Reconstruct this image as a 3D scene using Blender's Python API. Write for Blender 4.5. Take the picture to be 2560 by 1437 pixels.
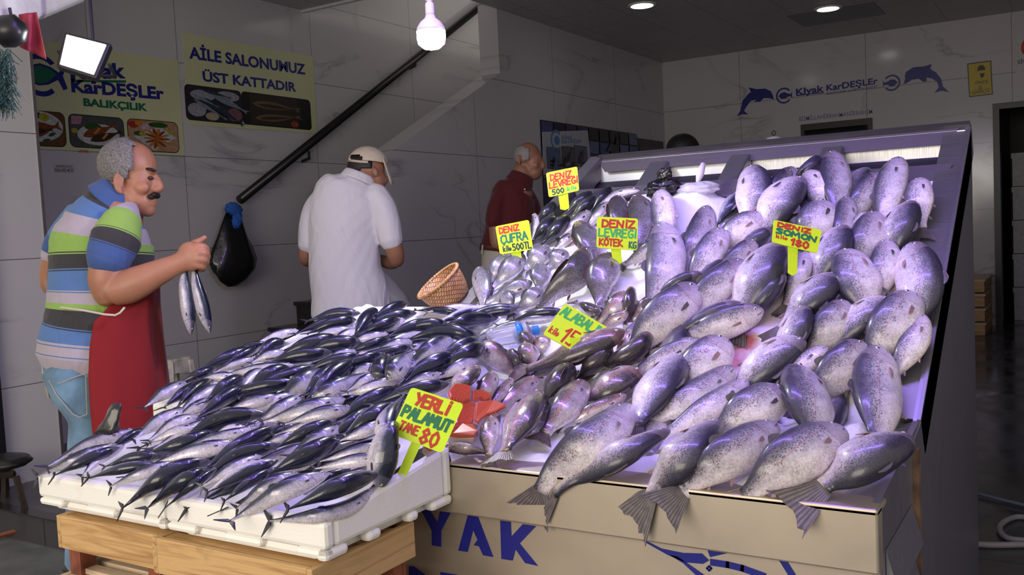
import bpy, bmesh, math, random
import numpy as np
from mathutils import Vector, Matrix

for _o in list(bpy.data.objects):
    bpy.data.objects.remove(_o, do_unlink=True)
SC = bpy.context.scene
COL = SC.collection
random.seed(7)
RNG = np.random.default_rng(11)

# ------------------------------------------------------------------ camera
# solved from the wall tiles and the counter: focal length in pixels of a 2560x1437 frame
FPX = 2322.77
W, HPX = 2560.0, 1437.0
H = 1.25
ROT = np.array([[0.85077558, -0.00824295, -0.52546452],
                [0.52328322, -0.07905444, 0.84848398],
                [-0.04853431, -0.99683622, -0.06294419]])
CAM = np.array([0.0, 0.0, H])
cd = bpy.data.cameras.new('camera')
cam = bpy.data.objects.new('camera', cd)
COL.objects.link(cam)
cd.sensor_width = 36.0
cd.lens = FPX / W * 36.0
cd.clip_start = 0.05
cd.clip_end = 200
cm = Matrix([[ROT[i][0], -ROT[i][1], -ROT[i][2], CAM[i]] for i in range(3)] + [[0, 0, 0, 1]])
cam.matrix_world = cm
SC.camera = cam

# ------------------------------------------------------------------ sky, lights, exposure
world = bpy.data.worlds.new('world')
SC.world = world
world.use_nodes = True
wn = world.node_tree
wn.nodes.clear()
wo = wn.nodes.new('ShaderNodeOutputWorld')
wb = wn.nodes.new('ShaderNodeBackground')
wb.inputs['Color'].default_value = (1.0, 0.93, 0.84, 1)
wb.inputs['Strength'].default_value = 0.62
wn.links.new(wb.outputs[0], wo.inputs[0])
SC.view_settings.view_transform = 'Standard'
SC.view_settings.look = 'None'
SC.view_settings.exposure = 0.0
SC.view_settings.gamma = 1.0
SC.view_settings.use_curve_mapping = False


def area_light(name, loc, target, size, power, color, size_y=None, spread=180):
    ld = bpy.data.lights.new(name, 'AREA')
    ld.energy = power
    ld.color = color
    ld.size = size
    if size_y:
        ld.shape = 'RECTANGLE'
        ld.size_y = size_y
    ld.spread = math.radians(spread)
    o = bpy.data.objects.new(name, ld)
    COL.objects.link(o)
    o.location = loc
    o.rotation_euler = (Vector(target) - Vector(loc)).to_track_quat('-Z', 'Y').to_euler()
    return o


# daylight that comes in from the open street behind the camera, under the awning
area_light('street_daylight', (-1.3, -1.7, 1.75), (-1.7, 2.0, 0.6), 3.0, 88, (1.0, 0.89, 0.74), 1.5)
# the violet LED battens that hang over the stall (their fixtures are built below)
area_light('violet_led_light', (-0.85, 2.2, 2.42), (-0.85, 2.15, 0.8), 1.3, 23, (0.36, 0.22, 1.0), 0.08)
area_light('violet_led_light', (-1.75, 1.75, 2.42), (-1.75, 2.1, 0.7), 1.3, 8, (0.36, 0.22, 1.0), 0.08)

# ------------------------------------------------------------------ geometry helpers


def ray(x, y):
    return ROT @ np.array([(x - W / 2) / FPX, (y - HPX / 2) / FPX, 1.0])


def onX(x, y, X):
    d = ray(x, y)
    return CAM + d * (X / d[0])


def onY(x, y, Y):
    d = ray(x, y)
    return CAM + d * (Y / d[1])


def onZ(x, y, Z):
    d = ray(x, y)
    return CAM + d * ((Z - H) / d[2])


def onD(x, y, D):
    return CAM + ray(x, y) * D


def nrm(v):
    v = np.asarray(v, float)
    return v / (np.linalg.norm(v) + 1e-12)


def sm(a, b, x):
    t = np.clip((x - a) / (b - a), 0, 1)
    return t * t * (3 - 2 * t)


def link(name, me, mat=None, parent=None, smooth=False, label=None, cat=None, group=None, kind=None):
    o = bpy.data.objects.new(name, me)
    COL.objects.link(o)
    if mat is not None:
        mats = mat if isinstance(mat, (list, tuple)) else [mat]
        if not me.materials:
            for m in mats:
                me.materials.append(m)
    if smooth:
        me.polygons.foreach_set('use_smooth', [True] * len(me.polygons))
    if parent is not None:
        o.parent = parent
        if parent.type != 'EMPTY' or parent.location.length > 0:
            o.matrix_parent_inverse = Matrix.Translation(-parent.location)
    tag(o, label, cat, group, kind)
    return o


def tag(o, label=None, cat=None, group=None, kind=None):
    if label:
        o['label'] = label
    if cat:
        o['category'] = cat
    if group:
        o['group'] = group
    if kind:
        o['kind'] = kind
    return o


def empty(name, loc, label, cat, group=None):
    o = bpy.data.objects.new(name, None)
    COL.objects.link(o)
    o.location = Vector([float(v) for v in loc])
    o.empty_display_size = 0.05
    return tag(o, label, cat, group)


def me_from(name, V, F):
    me = bpy.data.meshes.new(name)
    me.from_pydata([tuple(float(c) for c in v) for v in V], [], F)
    me.validate()
    return me


class MB:
    """collects faces, then links them as one mesh object (coordinates are world metres)"""

    def __init__(s):
        s.v = []
        s.f = []
        s.mi = []
        s.uv = {}

    def add(s, V, F, mi=0, uvs=None):
        b = len(s.v)
        s.v += [tuple(float(c) for c in v) for v in V]
        for f in F:
            s.f.append([i + b for i in f])
            s.mi.append(mi)
        if uvs is not None:
            for i, u in enumerate(uvs):
                s.uv[b + i] = u
        return s

    def box(s, x0, x1, y0, y1, z0, z1, mi=0):
        V = [(x, y, z) for x in (x0, x1) for y in (y0, y1) for z in (z0, z1)]
        F = [(0, 1, 3, 2), (4, 6, 7, 5), (0, 4, 5, 1), (2, 3, 7, 6), (0, 2, 6, 4), (1, 5, 7, 3)]
        return s.add(V, F, mi)

    def obox(s, o, a, b, c, mi=0):
        """box spanned by vectors a,b,c from corner o"""
        o, a, b, c = map(np.asarray, (o, a, b, c))
        V = [o + i * a + j * b + k * c for i in (0, 1) for j in (0, 1) for k in (0, 1)]
        F = [(0, 1, 3, 2), (4, 6, 7, 5), (0, 4, 5, 1), (2, 3, 7, 6), (0, 2, 6, 4), (1, 5, 7, 3)]
        return s.add(V, F, mi)

    def prism(s, pts, off, mi=0):
        """closed polygon of 3-D points extruded by vector off"""
        n = len(pts)
        pts = [np.asarray(p, float) for p in pts]
        off = np.asarray(off, float)
        V = pts + [p + off for p in pts]
        F = [list(range(n))[::-1], list(range(n, 2 * n))] + [(i, (i + 1) % n, n + (i + 1) % n, n + i) for i in range(n)]
        return s.add(V, F, mi)

    def tube(s, pts, r, seg=8, mi=0, cap=True):
        pts = [np.asarray(p, float) for p in pts]
        n = len(pts)
        rr = r if isinstance(r, (list, tuple)) else [r] * n
        up = np.array([0.13, 0.21, 0.97])
        V = []
        for i in range(n):
            t = nrm(pts[min(i + 1, n - 1)] - pts[max(i - 1, 0)])
            a = np.cross(t, up)
            if np.linalg.norm(a) < .05:
                a = np.cross(t, [1, 0, 0])
            a = nrm(a)
            b = np.cross(t, a)
            for k in range(seg):
                an = 2 * math.pi * k / seg
                V.append(pts[i] + (a * math.cos(an) + b * math.sin(an)) * rr[i])
        F = []
        for i in range(n - 1):
            for k in range(seg):
                k2 = (k + 1) % seg
                F.append((i * seg + k, i * seg + k2, (i + 1) * seg + k2, (i + 1) * seg + k))
        if cap:
            F.append(list(range(seg))[::-1])
            F.append([(n - 1) * seg + k for k in range(seg)])
        return s.add(V, F, mi)

    def lathe(s, o, prof, seg=24, axis=(0, 0, 1), mi=0):
        """profile of (radius, height) turned about axis through o"""
        ax = nrm(axis)
        a = np.cross(ax, [0, 1, 0] if abs(ax[1]) < .9 else [1, 0, 0])
        a = nrm(a)
        b = np.cross(ax, a)
        o = np.asarray(o, float)
        V = []
        for r, h in prof:
            for k in range(seg):
                an = 2 * math.pi * k / seg
                V.append(o + ax * h + (a * math.cos(an) + b * math.sin(an)) * r)
        F = []
        for i in range(len(prof) - 1):
            for k in range(seg):
                k2 = (k + 1) % seg
                F.append((i * seg + k, i * seg + k2, (i + 1) * seg + k2, (i + 1) * seg + k))
        F.append(list(range(seg))[::-1])
        F.append([(len(prof) - 1) * seg + k for k in range(seg)])
        return s.add(V, F, mi)

    def ell(s, c, ax, seg=16, rings=10, mi=0):
        """ellipsoid with three axis vectors"""
        c = np.asarray(c, float)
        A = [np.asarray(a, float) for a in ax]
        V = [c + A[2]]
        for i in range(1, rings):
            th = math.pi * i / rings
            for k in range(seg):
                ph = 2 * math.pi * k / seg
                V.append(c + A[0] * math.sin(th) * math.cos(ph) + A[1] * math.sin(th) * math.sin(ph) + A[2] * math.cos(th))
        V.append(c - A[2])
        F = [(0, 1 + k, 1 + (k + 1) % seg) for k in range(seg)]
        for i in range(rings - 2):
            for k in range(seg):
                a = 1 + i * seg
                F.append((a + k, a + seg + k, a + seg + (k + 1) % seg, a + (k + 1) % seg))
        last = len(V) - 1
        a = 1 + (rings - 2) * seg
        F += [(a + k, last, a + (k + 1) % seg) for k in range(seg)]
        return s.add(V, F, mi)

    def mesh(s, name):
        me = me_from(name, s.v, s.f)
        if len(me.polygons) == len(s.mi):
            me.polygons.foreach_set('material_index', s.mi)
        if s.uv:
            ul = me.uv_layers.new(name='UVMap')
            for lp in me.loops:
                ul.data[lp.index].uv = s.uv.get(lp.vertex_index, (0, 0))
        return me

    def build(s, name, mat=None, parent=None, smooth=False, bevel=0, fixn=True, **kw):
        me = s.mesh(name)
        if fixn:
            bm = bmesh.new()
            bm.from_mesh(me)
            bmesh.ops.recalc_face_normals(bm, faces=bm.faces)
            bm.to_mesh(me)
            bm.free()
        o = link(name, me, mat, parent, smooth, **kw)
        if bevel:
            m = o.modifiers.new('bevel', 'BEVEL')
            m.width = bevel
            m.segments = 2
            m.limit_method = 'ANGLE'
        return o


class Frame:
    """a flat frame: origin, right, up; used for things stuck on walls and signs"""

    def __init__(s, o, r, u):
        s.o = np.asarray(o, float)
        s.r = nrm(r)
        s.u = nrm(u)
        s.n = nrm(np.cross(s.r, s.u))

    def p(s, a, b, h=0.0):
        return s.o + s.r * a + s.u * b + s.n * h

    def ab(s, P):
        d = np.asarray(P) - s.o
        return float(d @ s.r), float(d @ s.u)

    def poly(s, mb, pts, h0=0.0, t=0.001, mi=0):
        mb.prism([s.p(a, b, h0) for a, b in pts], s.n * t, mi)


def rrect(x0, x1, y0, y1, r, n=5):
    out = []
    for cx, cy, a0 in ((x1 - r, y1 - r, 0), (x0 + r, y1 - r, 90), (x0 + r, y0 + r, 180), (x1 - r, y0 + r, 270)):
        for i in range(n + 1):
            a = math.radians(a0 + 90 * i / n)
            out.append((cx + r * math.cos(a), cy + r * math.sin(a)))
    return out


def ellipse(cx, cy, rx, ry, n=24, rot=0):
    c, s_ = math.cos(rot), math.sin(rot)
    out = []
    for i in range(n):
        a = 2 * math.pi * i / n
        x, y = rx * math.cos(a), ry * math.sin(a)
        out.append((cx + x * c - y * s_, cy + x * s_ + y * c))
    return out


def text_obj(name, s, fr, a0, b0, width, height, mat, parent=None, h=0.0008, bold=0.0, thick=0.0006, slope=0.0, label=None):
    """text laid in a frame, scaled to a given width and cap height"""
    cu = bpy.data.curves.new(name, 'FONT')
    cu.body = s
    cu.size = 1
    cu.offset = bold
    cu.extrude = 0.0
    cu.resolution_u = 3
    to = bpy.data.objects.new(name, cu)
    COL.objects.link(to)
    dg = bpy.context.evaluated_depsgraph_get()
    me = bpy.data.meshes.new_from_object(to.evaluated_get(dg))
    bpy.data.objects.remove(to, do_unlink=True)
    co = np.array([v.co[:] for v in me.vertices])
    x0, x1 = co[:, 0].min(), co[:, 0].max()
    cap = 0.70
    sx, sy = width / (x1 - x0), height / cap
    V = [fr.p(a0 + (c[0] - x0) * sx, b0 + c[1] * sy + slope * (c[0] - x0) * sx, h + thick) for c in co]
    F = [list(p.vertices) for p in me.polygons]
    bpy.data.meshes.remove(me)
    m2 = me_from(name, V, F)
    return link(name, m2, mat, parent, label=label)


# ------------------------------------------------------------------ materials
def srgb(r, g, b):
    def f(c):
        c /= 255.0
        return c / 12.92 if c <= 0.04045 else ((c + 0.055) / 1.055) ** 2.4
    return (f(r), f(g), f(b), 1.0)


class NT:
    def __init__(s, name):
        s.m = bpy.data.materials.new(name)
        s.m.use_nodes = True
        s.t = s.m.node_tree
        s.b = s.t.nodes['Principled BSDF']

    def n(s, typ, **kw):
        nd = s.t.nodes.new(typ)
        for k, v in kw.items():
            if hasattr(nd, k):
                setattr(nd, k, v)
            else:
                nd.inputs[k].default_value = v
        return nd

    def l(s, a, b):
        s.t.links.new(a, b)

    def ramp(s, fac, stops, interp='LINEAR'):
        r = s.n('ShaderNodeValToRGB')
        cr = r.color_ramp
        cr.interpolation = interp
        while len(cr.elements) > len(stops):
            cr.elements.remove(cr.elements[-1])
        while len(cr.elements) < len(stops):
            cr.elements.new(0.5)
        for e, (p, c) in zip(cr.elements, stops):
            e.position = p
            e.color = c if len(c) == 4 else (*c, 1)
        if fac is not None:
            s.l(fac, r.inputs[0])
        return r.outputs[0]

    def mix(s, fac, a, b, mode='MIX'):
        m = s.n('ShaderNodeMix', data_type='RGBA', blend_type=mode)
        for sock, v in ((m.inputs[0], fac), (m.inputs[6], a), (m.inputs[7], b)):
            if hasattr(v, 'is_linked'):
                s.l(v, sock)
            else:
                sock.default_value = v
        return m.outputs[2]

    def math(s, op, a, b=0.0, c=None):
        m = s.n('ShaderNodeMath', operation=op)
        for i, v in enumerate((a, b) if c is None else (a, b, c)):
            if hasattr(v, 'is_linked'):
                s.l(v, m.inputs[i])
            else:
                m.inputs[i].default_value = v
        return m.outputs[0]

    def coord(s, which='Object', scale=(1, 1, 1), loc=(0, 0, 0), rot=(0, 0, 0)):
        tc = s.n('ShaderNodeTexCoord')
        mp = s.n('ShaderNodeMapping')
        mp.inputs['Scale'].default_value = scale
        mp.inputs['Location'].default_value = loc
        mp.inputs['Rotation'].default_value = rot
        s.l(tc.outputs[which], mp.inputs[0])
        return mp.outputs[0]

    def noise(s, vec, scale, detail=4, rough=.55, dist=0.0):
        nn = s.n('ShaderNodeTexNoise')
        nn.inputs['Scale'].default_value = scale
        nn.inputs['Detail'].default_value = detail
        nn.inputs['Roughness'].default_value = rough
        nn.inputs['Distortion'].default_value = dist
        if vec is not None:
            s.l(vec, nn.inputs[0])
        return nn.outputs[0]

    def bump(s, h, strength=.3, dist=.01):
        b = s.n('ShaderNodeBump')
        b.inputs['Strength'].default_value = strength
        b.inputs['Distance'].default_value = dist
        s.l(h, b.inputs['Height'])
        s.l(b.outputs[0], s.b.inputs['Normal'])

    def set(s, **kw):
        for k, v in kw.items():
            k = k.replace('_', ' ')
            if hasattr(v, 'is_linked'):
                s.l(v, s.b.inputs[k])
            else:
                s.b.inputs[k].default_value = v
        return s.m


def plain(name, col, rough=.5, metal=0.0, coat=0.0, var=0.08, vscale=25.0, bump=0.0, sheen=0.0):
    """a colour with a little procedural unevenness"""
    t = NT(name)
    c = t.coord('Object')
    n = t.noise(c, vscale, 4)
    lo = tuple(max(0, v * (1 - var)) for v in col[:3]) + (1,)
    hi = tuple(min(1, v * (1 + var)) for v in col[:3]) + (1,)
    t.set(Base_Color=t.ramp(n, [(.3, lo), (.7, hi)]), Roughness=rough, Metallic=metal, Coat_Weight=coat)
    if sheen:
        t.b.inputs['Sheen Weight'].default_value = sheen
    if bump:
        t.bump(n, bump, .005)
    return t.m


def emissive(name, col, strength):
    t = NT(name)
    t.set(Base_Color=(.8, .8, .8, 1), Emission_Color=col, Emission_Strength=strength, Roughness=.4)
    return t.m


M = {}


def marble(name, axis, off):
    """glossy marble-look tile, 1.41 m x 0.686 m, running bond of two, grey veins"""
    t = NT(name)
    tc = t.n('ShaderNodeTexCoord')
    sep = t.n('ShaderNodeSeparateXYZ')
    t.l(tc.outputs['Object'], sep.inputs[0])
    u = sep.outputs[axis]
    z = sep.outputs[2]
    cmb = t.n('ShaderNodeCombineXYZ')
    t.l(u, cmb.inputs[0])
    t.l(z, cmb.inputs[1])
    # grout lines
    fu = t.math('FRACT', t.math('DIVIDE', t.math('ADD', u, off[0]), off[2]))
    fz = t.math('FRACT', t.math('DIVIDE', t.math('ADD', z, off[1]), off[3]))
    du = t.math('MULTIPLY', t.math('MINIMUM', fu, t.math('SUBTRACT', 1.0, fu)), off[2])
    dz = t.math('MULTIPLY', t.math('MINIMUM', fz, t.math('SUBTRACT', 1.0, fz)), off[3])
    g = t.math('LESS_THAN', t.math('MINIMUM', du, dz), .0022)
    # veins: thin ridges of warped noise
    mp = t.n('ShaderNodeMapping')
    mp.inputs['Rotation'].default_value = (0, 0, -.6)
    mp.inputs['Scale'].default_value = (.75, 1.7, 1)
    t.l(cmb.outputs[0], mp.inputs[0])
    n1 = t.noise(mp.outputs[0], .8, 6, .5, .7)
    v = t.math('ABSOLUTE', t.math('SUBTRACT', n1, .5))
    vein = t.ramp(v, [(0, (.75, .75, .75, 1)), (.004, (.55, .55, .55, 1)), (.014, (.12, .12, .12, 1)), (.03, (0, 0, 0, 1))])
    n2 = t.noise(cmb.outputs[0], 1.3, 3)
    vm = t.math('MULTIPLY', vein, t.ramp(n2, [(.45, (0, 0, 0, 1)), (.65, (1, 1, 1, 1))]))
    base = t.mix(t.noise(cmb.outputs[0], 1.1, 3), (.60, .58, .61, 1), (.70, .68, .70, 1))
    c = t.mix(vm, base, (.30, .29, .33, 1))
    c = t.mix(g, c, (.13, .12, .13, 1))
    t.set(Base_Color=c, Roughness=.14)
    t.b.inputs['Specular IOR Level'].default_value = .5
    return t.m


M['marble_left'] = marble('marble_tile_left', 1, (-4.635 + 14.1, .157, 1.41, .686))
M['marble_mid'] = marble('marble_tile_mid', 1, (-6.64 + 14.1, .157 + .02, 1.41, .686))
M['marble_back'] = marble('marble_tile_back', 0, (2.03 + 14.1, .157, 1.41, .686))


def steel(name, col, rough, stretch=(2, 60, 60)):
    t = NT(name)
    c = t.coord('Object', stretch)
    n = t.noise(c, 6, 5)
    n2 = t.noise(t.coord('Object'), 3.5, 4)
    lo = tuple(v * .94 for v in col[:3]) + (1,)
    cc = t.mix(n, lo, col)
    cc = t.mix(t.ramp(n2, [(.35, (0, 0, 0, 1)), (.75, (.35, .35, .35, 1))]), cc, tuple(v * .82 for v in col[:3]) + (1,))
    r = t.ramp(n, [(.2, (rough * .8,) * 3 + (1,)), (.8, (min(1, rough * 1.25),) * 3 + (1,))])
    t.set(Base_Color=cc, Metallic=.92, Roughness=r)
    t.bump(n, .02, .001)
    return t.m


M['steel'] = steel('brushed_steel', (.36, .35, .36, 1), .46)
M['steel_front'] = steel('brushed_steel_front', (.56, .49, .40, 1), .52, (1.2, 1.2, 1.2))  # brown tone is warm daylight reflection put into the steel colour
M['steel_dark'] = steel('brushed_steel_side', (.42, .42, .45, 1), .38, (60, 60, 2))


def ice_mat():
    t = NT('crushed_ice')
    c = t.coord('Object')
    n = t.noise(c, 90, 4, .7)
    n2 = t.noise(c, 9, 4)
    n3 = t.noise(c, 3.2, 3)
    base = t.mix(n2, (.80, .82, .86, 1), (.92, .92, .94, 1))
    pink = t.ramp(n3, [(.60, (0, 0, 0, 1)), (.75, (.6, .6, .6, 1))])
    cc = t.mix(pink, base, (.80, .42, .42, 1))
    # blood that has run into the ice beside the gutted fish
    geo = t.n('ShaderNodeNewGeometry')
    for (px_, py_, r_, st) in ((1865, 862, .055, .85), (1835, 905, .04, .8), (1945, 745, .05, .7), (1905, 800, .09, .35), (2225, 735, .06, .75), (1470, 1085, .07, .25)):
        d_ = ray(px_, py_)
        k_ = (.80 - .6085 * 2.11 - H) / (d_[2] - .6085 * d_[1])
        P_ = CAM + d_ * k_
        vm = t.n('ShaderNodeVectorMath', operation='DISTANCE')
        t.l(geo.outputs['Position'], vm.inputs[0])
        vm.inputs[1].default_value = [float(q) for q in P_]
        dd = t.math('ADD', vm.outputs['Value'], t.math('MULTIPLY', t.math('SUBTRACT', n2, .5), .10))
        m_ = t.ramp(t.math('DIVIDE', dd, r_), [(.15, (st, st, st, 1)), (1.0, (0, 0, 0, 1))])
        cc = t.mix(m_, cc, (.50, .04, .05, 1))
    t.set(Base_Color=cc, Roughness=.42, Subsurface_Weight=.25,
          Subsurface_Radius=(.02, .02, .025))
    t.bump(t.math('ADD', n, n2), .55, .006)
    return t.m


M['ice'] = ice_mat()


def foam_mat():
    t = NT('white_polystyrene')
    c = t.coord('Object')
    vo = t.n('ShaderNodeTexVoronoi')
    vo.inputs['Scale'].default_value = 260
    t.l(c, vo.inputs[0])
    n = t.noise(c, 7, 5)
    stain = t.ramp(n, [(.62, (0, 0, 0, 1)), (.80, (.55, .55, .55, 1))])
    t.set(Base_Color=t.mix(stain, (.86, .85, .82, 1), (.72, .62, .46, 1)), Roughness=.62)
    t.bump(vo.outputs[0], .18, .002)
    return t.m


M['foam'] = foam_mat()


def wood(name, a, b, scale=(1.2, 22, 22), rough=.62):
    t = NT(name)
    c = t.coord('Object', scale)
    n = t.noise(c, 2.2, 6, .6, 1.2)
    k = t.noise(t.coord('Object'), 5, 3)
    cc = t.ramp(n, [(.30, a), (.52, b), (.72, tuple(v * .8 for v in b[:3]) + (1,))])
    kn = t.ramp(k, [(.66, (0, 0, 0, 1)), (.75, (.8, .8, .8, 1))])
    cc = t.mix(kn, cc, tuple(v * .45 for v in a[:3]) + (1,))
    t.set(Base_Color=cc, Roughness=rough)
    t.bump(n, .25, .003)
    return t.m


M['wood_x'] = wood('orange_pine_plank', (.34, .17, .06, 1), (.60, .38, .17, 1))
M['wood_y'] = wood('orange_pine_plank_side', (.30, .15, .055, 1), (.55, .35, .16, 1), (22, 1.2, 22))
M['wood_pale'] = wood('pale_pine_plank', (.46, .33, .20, 1), (.68, .54, .38, 1))
M['wood_red'] = wood('red_brown_post', (.14, .035, .018, 1), (.26, .075, .04, 1), (20, 20, 1.5))
M['wood_dark'] = wood('dark_stool_wood', (.012, .009, .008, 1), (.05, .03, .022, 1), (20, 20, 1.5))


def floor_mat():
    t = NT('dark_floor_tile')
    tc = t.n('ShaderNodeTexCoord')
    br = t.n('ShaderNodeTexBrick')
    br.offset = 0
    br.inputs['Scale'].default_value = 1
    br.inputs['Brick Width'].default_value = .6
    br.inputs['Row Height'].default_value = .6
    br.inputs['Mortar Size'].default_value = .004
    br.inputs['Color1'].default_value = (.055, .055, .06, 1)
    br.inputs['Color2'].default_value = (.07, .068, .072, 1)
    br.inputs['Mortar'].default_value = (.02, .02, .02, 1)
    t.l(tc.outputs['Object'], br.inputs[0])
    n = t.noise(t.coord('Object'), 3, 5)
    t.set(Base_Color=br.outputs[0], Roughness=t.ramp(n, [(.35, (.10, .10, .10, 1)), (.7, (.34, .34, .34, 1))]))
    return t.m


M['floor'] = floor_mat()
M['street'] = plain('street_paving', (.16, .165, .18, 1), .55, var=.25, vscale=6, bump=.2)
M['step'] = plain('black_granite_step', (.035, .033, .033, 1), .22, var=.3, vscale=60)


def ceiling_mat():
    t = NT('pressed_ceiling_panel')
    tc = t.n('ShaderNodeTexCoord')
    br = t.n('ShaderNodeTexBrick')
    br.offset = 0
    br.inputs['Brick Width'].default_value = .6
    br.inputs['Row Height'].default_value = .6
    br.inputs['Scale'].default_value = 1
    br.inputs['Mortar Size'].default_value = .006
    br.inputs['Color1'].default_value = (.50, .48, .50, 1)
    br.inputs['Color2'].default_value = (.54, .52, .53, 1)
    br.inputs['Mortar'].default_value = (.34, .33, .34, 1)
    t.l(tc.outputs['Object'], br.inputs[0])
    ch = t.n('ShaderNodeTexVoronoi')
    ch.inputs['Scale'].default_value = 22
    t.l(tc.outputs['Object'], ch.inputs[0])
    t.set(Base_Color=br.outputs[0], Roughness=.5)
    t.bump(ch.outputs[0], .35, .01)
    return t.m


M['ceiling'] = ceiling_mat()
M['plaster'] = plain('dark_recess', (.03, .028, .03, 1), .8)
M['trim'] = plain('steel_edge_trim', (.5, .46, .46, 1), .25, metal=.9)
M['black'] = plain('black_plastic', (.012, .012, .013, 1), .35)
M['rail'] = plain('black_painted_rail', (.014, .014, .014, 1), .3)
M['white_plastic'] = plain('white_plastic', (.78, .76, .72, 1), .35, var=.12, vscale=9)
M['grey_dark'] = plain('dark_grey', (.05, .05, .055, 1), .5)
M['yellow'] = plain('yellow_sheet', (.62, .48, .03, 1), .4)
M['navy'] = plain('navy_vinyl', (.014, .018, .22, 1), .3, var=.05)
M['green_vinyl'] = plain('green_vinyl', (.01, .15, .085, 1), .3, var=.05)
M['cream_poster'] = plain('cream_poster_print', (.66, .68, .40, 1), .32, var=.05, vscale=2)
M['bag_black'] = plain('black_plastic_bag', (.010, .010, .011, 1), .28, coat=.3, bump=.5, vscale=30)
M['cloth_blue'] = plain('blue_cloth', (.03, .14, .55, 1), .85, bump=.4, vscale=120)
M['neon'] = plain('neon_yellow_card', (.66, .92, .015, 1), .42, var=.04)
M['ink_red'] = plain('red_marker_ink', (.52, .035, .015, 1), .5)
M['ink_green'] = plain('green_marker_ink', (.01, .17, .09, 1), .5)
M['ink_lime'] = plain('pale_green_marker_ink', (.05, .45, .10, 1), .5)
M['ink_dark'] = plain('dark_green_marker_ink', (.008, .05, .035, 1), .5)
M['white_paint'] = plain('white_vinyl', (.75, .75, .75, 1), .4)

# ------------------------------------------------------------------ the shop shell
XL, XM, YB, ZC = -5.66, -4.40, 10.85, 3.19
YS = 2.48            # edge of the shop floor; the street is a step lower
ZST = -0.14


def struct(name, mb, mat, **kw):
    return mb.build(name, mat, kind='structure', **kw)


struct('floor', MB().box(-9, 1.25, YS, YB + 3, -.3, 0), M['floor'])
struct('floor_street', MB().box(-14, 6, -8, YS, -.3, ZST), M['street'])
struct('trim_4', MB().box(-5.2, -.2, YS - .02, YS + .05, -.002, .006), M['step'])
struct('wall_left', MB().box(XL - .15, XL, 3.19, YB + .15, 0, 5.6), M['marble_left'])
# two stepped pilasters at the shop front
struct('wall_left_pilaster', MB().box(XL - .15, -5.275, 3.06, 3.19, 0, 4.2), M['marble_left'])
struct('wall_left_front', MB().box(XL - .15, -4.93, 2.70, 3.06, 0, 4.2), M['marble_left'])
struct('trim_1', MB().box(-5.29, -5.27, 3.185, 3.20, 0, 4.2), M['trim'])
struct('trim_2', MB().box(-4.945, -4.925, 3.045, 3.062, 0, 4.2), M['trim'])
struct('trim_3', MB().box(-4.99, -4.86, 2.60, 2.70, ZST, 4.2), M['black'])
# wall between the stair and the shop, cut along the stair slope
mid = MB()
py = [(5.10, 0), (5.10, 1.68), (7.075, 2.63), (7.075, ZC + .3), (YB, ZC + .3), (YB, 0)]
mid.prism([(XM, y, z) for y, z in py], (-.20, 0, 0))
struct('wall_middle', mid, M['marble_mid'])
struct('wall_back', MB().box(XM - 1.5, -.763, YB, YB + .15, 0, ZC).box(-.763, 1.3, YB, YB + .15, 2.245, ZC), M['marble_back'])
struct('wall_right', MB().box(1.25, 1.4, YS, YB + 3, 0, ZC), M['marble_left'])
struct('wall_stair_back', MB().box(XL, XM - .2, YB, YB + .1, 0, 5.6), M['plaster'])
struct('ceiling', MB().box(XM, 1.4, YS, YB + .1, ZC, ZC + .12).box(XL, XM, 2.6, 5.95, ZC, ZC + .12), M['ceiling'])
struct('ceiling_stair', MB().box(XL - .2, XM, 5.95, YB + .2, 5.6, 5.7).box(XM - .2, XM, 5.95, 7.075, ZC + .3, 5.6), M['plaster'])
struct('wall_light_block', MB().box(-9, 2, 2.42, 2.52, 2.78, 4.6), M['plaster'])  # unseen fascia added to keep daylight off the upper walls and ceiling
struct('trim_5', MB().box(XL, XM, 5.95, 5.99, ZC - .02, 5.6), M['white_paint'])
# room behind the doorway on the back wall
struct('wall_doorway', MB().box(-.763, 1.3, YB + 1.9, YB + 2.0, 0, 2.5).box(-.86, -.763, YB + .15, YB + 2, 0, 2.5).box(-.86, 1.3, YB + .15, YB + 2, 2.4, 2.5), M['grey_dark'])
d = MB()
for x0, x1, z0, z1 in ((-.80, -.74, 0, 2.29), (-.74, .5, 2.23, 2.29), (.44, .5, 0, 2.23)):
    d.box(x0, x1, YB - .03, YB + .16, z0, z1)
struct('door_1', d, M['black'])
# small dark window on the back wall, and one on the middle wall
w = MB()
w.box(-2.743, -1.974, YB - .03, YB + .02, 1.55, 2.27)
struct('window_1', w, plain('brown_window_frame', (.03, .018, .012, 1), .4))
MB().box(-2.70, -2.02, YB - .035, YB - .028, 1.6, 2.20).build('pane', plain('dark_glass', (.006, .006, .007, 1), .06), bpy.data.objects['window_1'])
w = MB()
w.box(XM - .02, XM + .03, 9.96, 10.72, 1.5, 2.22)
struct('window_2', w, M['grey_dark'])
MB().box(XM + .028, XM + .034, 10.0, 10.66, 1.55, 2.14).build('pane', bpy.data.materials['dark_glass'], bpy.data.objects['window_2'])

# stair: treads between the left wall and the middle wall
st = empty('staircase', (-5.1, 4.6, 0), 'dark granite staircase rising between the tiled walls behind the bonito stall', 'staircase')
for k in range(17):
    y0 = 4.73 + .305 * k
    z = .182 * (k + 1)
    MB().box(XL + .002, XM - .202, y0, y0 + .32, z - .03, z).box(XL + .002, XM - .202, y0 + .03, y0 + .05, z - .182, z - .03).build('step', M['step'], st)
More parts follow.
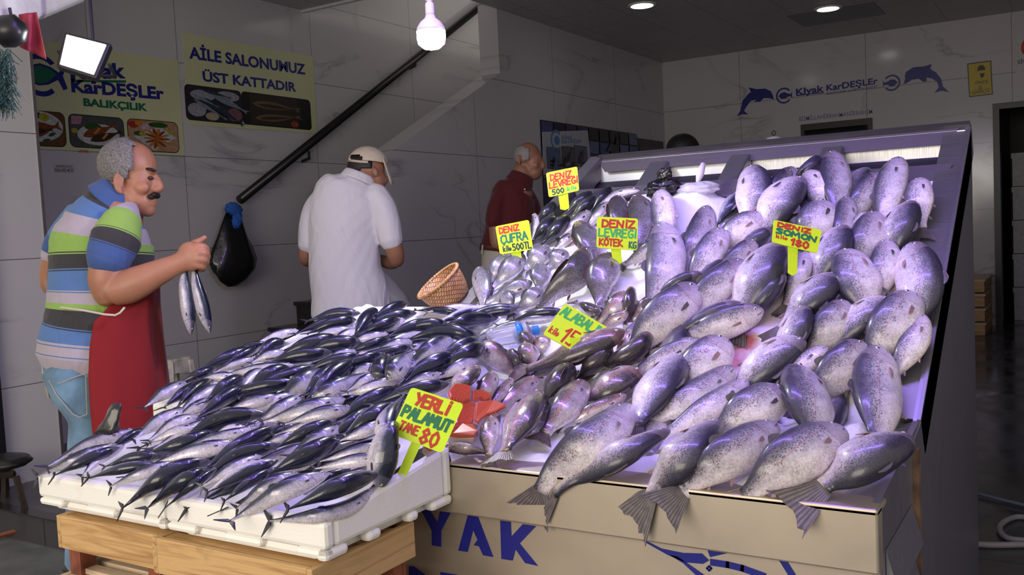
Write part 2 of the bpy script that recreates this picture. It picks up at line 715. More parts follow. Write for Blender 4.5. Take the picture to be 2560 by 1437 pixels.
# the handrail
hr = empty('handrail', (-5.58, 6.2, 2.2), 'black tubular handrail on brackets climbing the stair wall', 'handrail')
A, B = onX(600, 500, -5.57), onX(1060, 130, -5.57)
dv = nrm(B - A)
MB().tube([A, B + dv * 1.6], .036, 12).build('rail', M['rail'], hr, smooth=True)
for px_ in ((772, 372), (1038, 143)):
    P = onX(*px_, -5.57)
    MB().tube([P + np.array([0, 0, -.02]), P + np.array([0, 0, -.08]), P + np.array([-.085, 0, -.10])], .014, 8).build('bracket', M['rail'], hr)

# awning beam, top left of the shop front: a pale rounded roller cassette
aw = empty('awning_cassette', (-3.2, 2.2, 3.1), 'pale aluminium roller awning cassette above the shop front', 'awning')
a0, a1 = onD(-60, 112, 3.0), onD(190, 8, 3.5)
ax_ = nrm(a1 - a0)
a0 = a0 - ax_ * .5
a1 = a1 + ax_ * 1.0
upv = np.array([0, 0, 1.0])
sd = nrm(np.cross(ax_, upv))
prof = [(-.10, .30), (-.12, .10), (-.10, .035), (-.05, .0), (.03, .0), (.06, .02), (.06, .30)]
m_ = MB().prism([a0 + sd * p + upv * q for p, q in prof], a1 - a0)
m_.build('cassette', plain('cream_aluminium', (.85, .83, .78, 1), .35), aw, bevel=.01)
MB().prism([a0 + sd * p + upv * q for p, q in ((-.13, .09), (-.135, .06), (-.10, .028), (-.095, .04))], a1 - a0).build('edge_strip', plain('bright_aluminium', (.85, .83, .80, 1), .3, metal=.3), aw)

# ------------------------------------------------------------------ surfaces the fish lie on
CX0, CX1 = -1.66, -0.305       # counter left / right
YLIP, ZLIP = 1.63, 0.75


YBOX = 1.212     # front edge of the foam boxes
XBOX = -1.19     # right edge of the foam boxes


def zc(Y):
    z = np.where(Y < 2.11, ZLIP + (Y - YLIP) * .104, .80 + (Y - 2.11) * .6085)
    return np.where(Y < YLIP, ZLIP - (YLIP - Y) * 14, z)


def zb(Y):
    z = .73 + .215 * (Y - 1.224)
    return np.where(Y < YBOX, .73 - (YBOX - Y) * 14, z)


XBY, XBX = [1.6, 2.0, 2.25, 2.45, 2.6, 3.3], [-1.20, -1.24, -1.40, -1.62, -1.78, -1.80]   # left edge of the counter


def S(X, Y):
    xb = np.interp(Y, XBY, XBX)
    t = sm(xb - .15 * sm(1.7, 2.3, Y) - .06, xb + .03, X)
    t = np.where(Y < 1.635, (X > XBOX) * 1.0, t)
    return zb(Y) * (1 - t) + zc(Y) * t


def onS(x, y, h=0.0):
    """first point where the ray through a pixel meets the bed raised by h"""
    d = ray(x, y)
    D = np.arange(.9, 5.5, .004)
    P = CAM[None] + D[:, None] * d[None]
    f = P[:, 2] - (S(P[:, 0], P[:, 1]) + h)
    i = np.argmax(f < 0)
    if f[i] >= 0:
        return onD(x, y, 3.0)
    a, b = D[max(i - 1, 0)], D[i]
    for _ in range(12):
        m = (a + b) / 2
        p = CAM + d * m
        if p[2] - (S(p[0], p[1]) + h) < 0:
            b = m
        else:
            a = m
    return CAM + d * b


def Snormal(P):
    e = .04
    gx = (S(P[0] + e, P[1]) - S(P[0] - e, P[1])) / (2 * e)
    y = max(P[1], 1.70)
    gy = (S(P[0], y + e) - S(P[0], y - e)) / (2 * e)
    gx = np.clip(gx, -.35, .35)
    gy = np.clip(gy, -.2, .7)
    return nrm([-gx, -gy, 1])


# ------------------------------------------------------------------ the steel counter
ct = empty('fish_counter', (-.9, 2.4, ZST), 'stainless steel sloping fish counter with blue lettering on its front', 'counter')
MB().box(CX0, CX1, 1.645, 1.66, ZST + .02, .64).build('front_panel', M['steel_front'], ct)
MB().box(CX0 - .006, CX1 + .004, 1.618, 1.66, .635, .747).box(CX0 - .006, CX1 + .004, 1.618, 1.70, .735, .748).build('lip', M['steel_front'], ct, bevel=.004)
MB().prism([(CX0, 1.66, ZST), (CX0, 2.2, ZST), (CX0, 2.2, .74), (CX0, 1.66, .735)], (.01, 0, 0)).build('left_panel', M['steel_front'], ct)
# right side: front cheek with louvers, then the big dark side sheet
sx = CX1
MB().prism([(sx, 1.66, ZST), (sx, 1.66, .748), (sx, 2.11, .80), (sx, 3.265, 1.503), (sx, 3.265, ZST)], (-.012, 0, 0)).build('side_panel', M['steel_dark'], ct)
MB().prism([(sx + .004, 2.03, ZST), (sx + .004, 2.03, .782), (sx + .004, 2.11, .795), (sx + .004, 3.262, 1.495), (sx + .004, 3.262, ZST)], (-.008, 0, 0)).build('side_sheet', M['steel_dark'], ct)
MB().box(sx - .01, sx + .012, 2.015, 2.04, ZST, .76).build('corner_post', plain('rusty_edge', (.20, .12, .08, 1), .6, metal=.5, var=.5), ct)
for k in range(7):
    z = -.02 + .098 * k
    MB().prism([(sx + .001, 1.70, z), (sx + .022, 1.70, z + .008), (sx + .001, 1.70, z + .085)], (0, .29, 0)).build('louver', M['steel_dark'], ct)
# the sloping tray (just under the ice) and its rims
tr = MB()
gy = [1.66, 2.11, 3.04]
for i in range(2):
    y0, y1 = gy[i], gy[i + 1]
    tr.add([(CX0, y0, float(zc(y0)) - .03), (CX1 - .03, y0, float(zc(y0)) - .03), (CX1 - .03, y1, float(zc(y1)) - .03), (CX0, y1, float(zc(y1)) - .03)], [(0, 1, 2, 3)])
tr.build('tray', M['steel'], ct)


def sl(X, Y, h=0):
    """point on the slope plane, h along its normal"""
    n = nrm([0, -.6085, 1])
    return np.array([X, Y, .80 + (Y - 2.11) * .6085]) + n * h


def slab(mb, x0, x1, y0, y1, h0, h1, x0b=None, x1b=None):
    x0b = x0 if x0b is None else x0b
    x1b = x1 if x1b is None else x1b
    V = [sl(x, y, h) for h in (h0, h1) for x, y in ((x0, y0), (x1, y0), (x1b, y1), (x0b, y1))]
    mb.add(V, [(3, 2, 1, 0), (4, 5, 6, 7), (0, 1, 5, 4), (1, 2, 6, 5), (2, 3, 7, 6), (3, 0, 4, 7)])
    return mb


# left rim: edge solved from the photograph, running down to the front
XLb, XLf = -1.60, -1.62
r = MB()
slab(r, -1.73, -1.68, 2.42, 3.09, -.06, .012, -1.65, -1.60)
r.build('left_rim', M['steel'], ct)
r = MB()
slab(r, -1.65, -1.60, 3.09, 3.265, -.06, .012, -1.63, -1.58)
r.build('left_rim', M['steel'], ct)
r = MB()
slab(r, CX1 - .004, CX1 + .004, 2.11, 3.265, -.10, .004)
r.build('right_rim', M['steel'], ct)
MB().prism([(-1.71, 2.44, .0), (-1.63, 3.10, .0), (-1.63, 3.10, 1.36), (-1.71, 2.44, .95)], (.01, 0, 0)).box(XLb - .03, CX1, 3.25, 3.265, ZST, 1.49).build('back_panel', M['steel_dark'], ct)
# back troughs: a recessed floor, two bright cross ledges, dividers
t2 = MB()
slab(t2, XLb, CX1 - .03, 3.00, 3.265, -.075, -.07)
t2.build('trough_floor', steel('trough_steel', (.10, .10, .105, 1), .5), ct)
lb = MB()
# upper ledge, tilted to face the street
for (ya, ha, yb, hb) in ((3.262, .004, 3.215, -.022), (3.062, .002, 3.005, -.02)):
    V = [sl(XLb, ya, ha), sl(CX1 - .03, ya, ha), sl(CX1 - .06, yb, hb), sl(XLb + .045, yb, hb)]
    lb.add(V + [v - np.array([0, .004, .006]) for v in V], [(0, 1, 2, 3), (7, 6, 5, 4), (0, 4, 5, 1), (1, 5, 6, 2), (2, 6, 7, 3), (3, 7, 4, 0)])
slab(lb, XLb, CX1, 3.255, 3.275, -.03, .012)
lb.build('cross_ledge', steel('bright_ledge_steel', (.17, .16, .155, 1), .55), ct)
for xa in (-1.335, -1.03, -.715):
    dm = MB()
    slab(dm, xa - .035, xa + .035, 3.04, 3.225, -.07, -.005)
    dm.build('divider', M['steel_dark'], ct, bevel=.006)
rb = MB()
slab(rb, CX1 - .075, CX1 - .004, 2.12, 3.262, -.06, -.006)
rb.add([(CX1 - .07, 1.66, .735), (CX1 - .004, 1.66, .747), (CX1 - .004, 2.12, .80), (CX1 - .075, 2.12, .77)], [(0, 1, 2, 3)])
rb.build('right_channel', M['steel'], ct)

# blue stencil lettering and the swordfish on the front panel
FF = Frame((0, 1.645, 0), (1, 0, 0), (0, 0, 1))


def fpx(x, y, Y=1.645):
    P = onY(x, y, Y)
    return P[0], P[2]


def c4(pts, sc=3.368, ox=640, oy=1120):
    return [fpx(x / sc + ox, y / sc + oy) for x, y in pts]


for pts in ([(1245, 600), (1310, 590), (1312, 780), (1262, 770)],
            [(1385, 505), (1462, 518), (1532, 622), (1552, 527), (1642, 540), (1562, 692), (1560, 830), (1483, 815), (1482, 692)],
            [(1785, 565), (1872, 577), (2000, 915), (1915, 900), (1880, 825), (1835, 815), (1868, 770), (1830, 690), (1785, 872), (1705, 860)],
            [(2058, 608), (2147, 620), (2153, 742), (2248, 638), (2360, 655), (2222, 800), (2376, 990), (2268, 965), (2188, 850), (2163, 945), (2068, 930)],
            [(1290, 990), (1330, 995), (1420, 1060), (1445, 1100), (1290, 1075)],
            [(1555, 1042), (1705, 1066), (1705, 1100), (1555, 1085)]):
    lt = MB()
    FF.poly(lt, c4(pts), 0, .0015)
    lt.build('letter', M['navy'], ct)
sw = MB()


def c6(pts):
    return [fpx(x / 2.032 + 1300, y / 2.032 + 1080) for x, y in pts]


FF.poly(sw, c6([(525, 490), (620, 540), (720, 590), (830, 612), (925, 615), (962, 650), (930, 668), (840, 660), (750, 622), (640, 560)]), 0, .0015)


def stroke(mb, fr, pts, w, h=0, t=.0015, mi=0):
    for (a, b) in zip(pts[:-1], pts[1:]):
        dx, dy = b[0] - a[0], b[1] - a[1]
        L = math.hypot(dx, dy) + 1e-9
        nx, ny = -dy / L * w / 2, dx / L * w / 2
        ex, ey = dx / L * w * .25, dy / L * w * .25
        fr.poly(mb, [(a[0] - ex + nx, a[1] - ey + ny), (a[0] - ex - nx, a[1] - ey - ny), (b[0] + ex - nx, b[1] + ey - ny), (b[0] + ex + nx, b[1] + ey + ny)], h, t, mi)


for pts in ([(968, 615), (1110, 582), (1140, 515)], [(1148, 503), (1212, 432)], [(1242, 432), (1256, 525)],
            [(1264, 540), (1330, 640), (1392, 740)], [(975, 660), (1055, 672), (1130, 690), (1240, 730)]):
    stroke(sw, FF, c6(pts), .013)
FF.poly(sw, c6([(760, 622), (800, 630), (860, 670), (945, 730), (900, 730), (830, 665)]), 0, .0015)
stroke(sw, FF, c6([(950, 690), (962, 680), (973, 690), (962, 702), (950, 690)]), .004)
sw.build('swordfish_decal', M['navy'], ct)

# crushed ice on the counter
gx = np.arange(CX0 + .03, CX1 - .045, .022)
gy_ = np.concatenate([np.arange(1.668, 3.03, .022)])
NX, NY = len(gx), len(gy_)


def hnoise(X, Y):
    return (.012 * np.sin(X * 23 + 3 * np.sin(Y * 9)) * np.sin(Y * 19 + 2 * np.sin(X * 11)) + .007 * np.sin(X * 61 + Y * 37) * np.sin(Y * 53 - X * 17))


GX, GY = np.meshgrid(gx, gy_)
edge = np.minimum(np.minimum((CX1 - .055 - GX) / .07, (GY - 1.664) / .035), (3.02 + .05 * np.sin(GX * 9) - GY) / .07)
Z = S(GX, GY) + hnoise(GX, GY) - .035 * (1 - np.clip(edge, 0, 1) ** .5) - .004
# two heaps of loose ice that show between the fish
for bx, by, s_, hh in ((-1.12, 2.93, .13, .05), (-.40, 1.98, .06, .03), (-.98, 2.35, .12, .02)):
    Z += hh * np.exp(-((GX - bx) ** 2 + (GY - by) ** 2) / s_ ** 2 * 1.5)
V = [(gx[i], gy_[j], Z[j, i]) for j in range(NY) for i in range(NX)]
F = [(j * NX + i, j * NX + i + 1, (j + 1) * NX + i + 1, (j + 1) * NX + i) for j in range(NY - 1) for i in range(NX - 1)]
link('crushed_ice', me_from('crushed_ice', V, F), M['ice'], smooth=True, label='white crushed ice spread over the sloping steel counter', cat='ice', kind='stuff')

# ------------------------------------------------------------------ foam boxes, crates, the bonito bed


def foam_box(x0, x1, y0, y1, z0, z1, slope, label, notch_front=True):
    """polystyrene fish box: thick walls, notched foot, a lower skirt; rim follows the bed slope"""
    e = empty('foam_box', ((x0 + x1) / 2, (y0 + y1) / 2, z0), label, 'foam box', 'foam boxes under the bonito')
    zr = lambda y: z1 + slope * (y - y0)
    zm = z0 + (z1 - z0) * .36
    b = MB()
    w = .028
    for (xa, xb, ya, yb) in ((x0, x1, y0, y0 + w), (x0, x1, y1 - w, y1), (x0, x0 + w, y0 + w, y1 - w), (x1 - w, x1, y0 + w, y1 - w)):
        V = [(x, y, z) for x in (xa, xb) for y in (ya, yb) for z in (zm, zr(y))]
        b.add(V, [(0, 1, 3, 2), (4, 6, 7, 5), (0, 4, 5, 1), (2, 3, 7, 6), (0, 2, 6, 4), (1, 5, 7, 3)])
    # notches along the foot of the wall: short teeth hanging below the rim wall
    L = y1 - y0
    for f0, f1 in ((0, .16), (.30, .40), (.62, .70), (.82, 1.0)):
        b.box(x1 - w, x1, y0 + L * f0, y0 + L * f1, zm - .022, zm)
    Lx = x1 - x0
    for f0, f1 in ((0, .20), (.38, .62), (.82, 1.0)):
        b.box(x0 + Lx * f0, x0 + Lx * f1, y0, y0 + w, zm - .018, zm)
    b.box(x0 + w, x1 - w, y0 + w, y1 - w, zm, zm + .02)
    b.build('box_wall', M['foam'], e, bevel=.009)
    MB().box(x0 + .035, x1 - .035, y0 + .016, y1 - .03, z0, zm - .004).build('box_base', M['foam'], e, bevel=.012)
    return e


foam_box(-1.622, -1.178, 1.216, 1.616, .652, .734, .13, 'white foam fish box nearest the camera, right of the pair')
foam_box(-2.080, -1.630, 1.220, 1.616, .652, .734, .13, 'white foam fish box at the left front corner of the stall')
foam_box(-2.19, -1.68, 1.624, 2.04, .730, .820, .21, 'white foam fish box behind the left front one, with bare icy corner')
foam_box(-2.20, -1.69, 2.048, 2.50, .822, .910, .21, 'white foam fish box at the far left end of the bonito pile')

# ice bed inside the boxes
bx = np.arange(-2.19, -1.17, .02)
by = np.arange(1.236, 2.70, .02)
BX, BY = np.meshgrid(bx, by)
left = np.where(BY < 1.62, -2.06, np.where(BY < 2.5, -2.17, -1.70))
right = np.where(BY < 1.61, -1.198, -1.18)
BZ = zb(BY) + hnoise(BX, BY) * .6 - .010
BZ = np.where(BY > 1.62, S(BX, BY) + hnoise(BX, BY) * .6 - .016, BZ)
# banked ice along the left edge of the rear boxes
BZ += .022 * np.exp(-((BX - left - .04) / .05) ** 2) * (BY > 1.68) * (BY < 2.5)
keep = (BX > left) & (BX < right)
idx = -np.ones(BX.shape, int)
V, F = [], []
for j in range(BX.shape[0]):
    for i in range(BX.shape[1]):
        if keep[j, i]:
            idx[j, i] = len(V)
            V.append((BX[j, i], BY[j, i], BZ[j, i]))
for j in range(BX.shape[0] - 1):
    for i in range(BX.shape[1] - 1):
        q = (idx[j, i], idx[j, i + 1], idx[j + 1, i + 1], idx[j + 1, i])
        if min(q) >= 0:
            F.append(q)
link('crushed_ice', me_from('bed_ice', V, F), M['ice'], smooth=True, label='white crushed ice filling the foam boxes under the bonito', cat='ice', kind='stuff')


def crate(x0, x1, y0, y1, z0, z1, label, pale=False):
    e = empty('wooden_crate', ((x0 + x1) / 2, (y0 + y1) / 2, z0), label, 'crate', 'wooden crates under the foam boxes')
    hb = .075
    wx = M['wood_pale'] if pale else M['wood_x']
    wy = M['wood_pale'] if pale else M['wood_y']
    for z in (z1 - hb,):
        MB().box(x0, x1, y0 - .014, y0, z, z + hb).build('plank', wx, e, bevel=.002)
        MB().box(x0, x1, y1, y1 + .014, z, z + hb).build('plank', wx, e, bevel=.002)
        MB().box(x1, x1 + .014, y0 - .014, y1 + .014, z, z + hb).build('plank', wy, e, bevel=.002)
        MB().box(x0 - .014, x0, y0 - .014, y1 + .014, z, z + hb).build('plank', wy, e, bevel=.002)
    for xx in (x0 + .004, x1 - .044):
        for yy in (y0, y1 - .04):
            MB().box(xx, xx + .04, yy, yy + .04, z0, z1 - .01).build('corner_post', M['wood_red'], e)
    for k in range(5):
        yy = y0 + .01 + k * (y1 - y0 - .02) / 5
        MB().box(x0, x1, yy, yy + (y1 - y0) / 5 - .025, z1 - .016, z1 - .004).build('slat', wx, e)
        MB().box(x0, x1, yy, yy + (y1 - y0) / 5 - .025, z0 + .002, z0 + .014).build('slat', M['wood_pale'], e)
    return e


crate(-1.988, -1.660, 1.226, 1.49, .512, .650, 'orange pine crate under the left front foam box, top of its stack')
crate(-1.636, -1.214, 1.214, 1.49, .508, .650, 'orange pine crate under the right front foam box, top of its stack')
crate(-2.000, -1.660, 1.202, 1.50, .372, .508, 'pale pine crate below the left top crate', True)
crate(-1.636, -1.200, 1.202, 1.50, .366, .504, 'pale pine crate below the right top crate', True)
crate(-2.000, -1.660, 1.216, 1.50, ZST, .368, 'tall pale pine crate at the bottom left, standing on the street', True)
crate(-1.636, -1.208, 1.216, 1.50, ZST, .362, 'tall pale pine crate at the bottom right, standing on the street', True)
# stand that carries the rear boxes
pd = empty('box_stand', (-1.93, 2.0, ZST), 'dark stand carrying the rear foam boxes beside the counter', 'stand')
MB().box(-2.16, -1.70, 1.64, 2.03, ZST, .728).build('lower_block', M['grey_dark'], pd)
MB().box(-2.16, -1.70, 2.06, 2.46, ZST, .820).build('upper_block', M['grey_dark'], pd)

# ------------------------------------------------------------------ fish


def fish_mat(name, stops, speck=0.0, speck_v=.45, stripes=0.0, line=None, rough=.28, metal=.25, coat=.6, head=(.5, .45, .5, 1), headmix=.25, gill=(.35, .05, .05, 1), gillmix=.35, scale_n=90, coatr=.08):
    t = NT(name)
    uvn = t.n('ShaderNodeUVMap')
    sep = t.n('ShaderNodeSeparateXYZ')
    t.l(uvn.outputs[0], sep.inputs[0])
    u, v = sep.outputs[0], sep.outputs[1]
    oi = t.n('ShaderNodeObjectInfo')
    rnd = oi.outputs['Random']
    ob = t.coord('Object')
    nz = t.noise(ob, 28, 4)
    vv = t.math('ADD', v, t.math('MULTIPLY', t.math('SUBTRACT', nz, .5), .14))
    vv = t.math('ADD', vv, t.math('MULTIPLY', t.math('SUBTRACT', rnd, .5), .07))
    c = t.ramp(vv, stops)
    gl = t.noise(ob, 240, 2, .7)
    gl2 = t.noise(ob, 45, 3, .6)
    gg = t.ramp(t.math('ADD', t.math('MULTIPLY', gl, .6), t.math('MULTIPLY', gl2, .4)), [(.34, (.62, .60, .64, 1)), (.5, (1, 1, 1, 1)), (.66, (1.32, 1.30, 1.36, 1))])
    c = t.mix(1.0, c, gg, 'MULTIPLY')  # glitter of the scales painted into the skin colour
    # small speckles on the back
    if speck:
        vo = t.n('ShaderNodeTexVoronoi')
        vo.inputs['Scale'].default_value = 260
        t.l(ob, vo.inputs[0])
        n2 = t.noise(ob, 60, 2)
        sp = t.math('MULTIPLY', t.math('LESS_THAN', vo.outputs[0], .40), t.math('LESS_THAN', t.math('ADD', v, t.math('MULTIPLY', t.math('SUBTRACT', n2, .5), .5)), speck_v))
        c = t.mix(t.math('MULTIPLY', sp, speck), c, (.025, .022, .035, 1))
    if stripes:
        ph = t.math('ADD', t.math('MULTIPLY', u, 34.0), t.math('MULTIPLY', v, 30.0))
        s = t.math('GREATER_THAN', t.math('SINE', ph), .55)
        s = t.math('MULTIPLY', s, t.math('LESS_THAN', v, .42))
        c = t.mix(t.math('MULTIPLY', s, stripes), c, (.004, .005, .012, 1))
    if line:
        d = t.math('ABSOLUTE', t.math('SUBTRACT', v, line[0]))
        s = t.math('MULTIPLY', t.math('LESS_THAN', d, line[1]), t.math('GREATER_THAN', u, .2))
        c = t.mix(t.math('MULTIPLY', s, line[3]), c, line[2])
    # head, gill slit and mouth line
    hd = t.math('LESS_THAN', t.math('ADD', u, t.math('MULTIPLY', t.math('ABSOLUTE', t.math('SUBTRACT', v, .55)), .10)), .205)
    c = t.mix(t.math('MULTIPLY', hd, headmix), c, head)
    gd = t.math('ABSOLUTE', t.math('SUBTRACT', t.math('ADD', u, t.math('MULTIPLY', t.math('ABSOLUTE', t.math('SUBTRACT', v, .55)), .10)), .21))
    gs = t.math('MULTIPLY', t.math('LESS_THAN', gd, .006), t.math('MULTIPLY', t.math('GREATER_THAN', v, .25), t.math('LESS_THAN', v, .85)))
    c = t.mix(t.math('MULTIPLY', gs, gillmix), c, gill)
    md = t.math('MULTIPLY', t.math('LESS_THAN', t.math('ABSOLUTE', t.math('SUBTRACT', v, .62)), .03), t.math('LESS_THAN', u, .085))
    c = t.mix(t.math('MULTIPLY', md, .7), c, (.05, .02, .025, 1))
    # brightness differs a little from fish to fish
    br = t.math('ADD', .86, t.math('MULTIPLY', rnd, .28))
    cb = t.n('ShaderNodeCombineXYZ')
    for i in range(3):
        t.l(br, cb.inputs[i])
    c = t.mix(1.0, c, cb.outputs[0], 'MULTIPLY')
    sc = t.n('ShaderNodeTexVoronoi')
    sc.inputs['Scale'].default_value = scale_n * 3
    t.l(ob, sc.inputs[0])
    t.bump(sc.outputs[0], .10, .002)
    t.set(Base_Color=c, Roughness=rough, Metallic=metal, Coat_Weight=coat, Coat_Roughness=coatr)
    return t.m


FM = {
    'salmon': fish_mat('salmon_trout_skin', [(0, (.022, .020, .040, 1)), (.22, (.055, .05, .085, 1)), (.34, (.19, .175, .23, 1)), (.45, (.42, .39, .46, 1)), (.64, (.66, .60, .66, 1)), (1, (.76, .66, .69, 1))],
                       speck=.75, speck_v=.47, rough=.40, metal=.0, coat=.45, coatr=.16, line=(.455, .008, (.40, .17, .22, 1), .55), head=(.42, .33, .38, 1), headmix=.30, gill=(.35, .08, .10, 1), gillmix=.35),
    'bonito': fish_mat('bonito_skin', [(0, (.004, .006, .022, 1)), (.33, (.010, .014, .045, 1)), (.42, (.06, .065, .12, 1)), (.50, (.33, .32, .40, 1)), (.66, (.52, .49, .56, 1)), (1, (.70, .66, .67, 1))],
                       stripes=.55, rough=.30, metal=.05, coat=.55, head=(.40, .38, .45, 1), headmix=.18, gill=(.10, .08, .12, 1), gillmix=.5, coatr=.05),
    'bream': fish_mat('sea_bream_skin', [(0, (.07, .07, .085, 1)), (.25, (.16, .16, .18, 1)), (.5, (.34, .33, .36, 1)), (.75, (.44, .42, .45, 1)), (1, (.60, .57, .58, 1))],
                      speck=.35, speck_v=.7, head=(.22, .20, .22, 1), headmix=.45, gill=(.10, .07, .08, 1), gillmix=.7, line=(.36, .010, (.08, .08, .1, 1), .5), metal=.35),
    'bass': fish_mat('sea_bass_skin', [(0, (.012, .014, .018, 1)), (.30, (.035, .038, .045, 1)), (.45, (.16, .16, .17, 1)), (.6, (.55, .52, .53, 1)), (1, (.74, .66, .66, 1))],
                     speck=.2, speck_v=.5, head=(.15, .13, .13, 1), headmix=.2),
    'croaker': fish_mat('croaker_skin', [(0, (.035, .032, .030, 1)), (.3, (.085, .08, .075, 1)), (.55, (.21, .20, .20, 1)), (.75, (.42, .39, .41, 1)), (1, (.62, .57, .58, 1))],
                        speck=.6, speck_v=.75, head=(.22, .17, .14, 1), headmix=.45, gill=(.16, .03, .02, 1), gillmix=.6, metal=.3),
    'trout': fish_mat('brown_trout_skin', [(0, (.035, .028, .028, 1)), (.25, (.10, .085, .08, 1)), (.42, (.27, .22, .21, 1)), (.6, (.50, .44, .45, 1)), (1, (.70, .62, .62, 1))],
                      speck=.7, speck_v=.50, line=(.46, .05, (.50, .18, .16, 1), .35), head=(.42, .22, .14, 1), headmix=.35),
}


def fin_mat(name, a, b):
    t = NT(name)
    uvn = t.n('ShaderNodeUVMap')
    sep = t.n('ShaderNodeSeparateXYZ')
    t.l(uvn.outputs[0], sep.inputs[0])
    r = t.math('SINE', t.math('MULTIPLY', sep.outputs[1], 85.0))
    n = t.noise(t.coord('Object'), 60, 3)
    c = t.mix(t.math('MULTIPLY', t.math('ADD', r, 1.0), .5), a, b)
    c = t.mix(t.ramp(n, [(.4, (0, 0, 0, 1)), (.7, (.5, .5, .5, 1))]), c, tuple(x * .5 for x in a[:3]) + (1,))
    t.set(Base_Color=c, Roughness=.35, Coat_Weight=.4)
    t.bump(r, .25, .001)
    return t.m


FINM = {'salmon': fin_mat('grey_fin', (.07, .06, .075, 1), (.20, .17, .18, 1)), 'bonito': fin_mat('dark_fin', (.012, .012, .025, 1), (.05, .045, .06, 1)),
        'bream': fin_mat('bream_fin', (.05, .045, .05, 1), (.14, .12, .12, 1)), 'bass': fin_mat('bass_fin', (.02, .02, .022, 1), (.07, .07, .07, 1)),
        'croaker': fin_mat('brown_fin', (.035, .018, .014, 1), (.12, .05, .03, 1)), 'trout': fin_mat('trout_fin', (.06, .05, .05, 1), (.22, .15, .13, 1)),
        'pink': fin_mat('pinkish_fin', (.30, .16, .16, 1), (.48, .32, .32, 1))}
M['eye_white'] = plain('fish_eye_ring', (.62, .60, .60, 1), .15, coat=.8)
M['eye_black'] = plain('fish_pupil', (.005, .005, .006, 1), .1, coat=.8)

PROF = {  # height profile, snout to tail root
    'salmon': [(0, .16), (.02, .34), (.06, .54), (.12, .72), (.23, .91), (.36, 1), (.5, .98), (.62, .86), (.74, .66), (.85, .46), (.93, .37), (1, .38)],
    'bonito': [(0, .02), (.03, .20), (.08, .44), (.15, .68), (.25, .90), (.36, 1), (.5, .96), (.64, .78), (.76, .54), (.87, .30), (.95, .15), (1, .13)],
    'bream': [(0, .10), (.03, .34), (.08, .60), (.16, .84), (.26, .97), (.36, 1), (.5, .93), (.65, .72), (.8, .42), (.9, .27), (1, .24)],
}
PROF['bass'] = PROF['salmon']
PROF['trout'] = PROF['salmon']
PROF['croaker'] = [(0, .10), (.03, .34), (.08, .55), (.16, .80), (.28, 1), (.4, .98), (.55, .84), (.7, .62), (.85, .38), (.94, .27), (1, .27)]
THK = {'salmon': .56, 'bonito': .78, 'bream': .42, 'bass': .62, 'croaker': .56, 'trout': .60}
TAILL = {'salmon': .15, 'bonito': .10, 'bream': .16, 'bass': .15, 'croaker': .14, 'trout': .14}
NS, NA = 26, 14
TAILK = 1.0


def catmull(pts, n):
    pts = [np.asarray(p, float) for p in pts]
    if len(pts) == 2:
        return [pts[0] + (pts[1] - pts[0]) * i / (n - 1) for i in range(n)]
    P = [2 * pts[0] - pts[1]] + pts + [2 * pts[-1] - pts[-2]]
    # arc-length parameters
    L = [0]
    for a, b in zip(pts[:-1], pts[1:]):
        L.append(L[-1] + np.linalg.norm(b - a))
    out = []
    for i in range(n):
        s = L[-1] * i / (n - 1)
        k = min(max(np.searchsorted(L, s) - 1, 0), len(pts) - 2)
        t = (s - L[k]) / (L[k + 1] - L[k] + 1e-9)
        p0, p1, p2, p3 = P[k], P[k + 1], P[k + 2], P[k + 3]
        out.append(.5 * ((2 * p1) + (p2 - p0) * t + (2 * p0 - 5 * p1 + 4 * p2 - p3) * t * t + (3 * p1 - p0 - 3 * p2 + p3) * t ** 3))
    return out


def edge_step(P):
    yl = YBOX if P[0] < XBOX else YLIP
    return 1 - float(sm(yl - .02, yl + .10, P[1]))


def onSh(x, y, h):
    p = onS(x, y, h)
    k = edge_step(p)
    if k > 0:   # beyond the front edge: keep clear of the vertical face too
        d = ray(x, y)
        for _ in range(2):
            yl = YBOX if p[0] < XBOX else YLIP
            if p[1] < yl - .002 - h * .75 or p[2] < float(S(p[0], yl + .02)) - .01:
                p = CAM + d * ((yl - .004 - h * .8) / d[1])
    return p


def fin_mesh(mb, base0, base1, tip_dir, length, ndir, rag=0.0, lean=0.0, n=7, curve=0.0, tipw=.6, thick=.0016):
    """a fan of fin membrane between two base points"""
    base0, base1 = np.asarray(base0), np.asarray(base1)
    V = []
    uv = []
    ax = base1 - base0
    for i in range(n):
        f = i / (n - 1)
        b = base0 + ax * f
        ln = length * (math.sin(math.pi * (f * .8 + .12)) ** .7) * (1 - curve * f)
        tip = b + (tip_dir + nrm(ax) * lean) * ln * (1 + (rag * (random.random() - .5) if 0 < i else 0))
        V += [b, b + (tip - b) * .55, tip]
        uv += [(0, f), (.5, f), (1, f)]
    m = len(V)
    V2 = [v + ndir * thick for v in V]
    F = []
    for i in range(n - 1):
        for k in range(2):
            a = i * 3 + k
            q = (a, a + 1, a + 4, a + 3)
            F.append(q)
            F.append(tuple(m + j for j in q[::-1]))
    # close the rim
    rim = [0, 1, 2] + [i * 3 + 2 for i in range(1, n)] + [(n - 1) * 3 + 1, (n - 1) * 3]
    for a, b in zip(rim[:-1], rim[1:]):
        F.append((a, b, m + b, m + a))
    mb.add(V + V2, F, uvs=uv + uv)


